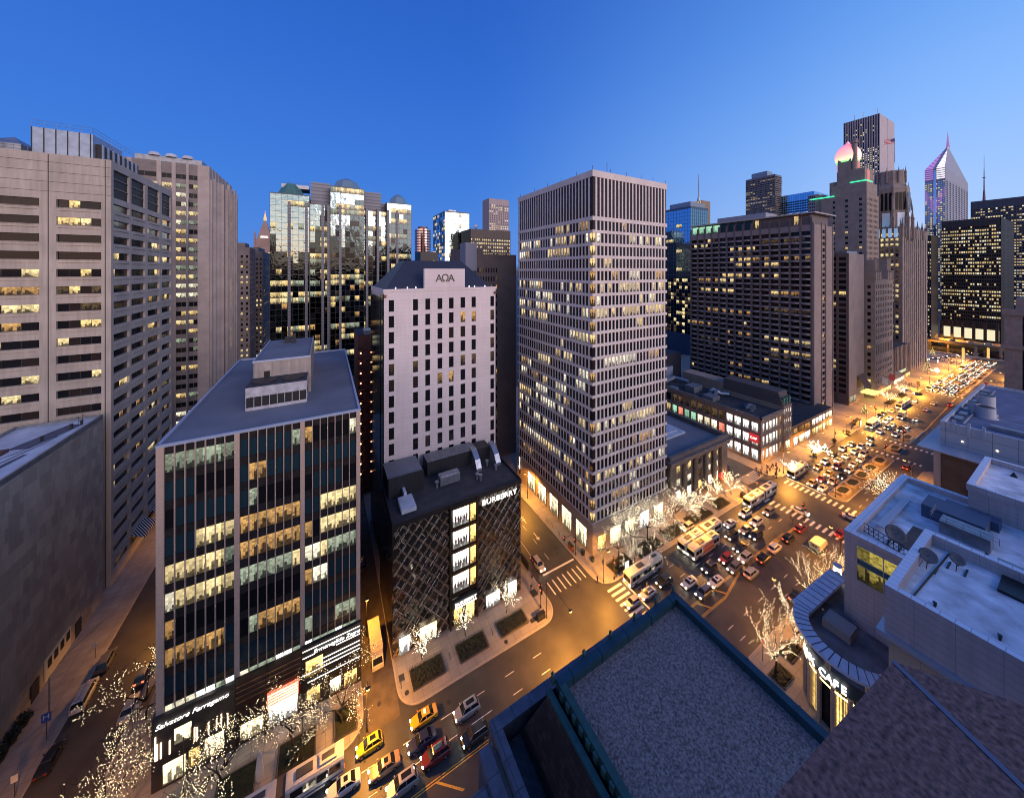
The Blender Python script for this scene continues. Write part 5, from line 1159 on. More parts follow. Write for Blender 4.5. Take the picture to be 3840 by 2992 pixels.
for k, ch in enumerate('LUX CAFE'):
    if ch == ' ': continue
    a = LET0 + k * LETD; x, y = cc[0] + (wr_ + .3) * math.cos(R(a)), cc[1] + (wr_ + .3) * math.sin(R(a))
    text(p, ch, 1.9, (x, y, 9.4), (R(90), 0, R(a + 90)), emit('cafe_letters', (1, .92, .88), 2.6), .12, 'lettering', sx=.85)
for a in (120, 170, 215, 250): mb = MB(); mb.cyl(cc[0] + (ro - 1.6) * math.cos(R(a)), cc[1] + (ro - 1.6) * math.sin(R(a)), 11, 13.3, .4, n=10); mb.build('canopy_column', mat('cafe_stone', ()), p)
mb = MB(); mb.box(84.5, 88, 23.5, 27.5, 11, 12.6); mb.face([(84.4, 23.6, 11.3), (84.4, 27.3, 11.3), (85.2, 27.3, 12.7), (85.2, 23.6, 12.7)][::-1]); mb.build('roof_hutch', mat('pale_hutch', (.35, .31, .28), .7), p)
mb = MB(); mb.box(83, 99.5, 29.2, 30, .15, 13.2); mb.box(99.5, 112, 26.2, 31, .15, 9.0); mb.build('front_wall', mat('front_wall_stone', (.38, .30, .22), .7, noise=(.5, .2), joint=(2, 1, .03, .7, .05)), p)
o = thing('pillar_lamp', 'bright white cylindrical lamp on the wall corner above the cafe', 'lamp', (101, 30.2, 9))
mb = MB(); mb.cyl(101, 30.2, 9, 9.8, .95, n=14); mb.cyl(101, 30.2, 13.4, 13.7, .8, n=14); mb.build('base', cop2, o); mb = MB(); mb.cyl(101, 30.2, 9.8, 13.4, .65, n=16); mb.build('lamp_shade', emit('pillar_light', (1, .93, .75), 7, True), o)
# building with vent tubes
B = Bldg('vent_tube_building', 'brown stone block with white panelled top storey and fat white roof tubes', 161, 238, -40, 26)
bstn = mat('brown_granite', (.17, .10, .07), .55, noise=(.5, .25), joint=(3.2, 2.2, .03, .6, .35))
B.wall.box(161, 238, -40, 26, 0, 25.6, B.mi(bstn), B.mi(roofdark)); B.wall.box(160.7, 161, 25, 26.3, 0, 25.6, B.mi(pink)); B.finish(); p = B.root
wp = mat('white_metal_panel', (.50, .50, .53), .5, joint=(4.2, 3.4, .05, .25, .03))
mb = MB(); mb.box(168.2, 238, -40, 26, 26.2, 32.2, 0, 2); parapet(mb, 168, 238.2, -40, 26.2, 26.2, 33.2, .7, 0, 1); mb.build('top_storey', [wp, cop2, mat('navy_roof', (.15, .17, .27), .7, noise=(.3, .35), mode='roof')], p)
mb = MB(); mb.box(160, 238, 26, 29.5, 25.9, 26.19); mb.box(160, 168, -40, 26, 25.9, 26.19); mb.build('roof_ledge', cop2, p)
for (x, y, r_, h) in ((193, 20.5, 1.9, 6.2), (188.5, 20.0, 1.9, 3.4), (191, 22.6, 1.2, 3.6)):
    mb = MB(); mb.cyl(x, y, 32.2, 32.2 + h, r_, n=20); mb.cyl(x, y, 32.2 + h, 32.21 + h, r_ - .15, n=20, m=1); mb.cyl(x, y, 32.2, 32.5, r_ + .5, n=20); mb.build('vent_tube', [mat('white_tube', (.45, .46, .50), .6), black], p)
mb = MB()
for k in range(8): mb.box(176 + k * 7, 180 + k * 7, 23.2, 24.8, 32.2, 33)
mb.tube([(172, 22.4, 32.8), (230, 22.4, 32.8)], .25, 6); mb.build('duct_run', metal, p)
for k, y in enumerate((23.6, 20.8, 18.2, 10.2, 4)): mb = MB(); mb.box(167.5, 167.95, y - .3, y + .3, 30.6, 34.4); mb.build('aerial_panel', roofwhite, p)
mb = MB(); mb.box(175, 177, 8, 18, 32.3, 33.4); mb.build('raised_hatch', metal, p)
for k in range(4): mb = MB(); mb.tube([(164 + k * 5, 26, 25), (163 + k * 5, 30.5, 25.6)], .18, 5); mb.build('canopy_strut', metal, p)
mb = MB(); mb.tube([(162, 30.6, 25.7), (182, 30.6, 25.7)], .15, 5); mb.build('canopy_rail', metal, p)
o = MB()
for k in range(3): o.loft([[(167.9, 22 - k * 6 + .25 * math.cos(R(a)), 28.5 + .25 * math.sin(R(a))) for a in range(0, 360, 60)], [(167.8, 22 - k * 6, 28.5)] * 6])
o.build('wall_lamp', emit('wall_lamp', (1, .75, .4), 4), p)

# unseen blocks added behind the camera: they shade the street from the western afterglow and show in the glass
wst = mat('shade_block_stone', (.22, .19, .18), .8, noise=(.2, .2), joint=(3, 3.6, .4, .35, .1))
for x0, x1, z, lb in ((-140, -62, 66, 'broad stone block behind the camera to the north'), (-52, 44, 78, 'tall stone block directly behind the camera terrace'), (56, 128, 62, 'stone block behind the camera to the south')):
    B = Bldg('added_shade_block', lb, x0, x1, -95, -50); B.core(0, z, wst, roofdark); B.finish()
# ------------------------------------------------------------------ the camera's own building
grav = mat('roof_gravel', (.17, .15, .155), .95, noise=(9, .85), mode='roof', bump=(10, .8, .05))
verd = mat('verdigris_copper', (.012, .05, .075), .5, .3, noise=(.8, .35))
verd2 = mat('light_verdigris', (.025, .08, .075), .5, .3, noise=(2, .3))
B = Bldg('gravel_roof_block', 'near mansard block with blue gravel roof edged in verdigris copper', 12.2, 22.8, -40, 16, 'building', z=0)
B.wall.box(12.2, 22.8, -40, 15.9, 40, 55.4, B.mi(darkst), B.mi(grav)); B.finish('roof_deck'); p = B.root
mb = MB(); mb.box(11.9, 22.95, 15.6, 16.05, 55.0, 55.9); mb.box(22.5, 22.95, -40, 15.6, 55.0, 55.9); mb.box(11.9, 12.3, -40, 15.6, 55.0, 55.9, 1)
for k in range(5): mb.box(12.9 + k * 2.3, 12.96 + k * 2.3, 15.56, 16.09, 55.0, 55.93)
for k in range(18): mb.box(22.46, 22.99, 13.6 - k * 2.6, 13.66 - k * 2.6, 55.0, 55.93)
for k in range(60): mb.box(11.72, 11.9, 15.2 - k * .55, 15.45 - k * .55, 55.5, 55.86, 1)
mb.box(11.25, 11.6, -40, 16.1, 55.3, 55.5, 1); mb.build('copper_edge', [verd, verd2], p)
for x, y in ((11.8, 16.15), (14.2, 16.15), (16.5, 16.15), (18.8, 16.15), (21.0, 16.15), (22.95, 16.15)):
    mb = MB(); mb.loft([[(x - q, y - q, z), (x + q, y - q, z), (x + q, y + q, z), (x - q, y + q, z)] for q, z in ((.12, 55.6), (.06, 55.95), (.1, 56.1), (.01, 56.3))]); mb.build('cresting', verd2, p)
sl = mat('fish_scale_slate', (.040, .024, .020), .5, noise=(3, .5), joint=(.42, .36, .03, .25, .75, .5))
mb = MB(); mb.face([(11.7, 16.1, 55.3), (10.6, 18.0, 51.2), (9.6, 18.0, 51.2), (9.6, -40, 51.2), (11.7, -40, 55.3)][::-1]); mb.face([(22.9, 16.1, 55.2), (22.9, 16.6, 51.2), (10.6, 16.6, 51.2), (11.7, 16.1, 55.3)])
mb.build('slate_slope', sl, p)
cps = mat('blue_granite_coping', (.10, .10, .13), .6, noise=(2, .4), joint=(1.3, 1.3, .03, .5, .1), mode='roof')
mb = MB(); mb.box(8.9, 22.6, 18.2, 18.9, 44, 52.0); mb.box(8.9, 9.5, -30, 18.2, 44, 52.0); mb.box(9.5, 22.6, -30, 18.2, 44, 50.6, 1)
mb.box(7.9, 8.6, -30, 18.2, 44, 51.7); mb.box(8.6, 8.9, -30, 18.0, 44, 51.4, 2); mb.build('stone_gutter', [cps, black, mat('orange_lit_strip', (.28, .18, .13), .7, noise=(2, .3))], p)  # strip colour carries the orange light that falls on the stone
mb = MB(); mb.box(1.5, 7.9, 16.4, 17.0, 44, 51.4); mb.face([(1.5, 16.3, 50.9), (7.8, 16.3, 50.9), (7.8, 4, 48.5), (1.5, 4, 48.5)][::-1], 1); mb.face([(1.4, 16.3, 50.9), (7.8, 16.3, 50.9), (7.8, 4, 48.5), (1.4, 4, 48.5)], 1); mb.build('lower_slate_roof', [cps, mat('blue_slate', (.05, .05, .075), .6, noise=(2, .5), joint=(.55, .5, .03, .4, .5, .5), mode='roof')], p)
gran = mat('speckled_granite', (.105, .062, .066), .75, noise=(30, 1.0), mode='roof', bump=(20, .3, .01))
A_ = at(3350, 2479, 77.); pts = [A_, at(3905, 2664, 77.)]
far_ = at(3905, 2990, 77.); lw = at(2880, 3012, 77.)
o = thing('granite_parapet', 'rough purple granite parapet corner of the camera terrace at bottom right', 'parapet', (A_[0], A_[1], 76))
poly = [A_, pts[1], (6.5, -1.5), (2.2, -1.5), lw]
mb = MB(); mb.prism(poly, 74.5, 77.0); mb.build('coping_block', gran, o)
mb = MB(); a = Vector((A_[0], A_[1], 0)); b_ = Vector((*at(3870, 2985, 77.), 0)); n_ = Vector((-(b_ - a).y, (b_ - a).x, 0)).normalized() * .018
mb.face([(a.x - n_.x, a.y - n_.y, 77.004), (b_.x - n_.x, b_.y - n_.y, 77.004), (b_.x + n_.x, b_.y + n_.y, 77.004), (a.x + n_.x, a.y + n_.y, 77.004)]); mb.build('mortar_joint', mat('blue_mortar', (.06, .09, .17), .7), o)
# ------------------------------------------------------------------ trees
bark = mat('bark', (.022, .015, .010), .9, noise=(4, .4))
bulbm = emit('string_bulb', (1, .78, .46), 6); bulbw = emit('bright_bulb', (1, .84, .58), 6)
def grow(seed, h, spread, levels=4, first=.28, dense=1., droop=0.):
    r = random.Random(seed); br = []     # list of (pts, rads, level)
    def limb(p, d, ln, rad, lv):
        n = 4; pts = [p.copy()]; rads = [rad]
        for k in range(n):
            d = (d + Vector((r.uniform(-1, 1), r.uniform(-1, 1), r.uniform(-.6, .8) - droop * lv * .3)) * .22).normalized()
            p = p + d * ln / n; pts.append(p.copy()); rads.append(rad * (1 - .55 * (k + 1) / n))
            if lv < levels and k >= (1 if lv else 3):
                for q in range(2 if lv == 0 else (1 if r.random() < .75 * dense else 0) + (1 if k == n - 1 else 0)):
                    a = r.uniform(0, 2 * math.pi); tilt = r.uniform(.5, 1.0) * (.75 if lv == 0 else 1)
                    u = d.cross(Vector((math.cos(a), math.sin(a), .3))).normalized()
                    limb(p, (d * math.cos(tilt) + u * math.sin(tilt) * spread).normalized(), ln * r.uniform(.62, .85) * (1.15 if lv == 0 else 1), rads[-1] * .75, lv + 1)
        br.append((pts, rads, lv))
    limb(Vector((0, 0, 0)), Vector((0, 0, 1)), h * first, h * .018, 0)
    for q in range(4):
        a = q * math.pi / 2 + r.uniform(-.4, .4); limb(Vector((0, 0, h * first)), Vector((math.cos(a) * spread, math.sin(a) * spread, 1.1)).normalized(), h * .32, h * .011, 1)
    top = max(p.z for b_ in br for p in b_[0]); s = h / top
    return [([p * s for p in pts], rads, lv) for pts, rads, lv in br]
def tree_meshes(seed, h, spread, bulb_m, step=.42, size=.06, litlv=2, **kw):
    br = grow(seed, h, spread, **kw); r = random.Random(seed + 99)
    tr, cr, bu = MB(), MB(), MB()
    for pts, rads, lv in br:
        (tr if lv == 0 else cr).tube(pts, [max(q, .018) for q in rads], 6 if lv < 2 else 4)
        if lv < litlv: continue
        ln = 0; nxt = 0
        for a, b_ in zip(pts[:-1], pts[1:]):
            L_ = (b_ - a).length; t = nxt
            while t < L_:
                c = a.lerp(b_, t / L_) + Vector((r.uniform(-1, 1), r.uniform(-1, 1), r.uniform(-1, 1))) * .16; s = size * r.uniform(.8, 1.3)
                i = len(bu.v); bu.v += [(c.x + s, c.y, c.z - s * .7), (c.x - s * .5, c.y + s * .87, c.z - s * .7), (c.x - s * .5, c.y - s * .87, c.z - s * .7), (c.x, c.y, c.z + s)]
                for f in ((0, 1, 3), (1, 2, 3), (2, 0, 3), (2, 1, 0)): bu.f.append(tuple(i + q for q in f)); bu.m.append(0); bu.uv.append([(0, 0)] * 3)
                t += step * r.uniform(.8, 1.2)
            nxt = t - L_
    return tr.mesh('trunk', [bark]), cr.mesh('crown', [bark]), bu.mesh('string_lights', [bulb_m])
TM = {
 'big': [tree_meshes(s, 12.0, 1.1, bulbm, 1.5, .036, 2, droop=.12, levels=5) for s in (1, 5, 9)],
 'small': [tree_meshes(s, 6.4, .62, bulbw, .30, .044, 1, levels=3) for s in (21, 24)],
 'wrap': [tree_meshes(s, 13.0, 1.25, bulbw, .60, .042, 2, levels=4, first=.30) for s in (31, 35, 38)],
 'vase': [tree_meshes(s, 13.5, .55, bulbm, .42, .05, 1, levels=3, first=.22) for s in (41, 47)],
 'mid': [tree_meshes(s, 8.0, .8, bulbm, .5, .08, 1, levels=3) for s in (51, 54)],
 'far': [tree_meshes(s, 8.5, .9, bulbw, .30, .10, 1, levels=3) for s in (61, 64)],
}
def tree(kind, i, x, y, label, rz=0., s=1., group='street trees wound with white string lights', z=.15):
    t = thing('street_tree', label, 'tree', (x, y, z), rz, group); t.scale = (s, s, s)
    m = TM[kind][i % len(TM[kind])]
    for nm, me in zip(('trunk', 'crown', 'string_lights'), m): link(nm, me, t, (0, 0, 0))
    return t
tree('big', 0, -13.7, 66.9, 'broad lit tree before the glowing script sign of the glass block', .5)
tree('big', 1, -4.6, 66.6, 'broad lit tree standing in the grass bed right of the red store entrance', 2.1, .95)
tree('big', 2, 2.6, 66.2, 'lit tree in the corner bed by the alley mouth', 4.0, .98)
tree('big', 1, -27.2, 69.5, 'lit tree at the bottom-left street corner pavement', 1.0, .95)
tree('big', 2, -28.0, 84.0, 'lit tree overhanging the dark side street beside the glass block', .2, 1.0)
tree('small', 0, 17.4, 69.2, 'brightly lit small tree behind the leftmost of the three hedged beds')
tree('small', 1, 26.8, 69.0, 'brightly lit small tree before the store entrance doors', 1.3)
tree('small', 0, 37.0, 69.0, 'brightly lit small tree at the right-hand hedged bed near the signal pole', 2.6)
for k, (x, y, lb) in enumerate(((70.5, 66.4, 'nearest the corner'), (76.5, 66.6, 'second from the corner'), (83.0, 66.8, 'in the middle of the row'), (89.5, 67.0, 'fourth from the corner'), (95.5, 66.8, 'last before the columned hall'))):
    tree('wrap', k, x, y, 'thickly light-wrapped tree in front of the white grid tower, ' + lb, k * 1.7, (.92, 1, 1.05, 1, .95)[k])
for k, (x, y, lb) in enumerate(((102.5, 67.2, 'in the bed by its left corner'), (109.6, 66.6, 'before its second column'), (119.2, 66.9, 'before its doorway'), (126.5, 66.2, 'by the crossing'))):
    tree('mid', k, x, y, 'slender lit tree before the columned hall, ' + lb, k * 1.1, 1.0)
x, y = at(2975, 1790); tree('far', 0, x, y, 'white-lit bare tree by the bus stop at the clothing store corner', .4, .75)
x, y = at(3062, 1720); tree('far', 1, x, y, 'white-lit tree standing on the pavement before the low shop row', 1.4, .9)
x, y = at(3330, 1515); tree('mid', 0, x, y, 'amber-lit tree before the gothic club, left one', .4, 1.0)
x, y = at(3378, 1485); tree('mid', 1, x, y, 'amber-lit tree before the gothic club, right one', 2.4, 1.0)
x, y = at(3515, 1410); tree('far', 0, x, y, 'small white-lit tree near the gothic tower entrance', .9, .75)
x, y = at(2905, 2535); tree('vase', 0, x, y, 'tall vase-shaped lit tree by the cafe planting beds, nearer one', .6, 1.0)
x, y = at(2986, 2440); tree('vase', 1, x, y, 'tall vase-shaped lit tree close beside the round cafe canopy', 2.2, 1.0)
tree('vase', 0, 98.5, 33.6, 'lit vase-shaped tree beyond the cafe near the parked van', 3.6, .9)
tree('vase', 1, 111, 33.2, 'lit vase-shaped tree half hidden by the terrace wing near the crossing', 5.2, .85)
tree('wrap', 0, 156.5, 32.8, 'thickly lit tree in front of the brown stone block across the junction', .7, 1.15)
tree('wrap', 1, 163.5, 33.0, 'thickly lit tree under the canopy of the vent-tube building', 2.9, 1.1)
def cone_tree(px, py, h, label):
    x, y = at(px, py); t = thing('cone_tree', label, 'tree', (x, y, .15), 0, 'lit cone trees along the far pavement'); r = random.Random(px)
    mb = MB(); mb.cyl(0, 0, 0, h * .1, .2, n=6); o = mb.build('trunk', bark, None); o.parent = t
    mb = MB(); bu = MB()
    for k in range(500):
        f = r.random(); a = r.uniform(0, 6.28); q = h * .24 * (1 - f) * r.uniform(.55, 1); c = (q * math.cos(a), q * math.sin(a), h * .08 + f * h * .92); s = .22
        mb.face([(c[0] - s, c[1], c[2] - s), (c[0] + s, c[1] + s, c[2] - s * .6), (c[0], c[1] - s * .3, c[2] + s)])
        if k < 150: bu.face([(c[0] * 1.1 - .09, c[1] * 1.1, c[2]), (c[0] * 1.1 + .09, c[1] * 1.1 - .09, c[2]), (c[0] * 1.1, c[1] * 1.1, c[2] + .16)])
    o = mb.build('crown', mat('fir_green', (.03, .055, .02), .8)); o.parent = t; o = bu.build('string_lights', emit('cone_bulb', (1, .8, .3), 7)); o.parent = t
cone_tree(3242, 1552, 5.5, 'cone-shaped lit evergreen near the gold entrance canopy'); cone_tree(3477, 1398, 11, 'tall lit evergreen cone against the gothic tower wall'); cone_tree(3497, 1335, 8, 'distant lit evergreen cone left of the plaza')

# ------------------------------------------------------------------ planting beds, hedges, bushes
soil = mat('bed_soil', (.028, .022, .012), .95, noise=(4, .5), mode='roof'); hedge = mat('ivy_leaves', (.018, .020, .006), .7, noise=(3, .5)); grass = mat('bed_grass', (.014, .018, .006), .9, noise=(3, .4), mode='roof')
def bed(x0, x1, y0, y1, label, leafy=True, group='planting beds along the east pavement', fence=True):
    t = thing('planting_bed', label, 'planting bed', ((x0 + x1) / 2, (y0 + y1) / 2, .15), 0, group); r = random.Random(int(x0 * 10))
    mb = MB(); w_ = .18
    mb.box(x0, x1, y0, y0 + w_, .15, .4); mb.box(x0, x1, y1 - w_, y1, .15, .4); mb.box(x0, x0 + w_, y0 + w_, y1 - w_, .15, .4); mb.box(x1 - w_, x1, y0 + w_, y1 - w_, .15, .4); mb.build('stone_edge', mat('bed_edge', (.10, .085, .07), .8), t)
    mb = MB(); mb.box(x0 + w_, x1 - w_, y0 + w_, y1 - w_, .15, .32); mb.build('soil', soil if leafy else grass, t)
    mb = MB()
    for k in range(int((x1 - x0) * (y1 - y0) * (26 if leafy else 14))):
        x, y = r.uniform(x0 + .3, x1 - .3), r.uniform(y0 + .3, y1 - .3); s = r.uniform(.12, .26) if leafy else r.uniform(.05, .1); a = r.uniform(0, 6.28); z = .34 + (r.random() * .4 if leafy else .02)
        dx, dy = s * math.cos(a), s * math.sin(a); mb.face([(x - dx, y - dy, z), (x + dy, y - dx, z + r.uniform(-.1, .15)), (x + dx, y + dy, z + .05), (x - dy, y + dx, z + r.uniform(-.1, .1))])
    o = mb.build('foliage', hedge if leafy else grass, t); o['kind'] = 'stuff'
    if fence:
        mb = MB()
        for a, b_ in (((x0, y0), (x1, y0)), ((x1, y0), (x1, y1)), ((x1, y1), (x0, y1)), ((x0, y1), (x0, y0))):
            for z in (.55, .85): mb.tube([(*a, z), (*b_, z)], .025, 4)
            n = int(math.hypot(b_[0] - a[0], b_[1] - a[1]) / .6)
            for k in range(n): f = k / n; mb.tube([(a[0] + (b_[0] - a[0]) * f, a[1] + (b_[1] - a[1]) * f, .3), (a[0] + (b_[0] - a[0]) * f, a[1] + (b_[1] - a[1]) * f, .9)], .018, 3)
        mb.build('low_railing', black, t)
bed(14.6, 21, 64.5, 68.3, 'hedged bed nearest the alley in front of the plaid store'); bed(24, 30.4, 64.4, 68, 'middle hedged bed in front of the plaid store'); bed(33.6, 40.4, 64.5, 67.9, 'hedged bed nearest the street corner by the plaid store')
bed(-6.8, -1.4, 63.8, 68.2, 'dark grass bed behind the articulated bus', False); bed(-14.6, -9.6, 63.9, 68.2, 'dark grass bed left of the slim banner', False); bed(-22.5, -17.6, 63.9, 68.2, 'grass bed at the bottom edge under the lit tree', False); bed(1.3, 4.9, 64.1, 68.6, 'small grass bed with shrub beside the alley', False)
bed(66.6, 73.8, 63.4, 66.9, 'dark bed at the corner under the wrapped trees', True); bed(76.2, 86.4, 63.6, 67.2, 'long dark bed in the middle of the wrapped trees', True); bed(88.5, 98.5, 63.6, 67.2, 'long dark bed beside the waiting silver car', True)
bed(100.5, 111.5, 63.8, 67.2, 'ivy bed in front of the columned hall, left one', True); bed(114.6, 121.6, 63.8, 67.2, 'ivy bed in front of the columned hall, by the crossing', True)
bed(76.4, 80.5, 30.4, 33.2, 'bed at the foot of the tall tree by the cafe', True, 'planting beds by the cafe', False); bed(82.8, 88, 31.6, 34, 'second bed closer to the round cafe', True, 'planting beds by the cafe', False)
x, y = at(3300, 1560)
bed(294, 306, 64.2, 67.2, 'hedged bed under the amber-lit trees, left one', True, fence=False); bed(316, 328, 64.2, 67.2, 'hedged bed under the amber-lit trees, right one', True, fence=False)
pst = mat('planter_stone', (.36, .27, .18), .8, noise=(1, .2))
def planter(x0, x1, y0, y1, label, h=1.0):
    t = thing('median_planter', label, 'planter', ((x0 + x1) / 2, (y0 + y1) / 2, .16), 0, 'stone planters on the median')
    def oc(e): c = min(x1 - x0, y1 - y0) * .28; a, b_, c_, d_ = x0 - e, x1 + e, y0 - e, y1 + e; return [(a + c, c_), (b_ - c, c_), (b_, c_ + c), (b_, d_ - c), (b_ - c, d_), (a + c, d_), (a, d_ - c), (a, c_ + c)]
    mb = MB(); o_, i_ = oc(0), oc(-.55)
    mb.loft([[(p[0], p[1], .16) for p in oc(-.1)], [(p[0], p[1], .16 + h) for p in o_], [(p[0], p[1], .16 + h) for p in i_], [(p[0], p[1], .16 + h - .25) for p in i_]], caps=False); mb.build('stone_rim', pst, t)
    mb = MB(); mb.prism(oc(-.5), .2, .16 + h - .12); mb.build('planting', mat('planter_green', (.022, .028, .012), .95, noise=(3, .5), mode='roof'), t)
for k, px in enumerate(((625, 690), (715, 620), (805, 555), (885, 490), (955, 420))):
    x, y = at(2900 + px[0] * .41667, 1550 + px[1] * .41667, 1.0); planter(x - 3.6, x + 3.6, 45.5, 49.0, 'stone planter on the long median, %s from the near end' % ('first', 'second', 'third', 'fourth', 'fifth')[k])
planter(219.5, 226.5, 45.7, 48.9, 'stone planter on the small island between the two far crosswalks'); planter(238, 246, 45.9, 49, 'stone planter on the pointed island beyond the crosswalks')
for k, x in enumerate((357, 368, 380, 392, 412, 432, 450, 466)): planter(x - 3.6, x + 3.6, 46.5, 48.9, 'far median planter, number %s from the near end of the far median' % ('one', 'two', 'three', 'four', 'five', 'six', 'seven', 'eight')[k], .7)
# bushes in pots along the blank wall
leaf = mat('bush_leaves', (.016, .026, .010), .7, noise=(5, .5))
def bush(x, y, z, rr_, label, group='dark bushes along the blank limestone wall'):
    t = thing('potted_bush', label, 'bush', (x, y, z), 0, group); r = random.Random(int(x * 31 + y * 17))
    mb = MB(); mb.cyl(x, y, z, z + .5, .45, .55, 10); mb.build('pot', mat('dark_pot', (.03, .028, .03), .7), t)
    mb = MB()
    for k in range(420):
        d = Vector((r.gauss(0, 1), r.gauss(0, 1), r.gauss(0, 1))).normalized() * rr_ * (r.random() ** .4) * r.uniform(.8, 1.15); c = Vector((x, y, z + .6 + rr_ * .8)) + Vector((d.x, d.y, d.z * .8)); s = r.uniform(.08, .18); u = Vector((r.uniform(-1, 1), r.uniform(-1, 1), r.uniform(-1, 1))).normalized(); v_ = u.cross(Vector((0, 0, 1))).normalized()
        mb.face([c - u * s, c + v_ * s, c + u * s, c - v_ * s])
    mb.build('foliage', leaf, t)
for k in range(8): bush(-46.3, 76 + k * 2.45, .15, 1.0, 'dark potted bush at the wall, %s from the bottom edge' % ('first', 'second', 'third', 'fourth', 'fifth', 'sixth', 'seventh', 'eighth')[k])
bush(3.2, 66.6, .3, .8, 'round shrub in the small bed beside the alley', 'shrubs in the grass beds'); bush(-4.2, 65.2, .3, .8, 'round shrub in the grass bed behind the bus', 'shrubs in the grass beds')
for k, pp in enumerate(((3128, 1664), (3092, 1688), (3053, 1712), (3180, 1632))): x, y = at(*pp); bush(x, y, .15, 1.1, 'low bush on the pavement before the shops, %s' % ('right of the bus shelter', 'beside the bus shelter', 'under the white-lit tree', 'near the signal pole')[k], 'bushes by the shop row')

# ------------------------------------------------------------------ street lamps, signals, signs
pole = mat('lamp_pole', (.05, .045, .04), .5, .4)
lampm = emit('sodium_lamp', (1, .5, .1), 9)
LAMPC = (1, .40, .055); LAMPK = 2.9
def glow(x, y, z, wt, col=LAMPC, r_=.25, parent=None):
    d_ = bpy.data.lights.new('lamp_light', 'SPOT'); d_.energy = wt * LAMPK; d_.color = col; d_.shadow_soft_size = r_; d_.spot_size = R(158); d_.spot_blend = .45
    o = bpy.data.objects.new('lamp_light', d_); COL.objects.link(o); o.location = (x, y, z); return o
def lamp(x, y, h, ax, ay, wt, label, group='sodium street lamps on the avenue', z0=.15, lit_=True):
    t = thing('street_lamp', label, 'street lamp', (x, y, z0), 0, group)
    mb = MB(); mb.cyl(0, 0, 0, .8, .16, .12, 8); mb.tube([(0, 0, .6), (0, 0, h * .92), (ax * .35, ay * .35, h * 1.0), (ax, ay, h)], [.09, .07, .05, .04], 6); o = mb.build('pole', pole); o.parent = t
    mb = MB(); mb.loft([[(ax + q * 1.5 * math.cos(R(a)), ay + q * math.sin(R(a)), h + z) for a in range(0, 360, 45)] for q, z in ((.26, -.02), (.3, .05), (.18, .18))]); o = mb.build('lamp_head', pole); o.parent = t
    if lit_:
        mb = MB(); mb.loft([[(ax + q * math.cos(R(a)), ay + q * math.sin(R(a)), h + z) for a in range(0, 360, 45)] for q, z in ((.04, -.28), (.3, -.15), (.36, -.05), (.2, .02))]); o = mb.build('lamp_shade', lampm); o.parent = t
        glow(x + ax, y + ay, z0 + h - .55, wt)
E_W = (61.6, 3)
lamps = [(-34.5 + .0, 63.1, 'at the left side street corner, mostly out of view', 2600), (8.9 - 2.6, 63.0, 'by the alley mouth on the avenue', 5200), (44.5, 63.4, 'leaning over the near junction, brightest of all', 8200), (62.4, 63.6, 'by the grid tower corner', 5000), (98, 63.0, 'between the grid tower and the columned hall', 5200), (128, 63.2, 'by the columned hall crossing', 6500), (158, 63.2, 'behind the waiting bus', 7500), (190, 63.2, 'before the low shop row', 8500), (222, 63.2, 'before the hotel podium', 9500), (250, 63.2, 'beside the gold entrance canopy', 9500), (278, 63.2, 'beside the gothic club', 10000), (311, 63.2, 'past the gothic club', 11000), (345, 63.2, 'at the far crossing', 12000), (375, 63.2, 'at the gothic tower foot', 12000), (405, 63.2, 'near the lit far evergreen', 12000), (432, 63.2, 'at the start of the plaza', 12000), (460, 63.2, 'in the plaza', 12000), (494, 63.2, 'at the far end of the plaza', 11000)]
for x, y, lb, wt in lamps: lamp(x, y, 9.2, 0, -1.6 if x != 44.5 else -8.5, wt, 'orange street lamp on east kerb ' + lb, lit_=True)
for x, lb, wt in ((158, 'by the long median', 7500), (189, 'near the brown block corner', 8000), (345, 'at the far junction', 11000), (374, 'behind the vent tubes', 11000), (410, 'far along the west kerb', 11000), (450, 'at the end of the west kerb', 10000), (122, 'hidden behind the terrace wing', 4500), (90, 'beside the cafe', 2600)):
    lamp(x, 35.9, 9.2, 0, 1.9, wt, 'orange street lamp on the west kerb ' + lb)
lamp(7.9, 79.5, 8.5, -.9 + .9, -.6, 1300, 'orange lamp on the wall of the alley'); lamp(62.0, 100, 9, -1, 0, 4200, 'orange lamp far up the side street beside the grid tower', 'lamps in the side streets'); lamp(46, 92, 9, 1.2, 0, 3000, 'orange lamp on the side street behind the plaid store', 'lamps in the side streets')
glow(143, 92, 9, 5000); glow(-20, 300, 30, 16000); glow(-36, 240, 12, 7000); glow(-46, 350, 12, 9000); glow(545, 20, 12, 26000); glow(548, 90, 12, 26000); glow(550, 160, 12, 20000); glow(585, 40, 14, 22000); glow(585, 85, 14, 22000)
lamp(-31.2, 104, 9, -1.5, 0, 1500, 'orange lamp on the left side street, behind the glass block', 'lamps in the side streets'); lamp(-39.0, 70, 9, 1.5, 0, 1300, 'orange lamp at the bottom-left corner pavement', 'lamps in the side streets'); lamp(-31.2, 140, 9, -1.5, 0, 2200, 'orange lamp farther up the left side street', 'lamps in the side streets')
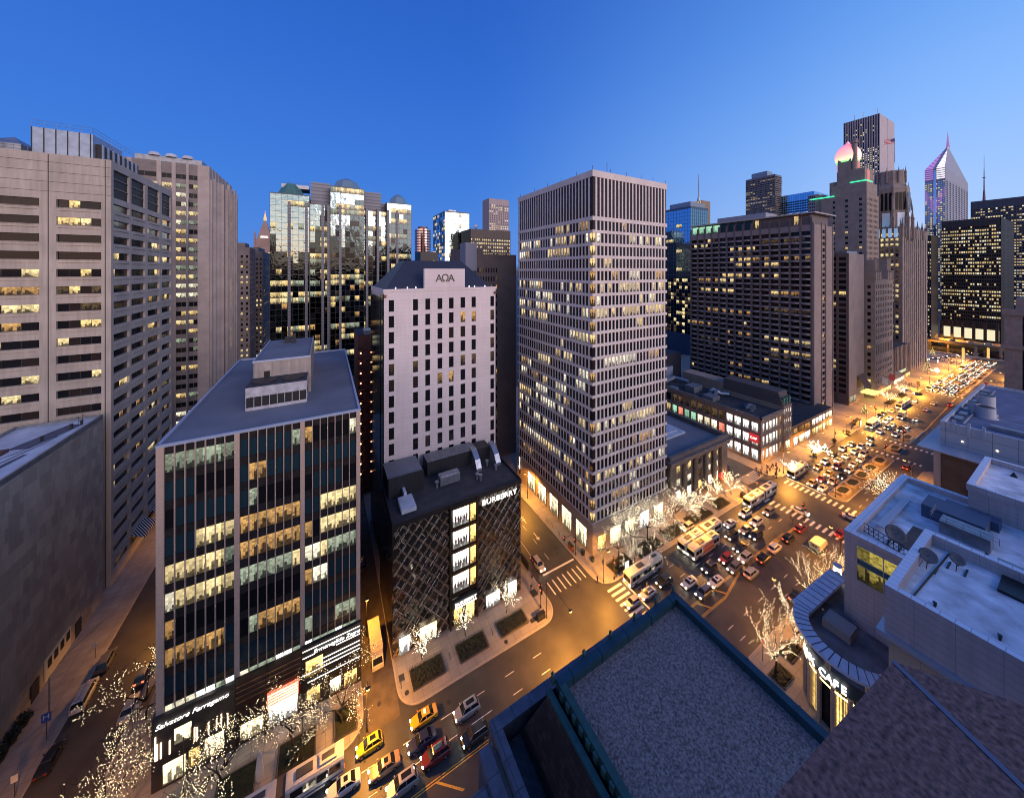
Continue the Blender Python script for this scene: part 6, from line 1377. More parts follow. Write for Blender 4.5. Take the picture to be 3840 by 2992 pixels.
def signal(x, y, dx, dy, label, arm=0, h=6.0):
    t = thing('traffic_signal', label, 'traffic light', (x, y, .15), 0, 'traffic signals at the junctions')
    mb = MB(); mb.cyl(0, 0, 0, .5, .2, n=8); mb.tube([(0, 0, .4), (0, 0, h)], .08, 6)
    if arm: mb.tube([(0, 0, h), (dx * arm, dy * arm, h + .3)], .05, 5)
    o = mb.build('pole', pole); o.parent = t
    for k, (ox, oy, z) in enumerate(((dx * .3, dy * .3, h - 2.4), (dx * arm, dy * arm, h - .5) if arm else (-dx * .3, -dy * .3, h - 1.6))):
        mb = MB(); mb.box(ox - .2, ox + .2, oy - .2, oy + .2, z, z + 1.15); o = mb.build('signal_head', black); o.parent = t
        mb = MB(); mb.cyl(ox - .21, oy, z + .85, z + .86, .09, n=8); mb.box(ox - .23, ox - .2, oy - .1, oy + .1, z + .8, z + 1.0); o2 = mb.build('signal_lens', emit('red_signal', (1, .1, .05), 6)); o2.parent = o
for (x, y, dx, dy, lb, am) in ((44.6, 66.0, 0, -1, 'tall signal pole at the plaid store corner', 0), (49.0 - 1.9, 73.6, 1, 0, 'signal pole on the side street by the waiting car', 0), (61.6, 73.6, -1, 0, 'signal with long arm by the grid tower shop windows', 4), (65.4, 62.9, 0, -1, 'slim signal at the pavement tip before the grid tower', 0), (130.9, 62.9, 0, -1, 'signal pole by the kiosk at the columned hall corner', 3), (152.2, 63.1, 0, -1, 'signal pole left of the waiting bus', 0), (133.6, 47.9, 0, -1, 'signal on the near edge of the junction with people waiting', 0), (157.4, 47.6, 0, 1, 'signal on the tip of the long median', 0), (210, 47.3, 0, 1, 'signal at the far end of the long median', 0), (236.6, 47.6, 0, 1, 'signal on the pointed island', 0), (208, 63.2, 0, -1, 'tall signal pole by the bus shelter', 3), (232, 64, 0, -1, 'signal pole before the hotel podium', 3), (264, 63.4, 0, -1, 'signal before the club left flank', 0), (349, 63.6, 0, -1, 'signal at the far crossing by the black car', 0), (353, 47.6, 0, 1, 'signal on the tip of the far median', 0), (-31.6 + 2.4, 64.5, -1, 0, 'signal pole at the bottom-left corner', 0)):
    signal(x, y, dx, dy, lb, am)
def sign(x, y, h, w_, hh, colr, label, face='W', txt=None, cat='sign', z=.15):
    t = thing('street_sign', label, cat, (x, y, z), 0, None); mb = MB(); mb.tube([(x, y, z), (x, y, z + h)], .05, 5); mb.build('post', pole, t)
    mb = MB()
    if face == 'W': mb.box(x - w_ / 2, x + w_ / 2, y - .1, y - .06, z + h - hh, z + h)
    else: mb.box(x - .1, x - .06, y - w_ / 2, y + w_ / 2, z + h - hh, z + h)
    o = mb.build('plate', colr, t)
    if txt: text(o, txt, hh * .8, (x, y - .13, z + h - hh * .42) if face == 'W' else (x - .13, y, z + h - hh * .5), ROTW if face == 'W' else ROTN, white, .01)
x, y = at(175, 2775); sign(x, y, 4.6, 1.1, 1.5, mat('sign_blue', (.03, .08, .35), .5), 'blue hospital sign with white letter H on a thick post', 'W', 'H')
x, y = at(357, 2468); sign(x, y, 3.2, .5, .9, mat('sign_white', (.6, .55, .5), .6), 'small white parking sign beside the grey parked car')
x, y = at(55, 2990); sign(x, y, 3.4, .7, 1.1, mat('sign_white', ()), 'small white parking sign at the bottom-left edge')
x, y = at(515, 2708); sign(x, y, 3.2, .45, .6, mat('sign_white', ()), 'small square sign by the red-brown car kerb')
x, y = at(2426, 2235); sign(x, y, 3.4, .45, .9, mat('sign_yellow', (.6, .45, .1), .6), 'small yellow sign at the corner before the grid tower')
x, y = at(2860, 2480); sign(x, y, 4.2, .5, .6, mat('sign_red', (.5, .06, .05), .6), 'small red and white sign by the cafe kerb')
t = thing('lamp_mast', 'thin curved mast arm reaching over the white van', 'street lamp', (*at(185, 2700), .15)); mb = MB(); mb.tube([(0, 0, 0), (0, 0, 7.5), (1.2, 1.6, 9.2), (3.6, 5, 9.9), (4.4, 6.6, 9.9)], [.12, .1, .07, .05, .05], 6); o = mb.build('pole', mat('galvanised_pole', (.3, .28, .22), .5, .5)); o.parent = t
# slim banner, flagpoles, ad panels, bike racks, kiosks
mb = MB(); x, y = -9.0, 64.9; mb.loft([[(x - q, y, z), (x + q, y, z), (x + q, y + .2, z), (x - q, y + .2, z)] for q, z in ((.1, .15), (.45, .6), (.5, 2.0), (.3, 4.2), (.02, 5.0))]); o = mb.build('slim_sail_banner', mat('sail_white', (.7, .66, .6), .6)); tag(o, 'slim pointed black and white sail-shaped banner on the pink pavement', 'banner')
for px, py, h, lb in ((995, 2755, 12, 'before the lettered black shop front'), (1135, 2855, 7, 'between the bus and the grass bed'), (688, 2990, 9, 'at the bottom edge before the script sign')):
    x, y = at(px, py); mb = MB(); mb.cyl(x, y, .15, .5, .15, n=8); mb.tube([(x, y, .3), (x, y, h)], .06, 5); mb.loft([[(x + q * math.cos(R(a)), y + q * math.sin(R(a)), z) for a in range(0, 360, 60)] for q, z in ((.02, h), (.12, h + .1), (.02, h + .25))]); o = mb.build('flagpole', pole); tag(o, 'bare thin flagpole ' + lb, 'pole', 'bare poles on the near pavement')
def panelad(px, py, w_, h, col_, label, along='x'):
    x, y = at(px, py); t = thing('advertising_panel', label, 'advertising panel', (x, y, .15), 0, 'lit advertising panels'); mb = MB(); mb.box(x - w_ / 2 - .1, x + w_ / 2 + .1, y - .12, y + .12, .15, h + .5); mb.build('frame', black, t)
    mb = MB(); mb.box(x - w_ / 2, x + w_ / 2, y - .16, y - .13, .5, h + .3); mb.build('lit_panel', emit('ad_' + label[:5].strip(), col_, 3.0, False), t)
panelad(2350, 2142, 1.3, 2.4, (.9, 1, .85), 'pale green lit advertising panel under the wrapped trees'); panelad(3071, 1695, 2.0, 2.4, (.7, .85, 1), 'bluish lit advertising panel beside the white-lit tree'); panelad(3226, 1600, 1.6, 2.8, (1, .85, .6), 'warm lit panel of the bus shelter by the far crossing')
for px, py, lb in ((3390, 1475, 'white lit panel before the club'), (3516, 1362, 'white lit panel at the plaza edge'), (3608, 1362, 'large white lit panel in the plaza')): panelad(px, py, 2.2, 3, (1, .97, .9), lb)
x, y = at(3226, 1598); t = thing('bus_shelter', 'dark glazed bus shelter before the hotel podium', 'bus shelter', (x, y + 1, .15)); mb = MB(); mb.box(x - 3.5, x + 3.5, y + .6, y + 2.2, 2.6, 2.8); mb.build('roof', black, t)
for a in (-3.4, 0, 3.3): mb = MB(); mb.box(x + a, x + a + .1, y + 2.1, y + 2.2, .15, 2.6); mb.build('post', black, t)
mb = MB(); mb.box(x - 3.4, x + 3.4, y + 2.12, y + 2.15, .4, 2.4); mb.build('glass_panel', W['dk'], t)
def ubike(x, y, label, ax=0):
    mb = MB(); pts = [(.0, 0, 0), (0, 0, .75), (.15, 0, .95), (.55, 0, .95), (.7, 0, .75), (.7, 0, 0)]
    mb.tube([(x + (0 if ax else p[0]), y + (p[0] if ax else 0), .15 + p[2]) for p in pts], .045, 6); o = mb.build('bike_rack', black); tag(o, label, 'bike rack', 'hoop bike racks')
for k, yy in enumerate((77.4, 78.9, 80.3, 81.8, 83.2)): ubike(-29.4, yy, 'hoop bike rack on the side-street pavement, %s from the bottom' % ('first', 'second', 'third', 'fourth', 'fifth')[k], 1)
for k, yy in enumerate((79.0, 81.2, 84.9, 87.6)): ubike(61.7, yy, 'hoop bike rack beside the grid tower, %s' % ('nearest the crossing', 'second from the crossing', 'third from the crossing', 'farthest from the crossing')[k], 1)
for k, (x, y) in enumerate(((12.7, 66.2), (22.4, 66.2), (32, 66.2))): ubike(x, y, 'hoop bike rack %s' % ('left of the first hedged bed', 'between the first and second hedged beds', 'between the second and third hedged beds')[k], 1)
def boxy(name, x, y, w_, d_, h, m, label, cat, group=None):
    t = thing(name, label, cat, (x, y, .15), 0, group); mb = MB(); mb.box(x - w_ / 2, x + w_ / 2, y - d_ / 2, y + d_ / 2, .25, .15 + h); mb.build('cabinet', m, t); mb = MB(); mb.box(x - w_ / 2 + .05, x + w_ / 2 - .05, y - d_ / 2 + .05, y + d_ / 2 - .05, .15, .25); mb.build('base', black, t)
    mb = MB(); mb.box(x - w_ / 2 - .05, x + w_ / 2 + .05, y - d_ / 2 - .05, y + d_ / 2 + .05, .15 + h, .22 + h); mb.build('lid', black, t)
boxy('newspaper_boxes', 61.7, 75.9, .7, 2.0, 1.2, mat('orange_box', (.45, .14, .03), .6), 'orange newspaper boxes by the grid tower kerb', 'newspaper box')
boxy('newspaper_boxes', 43.2, 63.9, 2.0, .8, 1.3, black, 'black newspaper boxes beside the signal pole at the plaid store', 'newspaper box'); boxy('newspaper_boxes', 128.6, 63.4, 1.6, 1.2, 1.5, mat('dark_red_box', (.12, .04, .02), .6), 'dark kiosk at the columned hall kerb', 'kiosk'); boxy('rubbish_bin', 63.3, 72.6, .8, .8, 1.4, black, 'black bin by the signal at the grid tower', 'bin')
boxy('sign_board', 47.2, 77.6, .3, 3.6, 2.0, black, 'black hoarding panel by the plaid store kerb', 'hoarding'); boxy('rubbish_bin', 64.2, 67.6 + 2, .7, .7, 1.1, mat('green_bin', (.03, .06, .05), .6), 'green bin at the corner before the grid tower', 'bin')
mb = MB(); mb.cyl(0, 0, 0, .6, .18, n=8); mb.cyl(0, 0, .6, .75, .12, n=8); mb.box(-.28, .28, -.08, .08, .3, .45); o = mb.build('fire_hydrant', mat('hydrant', (.30, .05, .02), .6)); o.location = (61.6, 74.6, .15); tag(o, 'small red hydrant at the kerb by the newspaper boxes', 'hydrant')

# ---- people
def person_mesh(pose, coat, trouser, seed):
    me = bpy.data.meshes.new('body'); s = {'stand': (0, 0), 'walk': (.28, .18), 'stride': (.42, .25)}[pose]; a, b_ = s
    V = [(0, 0, .95), (0, 0, 1.2), (0, .0, 1.43), (.02, 0, 1.53), (.02, 0, 1.63), (.02, 0, 1.74), (0, .19, 1.40), (-b_ * .5, .24, 1.12), (b_ * .3, .22, .88), (b_ * .3 + .06, .22, .78), (0, -.19, 1.40), (b_ * .5, -.24, 1.12), (b_ * 1.2, -.22, .90), (b_ * 1.2 + .06, -.22, .80), (0, .1, .90), (a * .6, .1, .50), (a * .7, .1, .08), (a * .7 + .18, .1, .05), (0, -.1, .90), (-a * .3, -.1, .50), (-a * .95, -.1, .10), (-a * .95 + .17, -.1, .05)]
    Ed = [(0, 1), (1, 2), (2, 3), (3, 4), (4, 5), (2, 6), (6, 7), (7, 8), (8, 9), (2, 10), (10, 11), (11, 12), (12, 13), (0, 14), (14, 15), (15, 16), (16, 17), (0, 18), (18, 19), (19, 20), (20, 21)]
    rad = [.16, .15, .15, .06, .10, .09, .075, .055, .042, .035, .075, .055, .042, .035, .10, .075, .05, .04, .10, .075, .05, .04]
    me.from_pydata(V, Ed, []); o = bpy.data.objects.new('tmp', me); COL.objects.link(o)
    md = o.modifiers.new('s', 'SKIN'); sv = me.skin_vertices[0].data
    for k, q in enumerate(rad): sv[k].radius = (q * .8, q)
    sv[0].use_root = True
    o.modifiers.new('d', 'SUBSURF').levels = 1; bpy.context.view_layer.update()
    dg = bpy.context.evaluated_depsgraph_get(); r_ = bpy.data.meshes.new_from_object(o.evaluated_get(dg)); bpy.data.objects.remove(o)
    r_.name = 'body'; r_.materials.clear()
    for m in (mat('coat_%s' % seed, coat, .8), mat('trousers_%s' % seed, trouser, .8), mat('skin', (.42, .25, .18), .6), mat('hair', (.03, .02, .015), .7)): r_.materials.append(m)
    for p in r_.polygons:
        z = p.center.z; y_ = abs(p.center.y); p.material_index = 3 if z > 1.68 or (z > 1.58 and p.center.x < 0) else (2 if z > 1.47 or (z < .84 and y_ > .17) else (0 if z > .78 else 1)); p.use_smooth = True
    return r_
PM = [person_mesh('stand', (.02, .02, .03), (.02, .02, .03), 0), person_mesh('walk', (.03, .03, .05), (.03, .03, .06), 1), person_mesh('stride', (.10, .03, .03), (.02, .02, .02), 2), person_mesh('stand', (.18, .16, .15), (.03, .03, .05), 3)]
def person(px, py, k, rz, label, group):
    x, y = at(px, py); o = link('person', PM[k], None, (x, y, .15)); o.rotation_euler = (0, 0, rz); tag(o, label, 'person', group)
def cc2(x, y): return 2450 + x * .47, 1200 + y * .47
desc = ('dark coat', 'dark jacket mid-step', 'dull red coat striding', 'pale grey coat')
pr_ = random.Random(5)
for k in range(22):
    x, y = cc2(812 + pr_.random() * 150 + (k % 3) * 25, 1165 + pr_.random() * 70 + k * 1.2); person(x, y, k % 4, pr_.uniform(0, 6), 'person in %s waiting in the crowd at the clothing store corner' % desc[k % 4], 'crowd at the clothing store corner')
for px, py, k, lb in ((2240, 2185, 0, 'standing alone at the pavement tip before the grid tower'), (2262, 2120, 0, 'beside the bed corner under the wrapped trees'), (2017, 1868, 1, 'walking by the far end of the grid tower windows'), (2012, 1860, 0, 'near the far end of the grid tower windows'), (1992, 2215, 1, 'waiting to cross by the plaid store'), (2015, 2225, 3, 'in pale coat at the near junction corner'), (2030, 2218, 0, 'by the signal pole at the near junction'), (3192, 1608, 0, 'left of a pair near the bus shelter'), (3198, 1607, 1, 'right of a pair near the bus shelter'), (3322, 1528, 0, 'left of a pair before the gold canopy'), (3328, 1528, 1, 'right of a pair before the gold canopy'), (2966, 1950, 0, 'waiting on the near junction island'), (2972, 1962, 1, 'stepping off the near junction island'), (3211, 1626, 2, 'by the kerb of the far crossing'), (2380, 2110, 0, 'in the shadow between the beds'), (1860, 2130, 0, 'near the store entrance wall')):
    person(px, py, k, pr_.uniform(0, 6), 'person in %s %s' % (desc[k] if k != 3 else 'pale coat', lb), 'pedestrians around the junctions')
for k in range(16):
    x, y = 3200 + (385 + pr_.random() * 110) * .5, 1300 + (275 + pr_.random() * 30) * .5; person(x, y, k % 3, pr_.uniform(0, 6), 'distant person in %s among walkers before the ribbed low front' % desc[k % 3], 'walkers before the ribbed low front')
for k in range(14):
    x, y = 3200 + (670 + pr_.random() * 90) * .5, 1300 + (90 + pr_.random() * 50) * .5; person(x, y, k % 3, pr_.uniform(0, 6), 'tiny distant person in %s on the far plaza' % desc[k % 3], 'walkers on the far plaza')
# ------------------------------------------------------------------ vehicles
cglass = glass('car_glass', (.012, .014, .018), .07, spec=.3); tyre = mat('tyre', (.015, .015, .015), .8); rim = mat('wheel_rim', (.45, .45, .47), .3, .8)
headm = emit('headlight', (1, .90, .66), 38); tailm = emit('taillight', (1, .07, .03), 7); taild = mat('tail_lens', (.25, .02, .02), .3)
PAINT = {'white': (.62, .60, .57), 'silver': (.40, .39, .38), 'grey': (.14, .14, .15), 'black': (.015, .015, .018), 'navy': (.02, .025, .07), 'dark red': (.16, .018, .018), 'yellow': (.72, .38, .015), 'lime yellow': (.46, .42, .03), 'tan': (.38, .26, .17), 'red': (.35, .02, .02), 'cream': (.62, .52, .36)}
def paint(c): return mat('paint_' + c.replace(' ', '_'), PAINT[c], .28, .25 if c in ('silver', 'grey', 'tan') else 0, coat=.6)
KIND = {  # length, width, height, hood x, windscreen base, roof front, roof rear, rear base, hood z
 'sedan': (4.75, 1.83, 1.45, 1.05, .45, -.95, -1.65, .93, 1.0), 'hatch': (4.1, 1.75, 1.55, .95, .35, -1.35, -1.85, .98, 1.02), 'suv': (4.7, 1.9, 1.75, 1.15, .55, -1.75, -2.15, 1.08, 1.12), 'van': (5.6, 2.0, 2.05, 1.75, 1.1, -2.55, -2.7, 1.15, 1.2)}
def car_parts(kind, c, head=True, tail=False, top=None):
    L_, W_, H_, wx, rf, rr2, rx, hz, tz = KIND[kind]; h = L_ / 2; w = W_ / 2; P_ = {}
    def ringat(x, k, zl, zh): return [(x, -w * k * .96, zl), (x, w * k * .96, zl), (x, w * k, zl + (zh - zl) * .45), (x, w * k * .97, zh - .1), (x, w * k * .84, zh), (x, -w * k * .84, zh), (x, -w * k * .97, zh - .1), (x, -w * k, zl + (zh - zl) * .45)]
    b = MB(); b.loft([ringat(-h, .84, .42, tz - .3), ringat(-h + .1, .93, .30, tz - .08), ringat(-h + .6, .99, .24, tz), ringat(rx, 1, .22, tz), ringat(0, 1.01, .20, (tz + hz) / 2 + .02), ringat(wx, 1, .22, hz), ringat(h - .75, .97, .24, hz - .1), ringat(h - .15, .88, .28, hz - .22), ringat(h, .76, .36, hz - .36)])
    bw, tw_ = w * .86, w * .68; zb = hz - .04; zt = H_
    base = [(wx, zb), (rx, tz - .03)]; roof = [(rf, zt - .04), (rr2, zt - .04)]
    g = MB(); g.loft([[(base[1][0], -bw, base[1][1]), (base[0][0], -bw, base[0][1]), (base[0][0], bw, base[0][1]), (base[1][0], bw, base[1][1])], [(roof[1][0], -tw_, roof[1][1]), (roof[0][0], -tw_, roof[0][1]), (roof[0][0], tw_, roof[0][1]), (roof[1][0], tw_, roof[1][1])]])
    r0, r1 = rf + .03, rr2 - .03; b.loft([[(r1, -tw_ - .03, zt - .07), (r0, -tw_ - .03, zt - .07), (r0, tw_ + .03, zt - .07), (r1, tw_ + .03, zt - .07)], [(r1 + .05, -tw_, zt - .01), (r0 - .1, -tw_, zt - .01), (r0 - .1, tw_, zt - .01), (r1 + .05, tw_, zt - .01)], [(r1 + .35, -tw_ * .7, zt + .02), (r0 - .35, -tw_ * .7, zt + .02), (r0 - .35, tw_ * .7, zt + .02), (r1 + .35, tw_ * .7, zt + .02)]])
    for s in (-1, 1):
        for (xb, zb_), (xr, zr) in ((base[0], roof[0]), (base[1], roof[1]), (((base[0][0] + base[1][0]) / 2, zb + .02), ((roof[0][0] + roof[1][0]) / 2 + .1, zt - .05))): b.tube([(xb, s * (bw + .01), zb_), (xr, s * (tw_ + .01), zr)], .045, 4)
        b.box(wx - .25, wx - .05, s * (w + .02), s * (w + .2), hz, hz + .14)
    P_['body'] = b.mesh('body', [paint(c)]); P_['windows'] = g.mesh('windows', [cglass])
    wb = L_ * .30; wr_ = .33 if kind != 'van' else .37
    for i, (x, s) in enumerate(((wb, 1), (wb, -1), (-wb, 1), (-wb, -1))):
        m = MB(); y0, y1 = s * (w - .2), s * (w + .02)
        for q, mi_, (ya, yb) in ((wr_, 0, (y0, y1)), (wr_ * .62, 1, (y1, y1 + s * .015))):
            m.loft([[(x + q * math.cos(R(a)), y_, wr_ + q * math.sin(R(a))) for a in range(0, 360, 30)] for y_ in (ya, yb)], mi_)
        P_['wheel%d' % i] = m.mesh('wheel', [tyre, rim])
    for i, s in enumerate((1, -1)):
        m = MB(); m.loft([[(h - .16 - .02 * k, s * w * .62 + q * .21 * math.cos(R(a)), hz - .30 + q * .10 * math.sin(R(a))) for a in range(0, 360, 60)] for k, q in ((6, 1), (-7, 1), (-9, .5))]); P_['headlight%d' % i] = m.mesh('headlight', [headm if head else rim])
        m = MB(); m.box(-h - .01, -h + .14, s * w * .58 - .16, s * w * .58 + .16, tz - .34, tz - .14); P_['taillight%d' % i] = m.mesh('taillight', [tailm if tail else taild])
    if top == 'taxi': m = MB(); m.box(-.35, .1, -.3, .3, H_, H_ + .17); P_['roof_sign'] = m.mesh('roof_sign', [emit('taxi_light', (1, .85, .55), 1.2)])
    if top == 'ad': m = MB(); m.loft([[(-1.0, -.35, H_), (.4, -.35, H_), (.4, .35, H_), (-1.0, .35, H_)], [(-1.0, -.05, H_ + .45), (.4, -.05, H_ + .45), (.4, .05, H_ + .45), (-1.0, .05, H_ + .45)]]); P_['roof_sign'] = m.mesh('roof_sign', [mat('ad_board', (.5, .5, .3), .6, noise=(3, .6))])
    if top == 'sunroof': m = MB(); m.box(rr2 + .4, rf - .4, -tw_ * .55, tw_ * .55, H_ + .0, H_ + .035); P_['sunroof'] = m.mesh('sunroof', [cglass])
    if top == 'rack':
        m = MB()
        for s in (-1, 1): m.tube([(rr2 + .1, s * tw_, H_ + .08), (rf - .2, s * tw_, H_ + .08)], .04, 4)
        P_['roof_rail'] = m.mesh('roof_rail', [rim])
    return P_
CACHE = {}
def car(kind, c, x, y, rz, label, group='cars queuing on the avenue', head=True, tail=False, top=None, detail=True):
    key = (kind, c, head, tail, top)
    if key not in CACHE: CACHE[key] = car_parts(*key)
    if detail:
        t = thing('parked_car' if 'parked' in label else 'car', label, 'van' if kind == 'van' else ('taxi' if 'taxi' in label else 'car'), (x, y, .02), rz, group)
        for nm, me in CACHE[key].items(): link(nm.rstrip('0123'), me, t, (0, 0, 0))
        return t
    k2 = key + ('one',)
    if k2 not in CACHE:
        me = bpy.data.meshes.new('car'); mats_ = []; vs = []; fs = []; ms = []
        for nm, m_ in CACHE[key].items():
            o_ = len(vs); vs += [v.co[:] for v in m_.vertices]; ix = []
            for q in m_.materials:
                if q not in mats_: mats_.append(q)
                ix.append(mats_.index(q))
            for p in m_.polygons: fs.append(tuple(o_ + q for q in p.vertices)); ms.append(ix[p.material_index])
        me.from_pydata(vs, [], fs); [me.materials.append(q) for q in mats_]; me.polygons.foreach_set('material_index', ms); CACHE[k2] = me
    o = link('car', CACHE[k2], None, (x, y, .02)); o.rotation_euler = (0, 0, rz); return tag(o, label, 'taxi' if 'taxi' in label else 'car', group)
NB, SB, EB, WB_ = math.pi, 0., math.pi / 2, -math.pi / 2     # northbound cars face left
def c6(x, y): return 900 + x * .52406, 2100 + y * .52406
G1 = 'cars on the avenue in front of the shops'
def cp(f, px, py, z=0.): return at(*f(px, py), z)
for kind, c, px, py, top, lb in (('sedan', 'yellow', 1326, 1188, 'taxi', 'yellow taxi sedan nearest the plaid store kerb'), ('suv', 'silver', 1637, 1137, 'sunroof', 'silver estate car with open sunroof, alone in the outer lane'), ('suv', 'black', 1698, 1322, 'rack', 'large glossy black car beside the double yellow line'), ('sedan', 'navy', 1312, 1362, None, 'dark navy sedan between the yellow taxi and the red car'), ('suv', 'dark red', 1412, 1467, 'ad', 'dark red car with a printed board on its roof'), ('hatch', 'lime yellow', 931, 1397, 'sunroof', 'lime yellow hatchback taxi behind the articulated bus'), ('sedan', 'tan', 1040, 1557, 'sunroof', 'tan sedan beside the dashed lane line at the bottom'), ('suv', 'silver', 1170, 1690, 'sunroof', 'silver car with dark sunroof cut by the bottom edge'), ('sedan', 'white', 745, 1697, 'sunroof', 'white sedan cut by the bottom edge next to the bus')):
    x, y = cp(c6, px, py); car(kind, c, x, y + .95, NB, lb, G1, top=top)
def cm_(x, y): return 2250 + x * .5729, 1800 + y * .5729
G2 = 'cars queuing before the near junction'
for kind, c, px, py, top, lb in (('hatch', 'silver', 212, 795, None, 'silver hatchback stopped on the crosswalk stripes'), ('sedan', 'white', 312, 735, 'ad', 'white taxi with green roof board behind the silver hatchback'), ('suv', 'black', 420, 660, 'rack', 'black car right behind the front white taxi'), ('sedan', 'white', 585, 665, 'sunroof', 'white sedan with roof light in front of the orange-sided bus lane'), ('suv', 'grey', 678, 732, None, 'dark grey car by the copper roof corner'), ('sedan', 'white', 760, 660, 'sunroof', 'white sedan with dark sunroof beside the yellow hatching'), ('suv', 'black', 715, 570, 'rack', 'big black car just in front of the orange bus advert'), ('suv', 'dark red', 825, 510, None, 'dark red car right of the orange bus advert'), ('suv', 'grey', 880, 570, None, 'grey car with orange number plate on the yellow line'), ('suv', 'silver', 950, 505, 'rack', 'silver car with roof rails beside the yellow line'), ('sedan', 'black', 915, 435, None, 'black sedan two places behind the grey car'), ('suv', 'black', 1022, 360, None, 'black hatchback car near the median tip'), ('sedan', 'tan', 952, 320, 'taxi', 'tan taxi between two black cars'), ('suv', 'white', 1023, 272, 'rack', 'white car with black roof rails behind the tan taxi'), ('suv', 'black', 863, 360, None, 'black car behind the plain-roofed bus'), ('sedan', 'white', 850, 280, 'taxi', 'white taxi just right of the articulated bus end'), ('suv', 'white', 950, 215, 'sunroof', 'white car with sunroof near the ivy bed'), ('suv', 'grey', 1105, 205, None, 'dark car leaving the junction beside the articulated bus')):
    x, y = at(*cm_(px, py), .75); car(kind, c, x, y, NB, lb, G2, top=top)
x, y = at(*cm_(572, 305), .7); car('suv', 'silver', x, y, NB, 'silver car parked by the kerb before the grid tower trees', G2)
G3 = 'cars heading away on the near side of the avenue'
def c7_(x, y): return 2900 + x * .5208, 1750 + y * .5208
for kind, c, f, px, py, top, lb in (('suv', 'silver', cm_, 990, 605, None, 'silver car with glowing tail lights heading away near the yellow hatching'), ('suv', 'black', cm_, 1070, 508, None, 'black car with red tail lights beside the white estate'), ('suv', 'white', cm_, 1145, 440, 'rack', 'white estate car with roof rails heading away'), ('suv', 'black', c7_, 110, 510, 'rack', 'black car with tail lights behind the red taxi'), ('suv', 'dark red', c7_, 197, 440, 'taxi', 'dark red taxi waiting at the crosswalk'), ('sedan', 'black', c7_, 165, 925, None, 'dark car at the kerb beside the cafe canopy'), ('sedan', 'red', c7_, 485, 475, None, 'red car crossing by the terrace wing corner')):
    x, y = at(*f(px, py), .75); car(kind, c, x, y, SB, lb, G3, head=False, tail=True, top=top)
x, y = at(*c7_(570, 365), .7); car('sedan', 'white', x, y, WB_ + .3, 'white sedan turning beside the terrace wing roof edge', G3, head=False, tail=True)
x, y = at(*c7_(190, 315), .7); car('sedan', 'white', x, y, WB_ + .1, 'white sedan driving across the middle of the junction', G3)
# parked delivery van with snow-pale roof by the cafe
def boxtruck(x, y, rz, L_, H_, c, label, cat='truck', head=True):
    t = thing('box_truck', label, cat, (x, y, .02), rz); mb = MB(); mb.box(-L_ / 2, L_ / 2 - 1.9, -1.15, 1.15, .75, H_); mb.build('cargo_box', [mat('truck_' + c, PAINT[c], .5, noise=(.8, .15))], None).parent = t
    mb = MB(); mb.loft([[(L_ / 2 - 1.85, -1.05, z0), (L_ / 2 + e, -1.05, z0), (L_ / 2 + e, 1.05, z0), (L_ / 2 - 1.85, 1.05, z0)] for z0, e in ((.45, 0), (1.3, .05), (1.35, -.1), (2.25, -.75))]); mb.build('cab', [paint(c)], None).parent = t
    mb = MB(); mb.face([(L_ / 2 - .06, -.9, 1.42), (L_ / 2 - .06, .9, 1.42), (L_ / 2 - .68, .85, 2.15), (L_ / 2 - .68, -.85, 2.15)]); mb.build('windscreen', cglass, None).parent = t
    mb = MB(); mb.box(-L_ / 2 - .03, -L_ / 2, -.9, .9, .95, H_ - .2); mb.box(-L_ / 2 - .05, -L_ / 2 - .03, -.5, .5, 1.6, 2.1, 1); mb.build('rear_door', [mat('truck_' + c, ()), black], None).parent = t
    for x_ in (-L_ * .28, L_ * .36):
        for s in (-1, 1): mb = MB(); mb.loft([[(x_ + .42 * math.cos(R(a)), y_, .42 + .42 * math.sin(R(a))) for a in range(0, 360, 30)] for y_ in (s * .85, s * 1.16)]); mb.build('wheel', tyre, None).parent = t
    for s in (-1, 1): mb = MB(); mb.box(L_ / 2, L_ / 2 + .07, s * .75 - .15, s * .75 + .15, .75, .95); mb.build('headlight', headm if head else rim, None).parent = t
    return t
boxtruck(124.3, 41.2, SB, 5.8, 2.6, 'cream', 'boxy cream delivery truck beside the lit trees and cafe pillar', head=False)
x, y = at(1445, 2480, 1.5); boxtruck(9.2, 75.6, WB_, 8.4, 3.1, 'cream', 'long cream box truck parked in the alley mouth', head=False)
# side street on the left
def c3(x, y): return x * .5241, 2100 + y * .5241
x, y = at(*c3(608, 950), 1.); t = car('van', 'white', x, y, EB + .03, 'long white van with ladder racks on its roof parked on the side street', 'vehicles on the left side street', head=False)
mb = MB()
for k in range(6): mb.box(-2.2 + k * .6, -2.1 + k * .6, -.8, .8, 2.12, 2.17)
mb.box(-2.4, 1, -.08, .08, 2.17, 2.22); mb.build('ladder_rack', rim, None).parent = t
for kind, c, px, py, lb, hd in (('sedan', 'black', 355, 1420, 'black sedan parked at the bottom left', False), ('sedan', 'silver', 925, 1050, 'silver sedan parked by the kerb beside the glass block', False), ('suv', 'grey', 1030, 800, 'grey car with red tail lights under the lit tree', False), ('suv', 'grey', 760, 715, 'grey car half hidden behind lit branches on the side street', False)):
    x, y = at(*c3(px, py), .7); car(kind, c, x, y, EB + .02, lb, 'vehicles on the left side street', head=hd, tail=(kind == 'suv' and px > 900))
x, y = at(1370, 1965); car('suv', 'navy', 8.6, 99, EB, 'dark car parked deep in the alley', 'vehicles in the alley and side street', head=False)
x, y = at(1930 + 170 * .52083, 1700 + 795 * .52083, .7); car('suv', 'cream', x, y, WB_, 'cream car waiting at the side street line beside the plaid store', 'vehicles in the alley and side street')
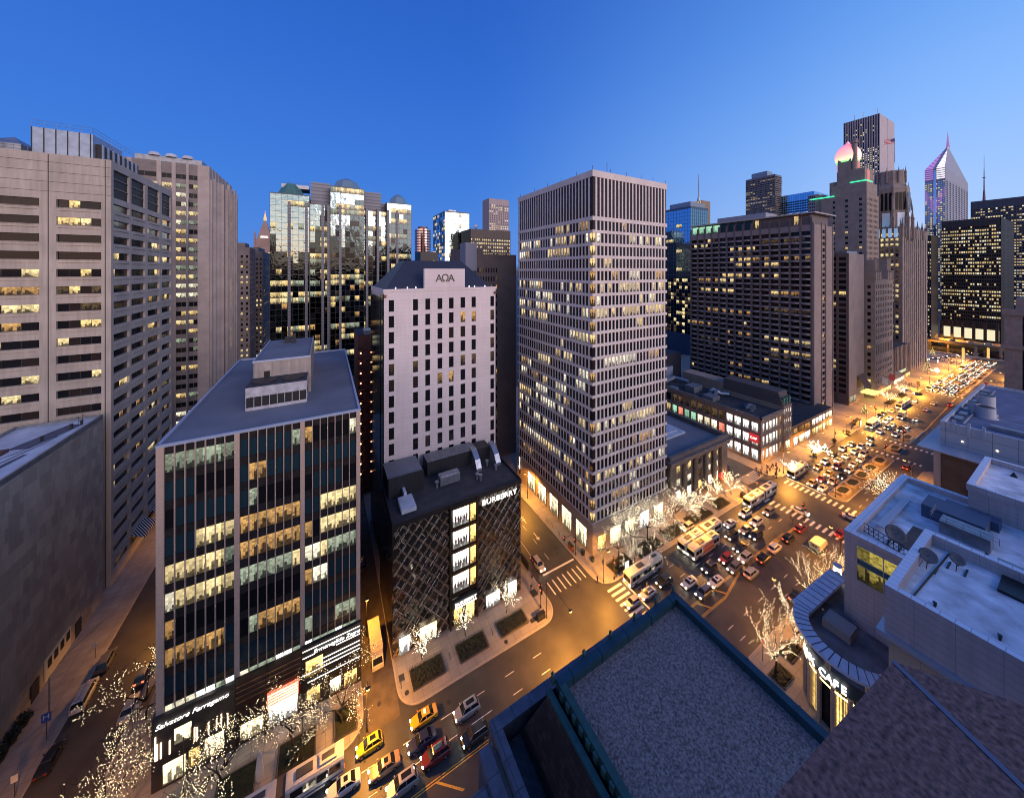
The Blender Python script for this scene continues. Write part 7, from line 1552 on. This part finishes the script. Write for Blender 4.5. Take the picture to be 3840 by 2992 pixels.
car('suv', 'black', 141, 76, WB_, 'black car waiting on the street by the columned hall', 'vehicles in the alley and side street', head=False); car('suv', 'black', 142, 88, WB_, 'dark car farther up the street by the corner store', 'vehicles in the alley and side street')
# buses
blue_s = mat('bus_blue', (.03, .06, .22), .4); bwhite = mat('bus_white', (.58, .56, .50), .45, noise=(1, .1)); bgrey = mat('bus_roof_grey', (.42, .40, .37), .6, noise=(1, .2)); wlit = lit('bus_interior', (1, .85, .6), .7, .7, .4)
def bus_seg(t, x0, x1, front, lit_=True, cab=True, roofm=None):
    roofm = roofm or bwhite
    mb = MB(); 
    def rg(x, k): return [(x, -1.25 * k, .38), (x, 1.25 * k, .38), (x, 1.28 * k, 1.5), (x, 1.26 * k, 2.85), (x, 1.1 * k, 3.08), (x, -1.1 * k, 3.08), (x, -1.26 * k, 2.85), (x, -1.28 * k, 1.5)]
    mb.loft([rg(x0, .97), rg(x0 + .15, 1), rg(x1 - .25, 1), rg(x1, .95)]); mb.build('body', [bwhite]).parent = t
    mb = MB(); mb.box(x0 + .1, x1 - .2, -1.1, 1.1, 3.08, 3.12); mb.box(x0 + 1.0, x0 + 3.4, -.8, .8, 3.12, 3.4); mb.box((x0 + x1) / 2 + .4, (x0 + x1) / 2 + 2.6, -.55, .55, 3.12, 3.3, 1); mb.box(x0 + 1.3, x0 + 3.1, -.4, .4, 3.4, 3.42, 1); o = mb.build('roof_unit', [roofm, mat('roof_vent_dark', (.06, .06, .06), .6)]); o.parent = t
    n = int((x1 - x0 - 1.2) / 1.35)
    for s in (-1, 1):
        for k in range(n):
            a = x0 + .5 + k * (x1 - x0 - 1.0) / n; b_ = a + (x1 - x0 - 1.0) / n - .12
            mb = MB(); q = [(a, s * 1.292, 1.55), (b_, s * 1.292, 1.55), (b_, s * 1.275, 2.6), (a, s * 1.275, 2.6)]; mb.face(q if s < 0 else q[::-1]); o = mb.build('window', wlit if (k + (s > 0)) % 3 == 0 else cglass); o.parent = t
        mb = MB(); mb.box(x0 + .2, x1 - .3, s * 1.27, s * 1.30, .75, .95); mb.build('stripe', blue_s).parent = t
    for x_ in ((x0 + 1.6, x1 - 2.0) if cab else (x0 + 2.2,)):
        for s in (-1, 1): mb = MB(); mb.loft([[(x_ + .48 * math.cos(R(a)), y_, .48 + .48 * math.sin(R(a))) for a in range(0, 360, 30)] for y_ in (s * 1.0, s * 1.31)]); mb.build('wheel', [tyre]).parent = t
    if front:
        mb = MB(); mb.face([(x1 + .01, -1.1, 1.25), (x1 + .01, 1.1, 1.25), (x1 + .01, 1.08, 2.55), (x1 + .01, -1.08, 2.55)]); mb.build('windscreen', cglass).parent = t
        mb = MB(); mb.box(x1, x1 + .03, -.9, .9, 2.6, 2.9); mb.build('destination_board', emit('bus_board', (1, .5, .1), 1.2)).parent = t
        for s in (-1, 1): mb = MB(); mb.box(x1, x1 + .08, s * .9 - .17, s * .9 + .17, .68, .88); mb.build('headlight', headm).parent = t
    else:
        for s in (-1, 1): mb = MB(); mb.box(x0 - .04, x0, s * 1.0 - .1, s * 1.0 + .1, 1.0, 1.5); mb.build('taillight', tailm).parent = t
def bus(x, y, rz, label, L_=12.0, artic=False, num=None, group='city buses on the avenue', ad=False, roofm=None):
    t = thing('bus', label, 'bus', (x, y, .02), rz, group)
    if artic:
        bus_seg(t, -9.1, -1.3, False, cab=False, roofm=roofm); bus_seg(t, -.1, 9.1, True, roofm=roofm); mb = MB()
        mb.loft([[(-1.4 + k * .14, y_, z_) for y_, z_ in ((-q, .6), (q, .6), (q, 2.9), (-q, 2.9))] for k, q in ((i, 1.22 if i % 2 else 1.1) for i in range(11))]); mb.build('bellows', mat('bus_bellows', (.09, .07, .05), .8)).parent = t
    else: bus_seg(t, -L_ / 2, L_ / 2, True, roofm=roofm); mb = MB(); [mb.box(-L_ / 2 - .04, -L_ / 2, s * 1.0 - .1, s * 1.0 + .1, 1.0, 1.5) for s in (-1, 1)]; mb.build('taillight', tailm).parent = t
    if num:
        cu = bpy.data.curves.new('fleet_number', 'FONT'); cu.body = num; cu.size = 1.5; cu.extrude = .01; cu.offset = .02; cu.align_x = 'CENTER'; cu.align_y = 'CENTER'; o = link('fleet_number', curve_mesh(cu, black), t, (L_ / 2 - 3.6 if not artic else 5.9, 0, 3.14)); o.rotation_euler = (0, 0, R(-90))
    if ad:
        mb = MB(); mb.box(-2.6, 2.8, 1.31, 1.34, .9, 3.0) if False else None
        mb.box(-3.0, 2.2, 1.305, 1.325, 1.0, 2.9); mb.build('side_advert', mat('ad_orange', (.62, .13, .03), .6)).parent = t
        cu = bpy.data.curves.new('advert_text', 'FONT'); cu.body = 'GetCovered'; cu.size = 1.0; cu.extrude = .01; cu.align_x = 'CENTER'; cu.align_y = 'CENTER'; o = link('advert_text', curve_mesh(cu, white), t, (-.4, 1.335, 2.1)); o.rotation_euler = (R(90), 0, R(180))
    return t
def busat(f, a, b_, z=.0):
    p, q = at(*f(*a), z), at(*f(*b_), z); return (p[0] + q[0]) / 2, (p[1] + q[1]) / 2
x0 = -1.0; bus(2.6 - 9.1, 60.6, NB, 'articulated white and yellow-lit bus cut by the bottom edge', artic=True)
bus(*at(*cm_(285, 590), 1.2), NB, 'long white bus moving along the kerb past the near crossing', 12.5)
x, y = at(*cm_(585, 520)); xa, ya = at(*cm_(545, 470)); bus(xa + 8.4, ya - .2 + 1.3 - .9, NB, 'articulated bus with number 4166 on its roof', artic=True, num='4166')
bus(x + 6.4, 57.0, NB, 'grey-roofed bus with orange side advert and number 1280', num='1280', ad=True, roofm=bgrey)
xa, ya = at(*cm_(990, 195)); bus(xa + 9, 60.2, NB, 'articulated bus stopped across the crosswalk by the columned hall', artic=True, num='4336')
def cN(x, y): return 2900 + x * .41667, 1550 + y * .41667
def cQ(x, y): return 3200 + x * .5, 1300 + y * .5
x, y = at(*cN(225, 618)); bus(x + 6.3, 60.4, NB, 'bus waiting at the kerb beside the crowded clothing store corner')
x, y = at(*cN(905, 145)); bus(x + 5.5, 60.2, NB, 'bus stopped before the hotel podium bus shelter')
x, y = at(*cQ(395, 450)); bus(x, y + 1, NB, 'articulated bus passing the gothic club trees', artic=True)
x, y = at(*cQ(600, 320)); bus(x, y + 1, NB, 'bus at the front of the dense far traffic beyond the far crossing')
x, y = at(*cQ(845, 165)); bus(x, y + 1, NB, 'bus lit orange at the edge of the far plaza')
boxtruck(*at(*cQ(363, 535)), NB, 7.5, 3.4, 'cream', 'white box truck in the queue between the hotel podium and club')
G4 = 'cars queuing before the corner clothing store'
for kind, c, px, py, top, lb in (('sedan', 'yellow', 402, 477, 'taxi', 'yellow taxi right behind the kerbside bus'), ('suv', 'white', 468, 430, 'rack', 'white people carrier behind the first yellow taxi'), ('suv', 'tan', 350, 625, 'rack', 'tan car first at the stop line beside the bus'), ('sedan', 'dark red', 432, 583, None, 'dark red sedan behind the tan front car'), ('sedan', 'white', 443, 668, 'ad', 'white taxi first at the stop line next to the median'), ('sedan', 'yellow', 500, 537, 'taxi', 'yellow taxi in the middle lane'), ('suv', 'dark red', 572, 475, None, 'dark red car behind the middle yellow taxi'), ('suv', 'tan', 535, 610, None, 'tan car second in the median lane'), ('sedan', 'black', 622, 558, None, 'black sedan third in the median lane'), ('sedan', 'silver', 683, 505, None, 'silver sedan in the median lane opposite the second planter'), ('sedan', 'white', 585, 420, 'sunroof', 'white sedan in the middle lane behind the dark red car'), ('sedan', 'white', 655, 380, None, 'white sedan farther back in the middle lane'), ('sedan', 'black', 535, 362, None, 'black sedan in the kerb lane by the low bushes'), ('suv', 'white', 625, 315, None, 'white car in the kerb lane past the black sedan'), ('sedan', 'white', 730, 337, None, 'white sedan beside the pale van'), ('sedan', 'black', 703, 272, 'taxi', 'black taxi near the end of the kerb lane'), ('suv', 'white', 788, 297, None, 'white car last before the far crosswalk'), ('van', 'cream', 815, 365, None, 'pale van in the median lane near the fifth planter'), ('sedan', 'silver', 720, 455, None, 'silver sedan beside the third planter'), ('sedan', 'silver', 785, 412, None, 'silver sedan beside the fourth planter'), ('sedan', 'black', 873, 222, None, 'black sedan inside the far junction'), ('sedan', 'white', 872, 262, 'taxi', 'white taxi inside the far junction'), ('suv', 'white', 957, 160, 'rack', 'white car leading the queue behind the far junction'), ('suv', 'black', 1030, 128, 'taxi', 'black taxi second behind the far junction'), ('sedan', 'white', 1010, 68, None, 'white sedan beside the podium bus'), ('sedan', 'white', 1097, 188, None, 'white sedan near the small island'), ('suv', 'black', 1150, 140, None, 'black car near the small island')):
    x, y = at(*cN(px, py), .75); car(kind, c, x, y, NB, lb, G4, top=top)
G5 = 'cars between the hotel podium and the far crossing'
for kind, c, px, py, top, lb in (('sedan', 'yellow', 290, 478, 'taxi', 'yellow taxi ahead of the articulated bus'), ('sedan', 'black', 225, 500, None, 'black car at the kerb by the club bed'), ('suv', 'black', 198, 518, None, 'black car closer to the bus shelter'), ('sedan', 'white', 275, 532, None, 'white car left of the box truck'), ('suv', 'white', 248, 557, None, 'white car behind the podium bus'), ('sedan', 'white', 290, 582, None, 'white sedan in the lane below the box truck'), ('suv', 'black', 262, 605, 'taxi', 'black taxi in the middle of this queue'), ('sedan', 'black', 355, 620, None, 'black sedan near the pointed island'), ('sedan', 'white', 397, 598, None, 'white sedan beyond the black one near the pointed island'), ('suv', 'silver', 315, 658, None, 'silver car first beside the pointed island'), ('sedan', 'silver', 470, 545, None, 'silver car rolling toward the queue'), ('sedan', 'white', 465, 405, None, 'white car just behind the articulated bus')):
    x, y = at(*cQ(px, py), .75); car(kind, c, x, y, NB, lb, G5, top=top, detail=False)
for px, py, c, lb in ((728, 435, 'red', 'red car with bright tail lights at the far crossing'), (792, 450, 'white', 'pale car with tail lights behind the roof edge'), (1000, 280, 'dark red', 'dark red car on the far west lanes'), (400, 902, 'dark red', 'dark red car at the zebra crossing near the lit tree'), (545, 470, 'white', 'white car driving away beyond the pointed island'), (600, 425, 'white', 'white car approaching the far crossing')):
    x, y = at(*cQ(px, py), .75); car('suv' if c != 'white' else 'sedan', c, x, y, SB, lb, 'cars heading away beyond the long median', head=False, tail=True, detail=False)
for px, py, c, rz, lb in ((482, 350, 'black', EB, 'black saloon turning out at the far crossing'), (408, 328, 'silver', EB, 'silver car tucked in the far side street')):
    x, y = at(*cQ(px, py), .75); car('sedan', c, x, y, rz + .9, lb, 'cars heading away beyond the long median', detail=False)
vr = random.Random(17); WORDS = {}
for lane, y in enumerate((50.8, 54.0, 57.2, 60.2)):
    x = 353 + vr.random() * 3
    while x < 508:
        if not (lane == 3 and (352 < x < 368 or 425 < x < 445)) and vr.random() > .06:
            kd = vr.choice(('sedan', 'suv', 'sedan', 'hatch')); c = vr.choice(('white', 'silver', 'black', 'white', 'grey', 'dark red', 'yellow'))
            car(kd, c, x, y + vr.uniform(-.3, .3) + (x - 353) * -.008, NB, '%s %s with headlights on in the dense far traffic, %s lane' % (c, {'suv': 'tall car', 'sedan': 'sedan', 'hatch': 'hatchback'}[kd], ('median', 'inner middle', 'outer middle', 'kerb')[lane]), 'dense far traffic: %s %s in the %s lane' % (c, kd, ('median', 'inner middle', 'outer middle', 'kerb')[lane]), detail=False)
        x += vr.uniform(6.2, 8.0)
for k in range(14): car(vr.choice(('sedan', 'suv')), vr.choice(('white', 'black', 'silver')), 561 + 0 * k + 14, -20 + k * 11 + vr.random() * 3, EB, 'small far car on the raised road', 'cars on the raised road', detail=False).location.z = 6.62
for k in range(10): x, y = at(3200 + (590 + k * 36) * .5, 1300 + 100 * .5 - k * 2.4); car('sedan', vr.choice(('black', 'grey', 'white')), x, y, vr.uniform(0, 3), 'far car crossing the plaza beyond the traffic', 'cars at the far plaza', detail=False)
mb = MB()
for k in range(5): mb = MB(); mb.cyl(0, 0, 0, 1.2, .9, n=8); mb.box(-.7, .7, -.7, .7, 1.2, 9.5); o = mb.build('plaza_pylon', emit('pylon_glow', (1, .62, .18), .9) if k % 2 == 0 else cst); x, y = at(3800 - k * 47, 1345 - (k % 2) * 6); o.location = (x, y, .15); tag(o, 'tall plaza pylon by the river, %s from the right' % ('first', 'second', 'third', 'fourth', 'fifth')[k], 'pylon', 'pylons at the river plaza')
# ------------------------------------------------------------------ light
w = bpy.data.worlds.new("World"); sc.world = w; w.use_nodes = True
nt = w.node_tree; L = nt.links; bg = nt.nodes['Background']
tc = N(nt, 'ShaderNodeTexCoord'); sp = N(nt, 'ShaderNodeSeparateXYZ'); L.new(tc.outputs['Generated'], sp.inputs[0])
def ramp(stops, sock):
    r = N(nt, 'ShaderNodeValToRGB'); e = r.color_ramp.elements
    e[0].position, e[0].color = stops[0][0], (*stops[0][1], 1); e[1].position, e[1].color = stops[-1][0], (*stops[-1][1], 1)
    for p, c in stops[1:-1]: x = e.new(p); x.color = (*c, 1)
    L.new(sock, r.inputs[0]); return r.outputs[0]
east = ramp([(0, (.04, .05, .10)), (.02, (.075, .20, .58)), (.10, (.060, .19, .58)), (.25, (.040, .16, .56)), (.45, (.028, .125, .51)), (.62, (.020, .10, .45)), (1, (.02, .08, .34))], sp.outputs[2])
west = ramp([(0, (.05, .05, .06)), (.015, (2.4, 1.30, .85)), (.08, (2.5, 1.70, 1.35)), (.17, (1.60, 1.35, 1.35)), (.28, (.75, .80, .98)), (.42, (.26, .42, .72)), (.7, (.07, .19, .52)), (1, (.03, .10, .36))], sp.outputs[2])
# fade from east to west by the horizontal direction
dt = N(nt, 'ShaderNodeVectorMath', operation='DOT_PRODUCT'); L.new(tc.outputs['Generated'], dt.inputs[0]); dt.inputs[1].default_value = (.05, -.99, 0)
mr = N(nt, 'ShaderNodeMapRange'); mr.inputs[1].default_value = -.30; mr.inputs[2].default_value = .60; mr.clamp = True; L.new(dt.outputs['Value'], mr.inputs[0])
mx = N(nt, 'ShaderNodeMix', data_type='RGBA'); L.new(mr.outputs[0], mx.inputs[0]); L.new(east, mx.inputs[6]); L.new(west, mx.inputs[7])
# paler towards the south
d2 = N(nt, 'ShaderNodeVectorMath', operation='DOT_PRODUCT'); L.new(tc.outputs['Generated'], d2.inputs[0]); d2.inputs[1].default_value = (.97, -.25, 0)
m2 = N(nt, 'ShaderNodeMapRange'); m2.inputs[1].default_value = .1; m2.inputs[2].default_value = .95; L.new(d2.outputs['Value'], m2.inputs[0])
pw = N(nt, 'ShaderNodeMath', operation='POWER'); pw.inputs[1].default_value = 1.6; L.new(m2.outputs[0], pw.inputs[0])
south = ramp([(0, (.07, .085, .15)), (.02, (.42, .52, .72)), (.12, (.30, .47, .78)), (.30, (.20, .40, .80)), (.5, (.12, .31, .74)), (1, (.03, .12, .45))], sp.outputs[2])
mx2 = N(nt, 'ShaderNodeMix', data_type='RGBA'); L.new(pw.outputs[0], mx2.inputs[0]); L.new(mx.outputs[2], mx2.inputs[6]); L.new(south, mx2.inputs[7])
L.new(mx2.outputs[2], bg.inputs[0]); bg.inputs[1].default_value = 1.15
ld = bpy.data.lights.new('sun', 'SUN'); ld.energy = 1.45; ld.angle = R(35); ld.color = (1, .76, .72)
lo = bpy.data.objects.new('sun', ld); COL.objects.link(lo)
lo.rotation_euler = Vector((-.30, .90, -.27)).to_track_quat('-Z', 'Y').to_euler()

sc.view_settings.exposure = .16
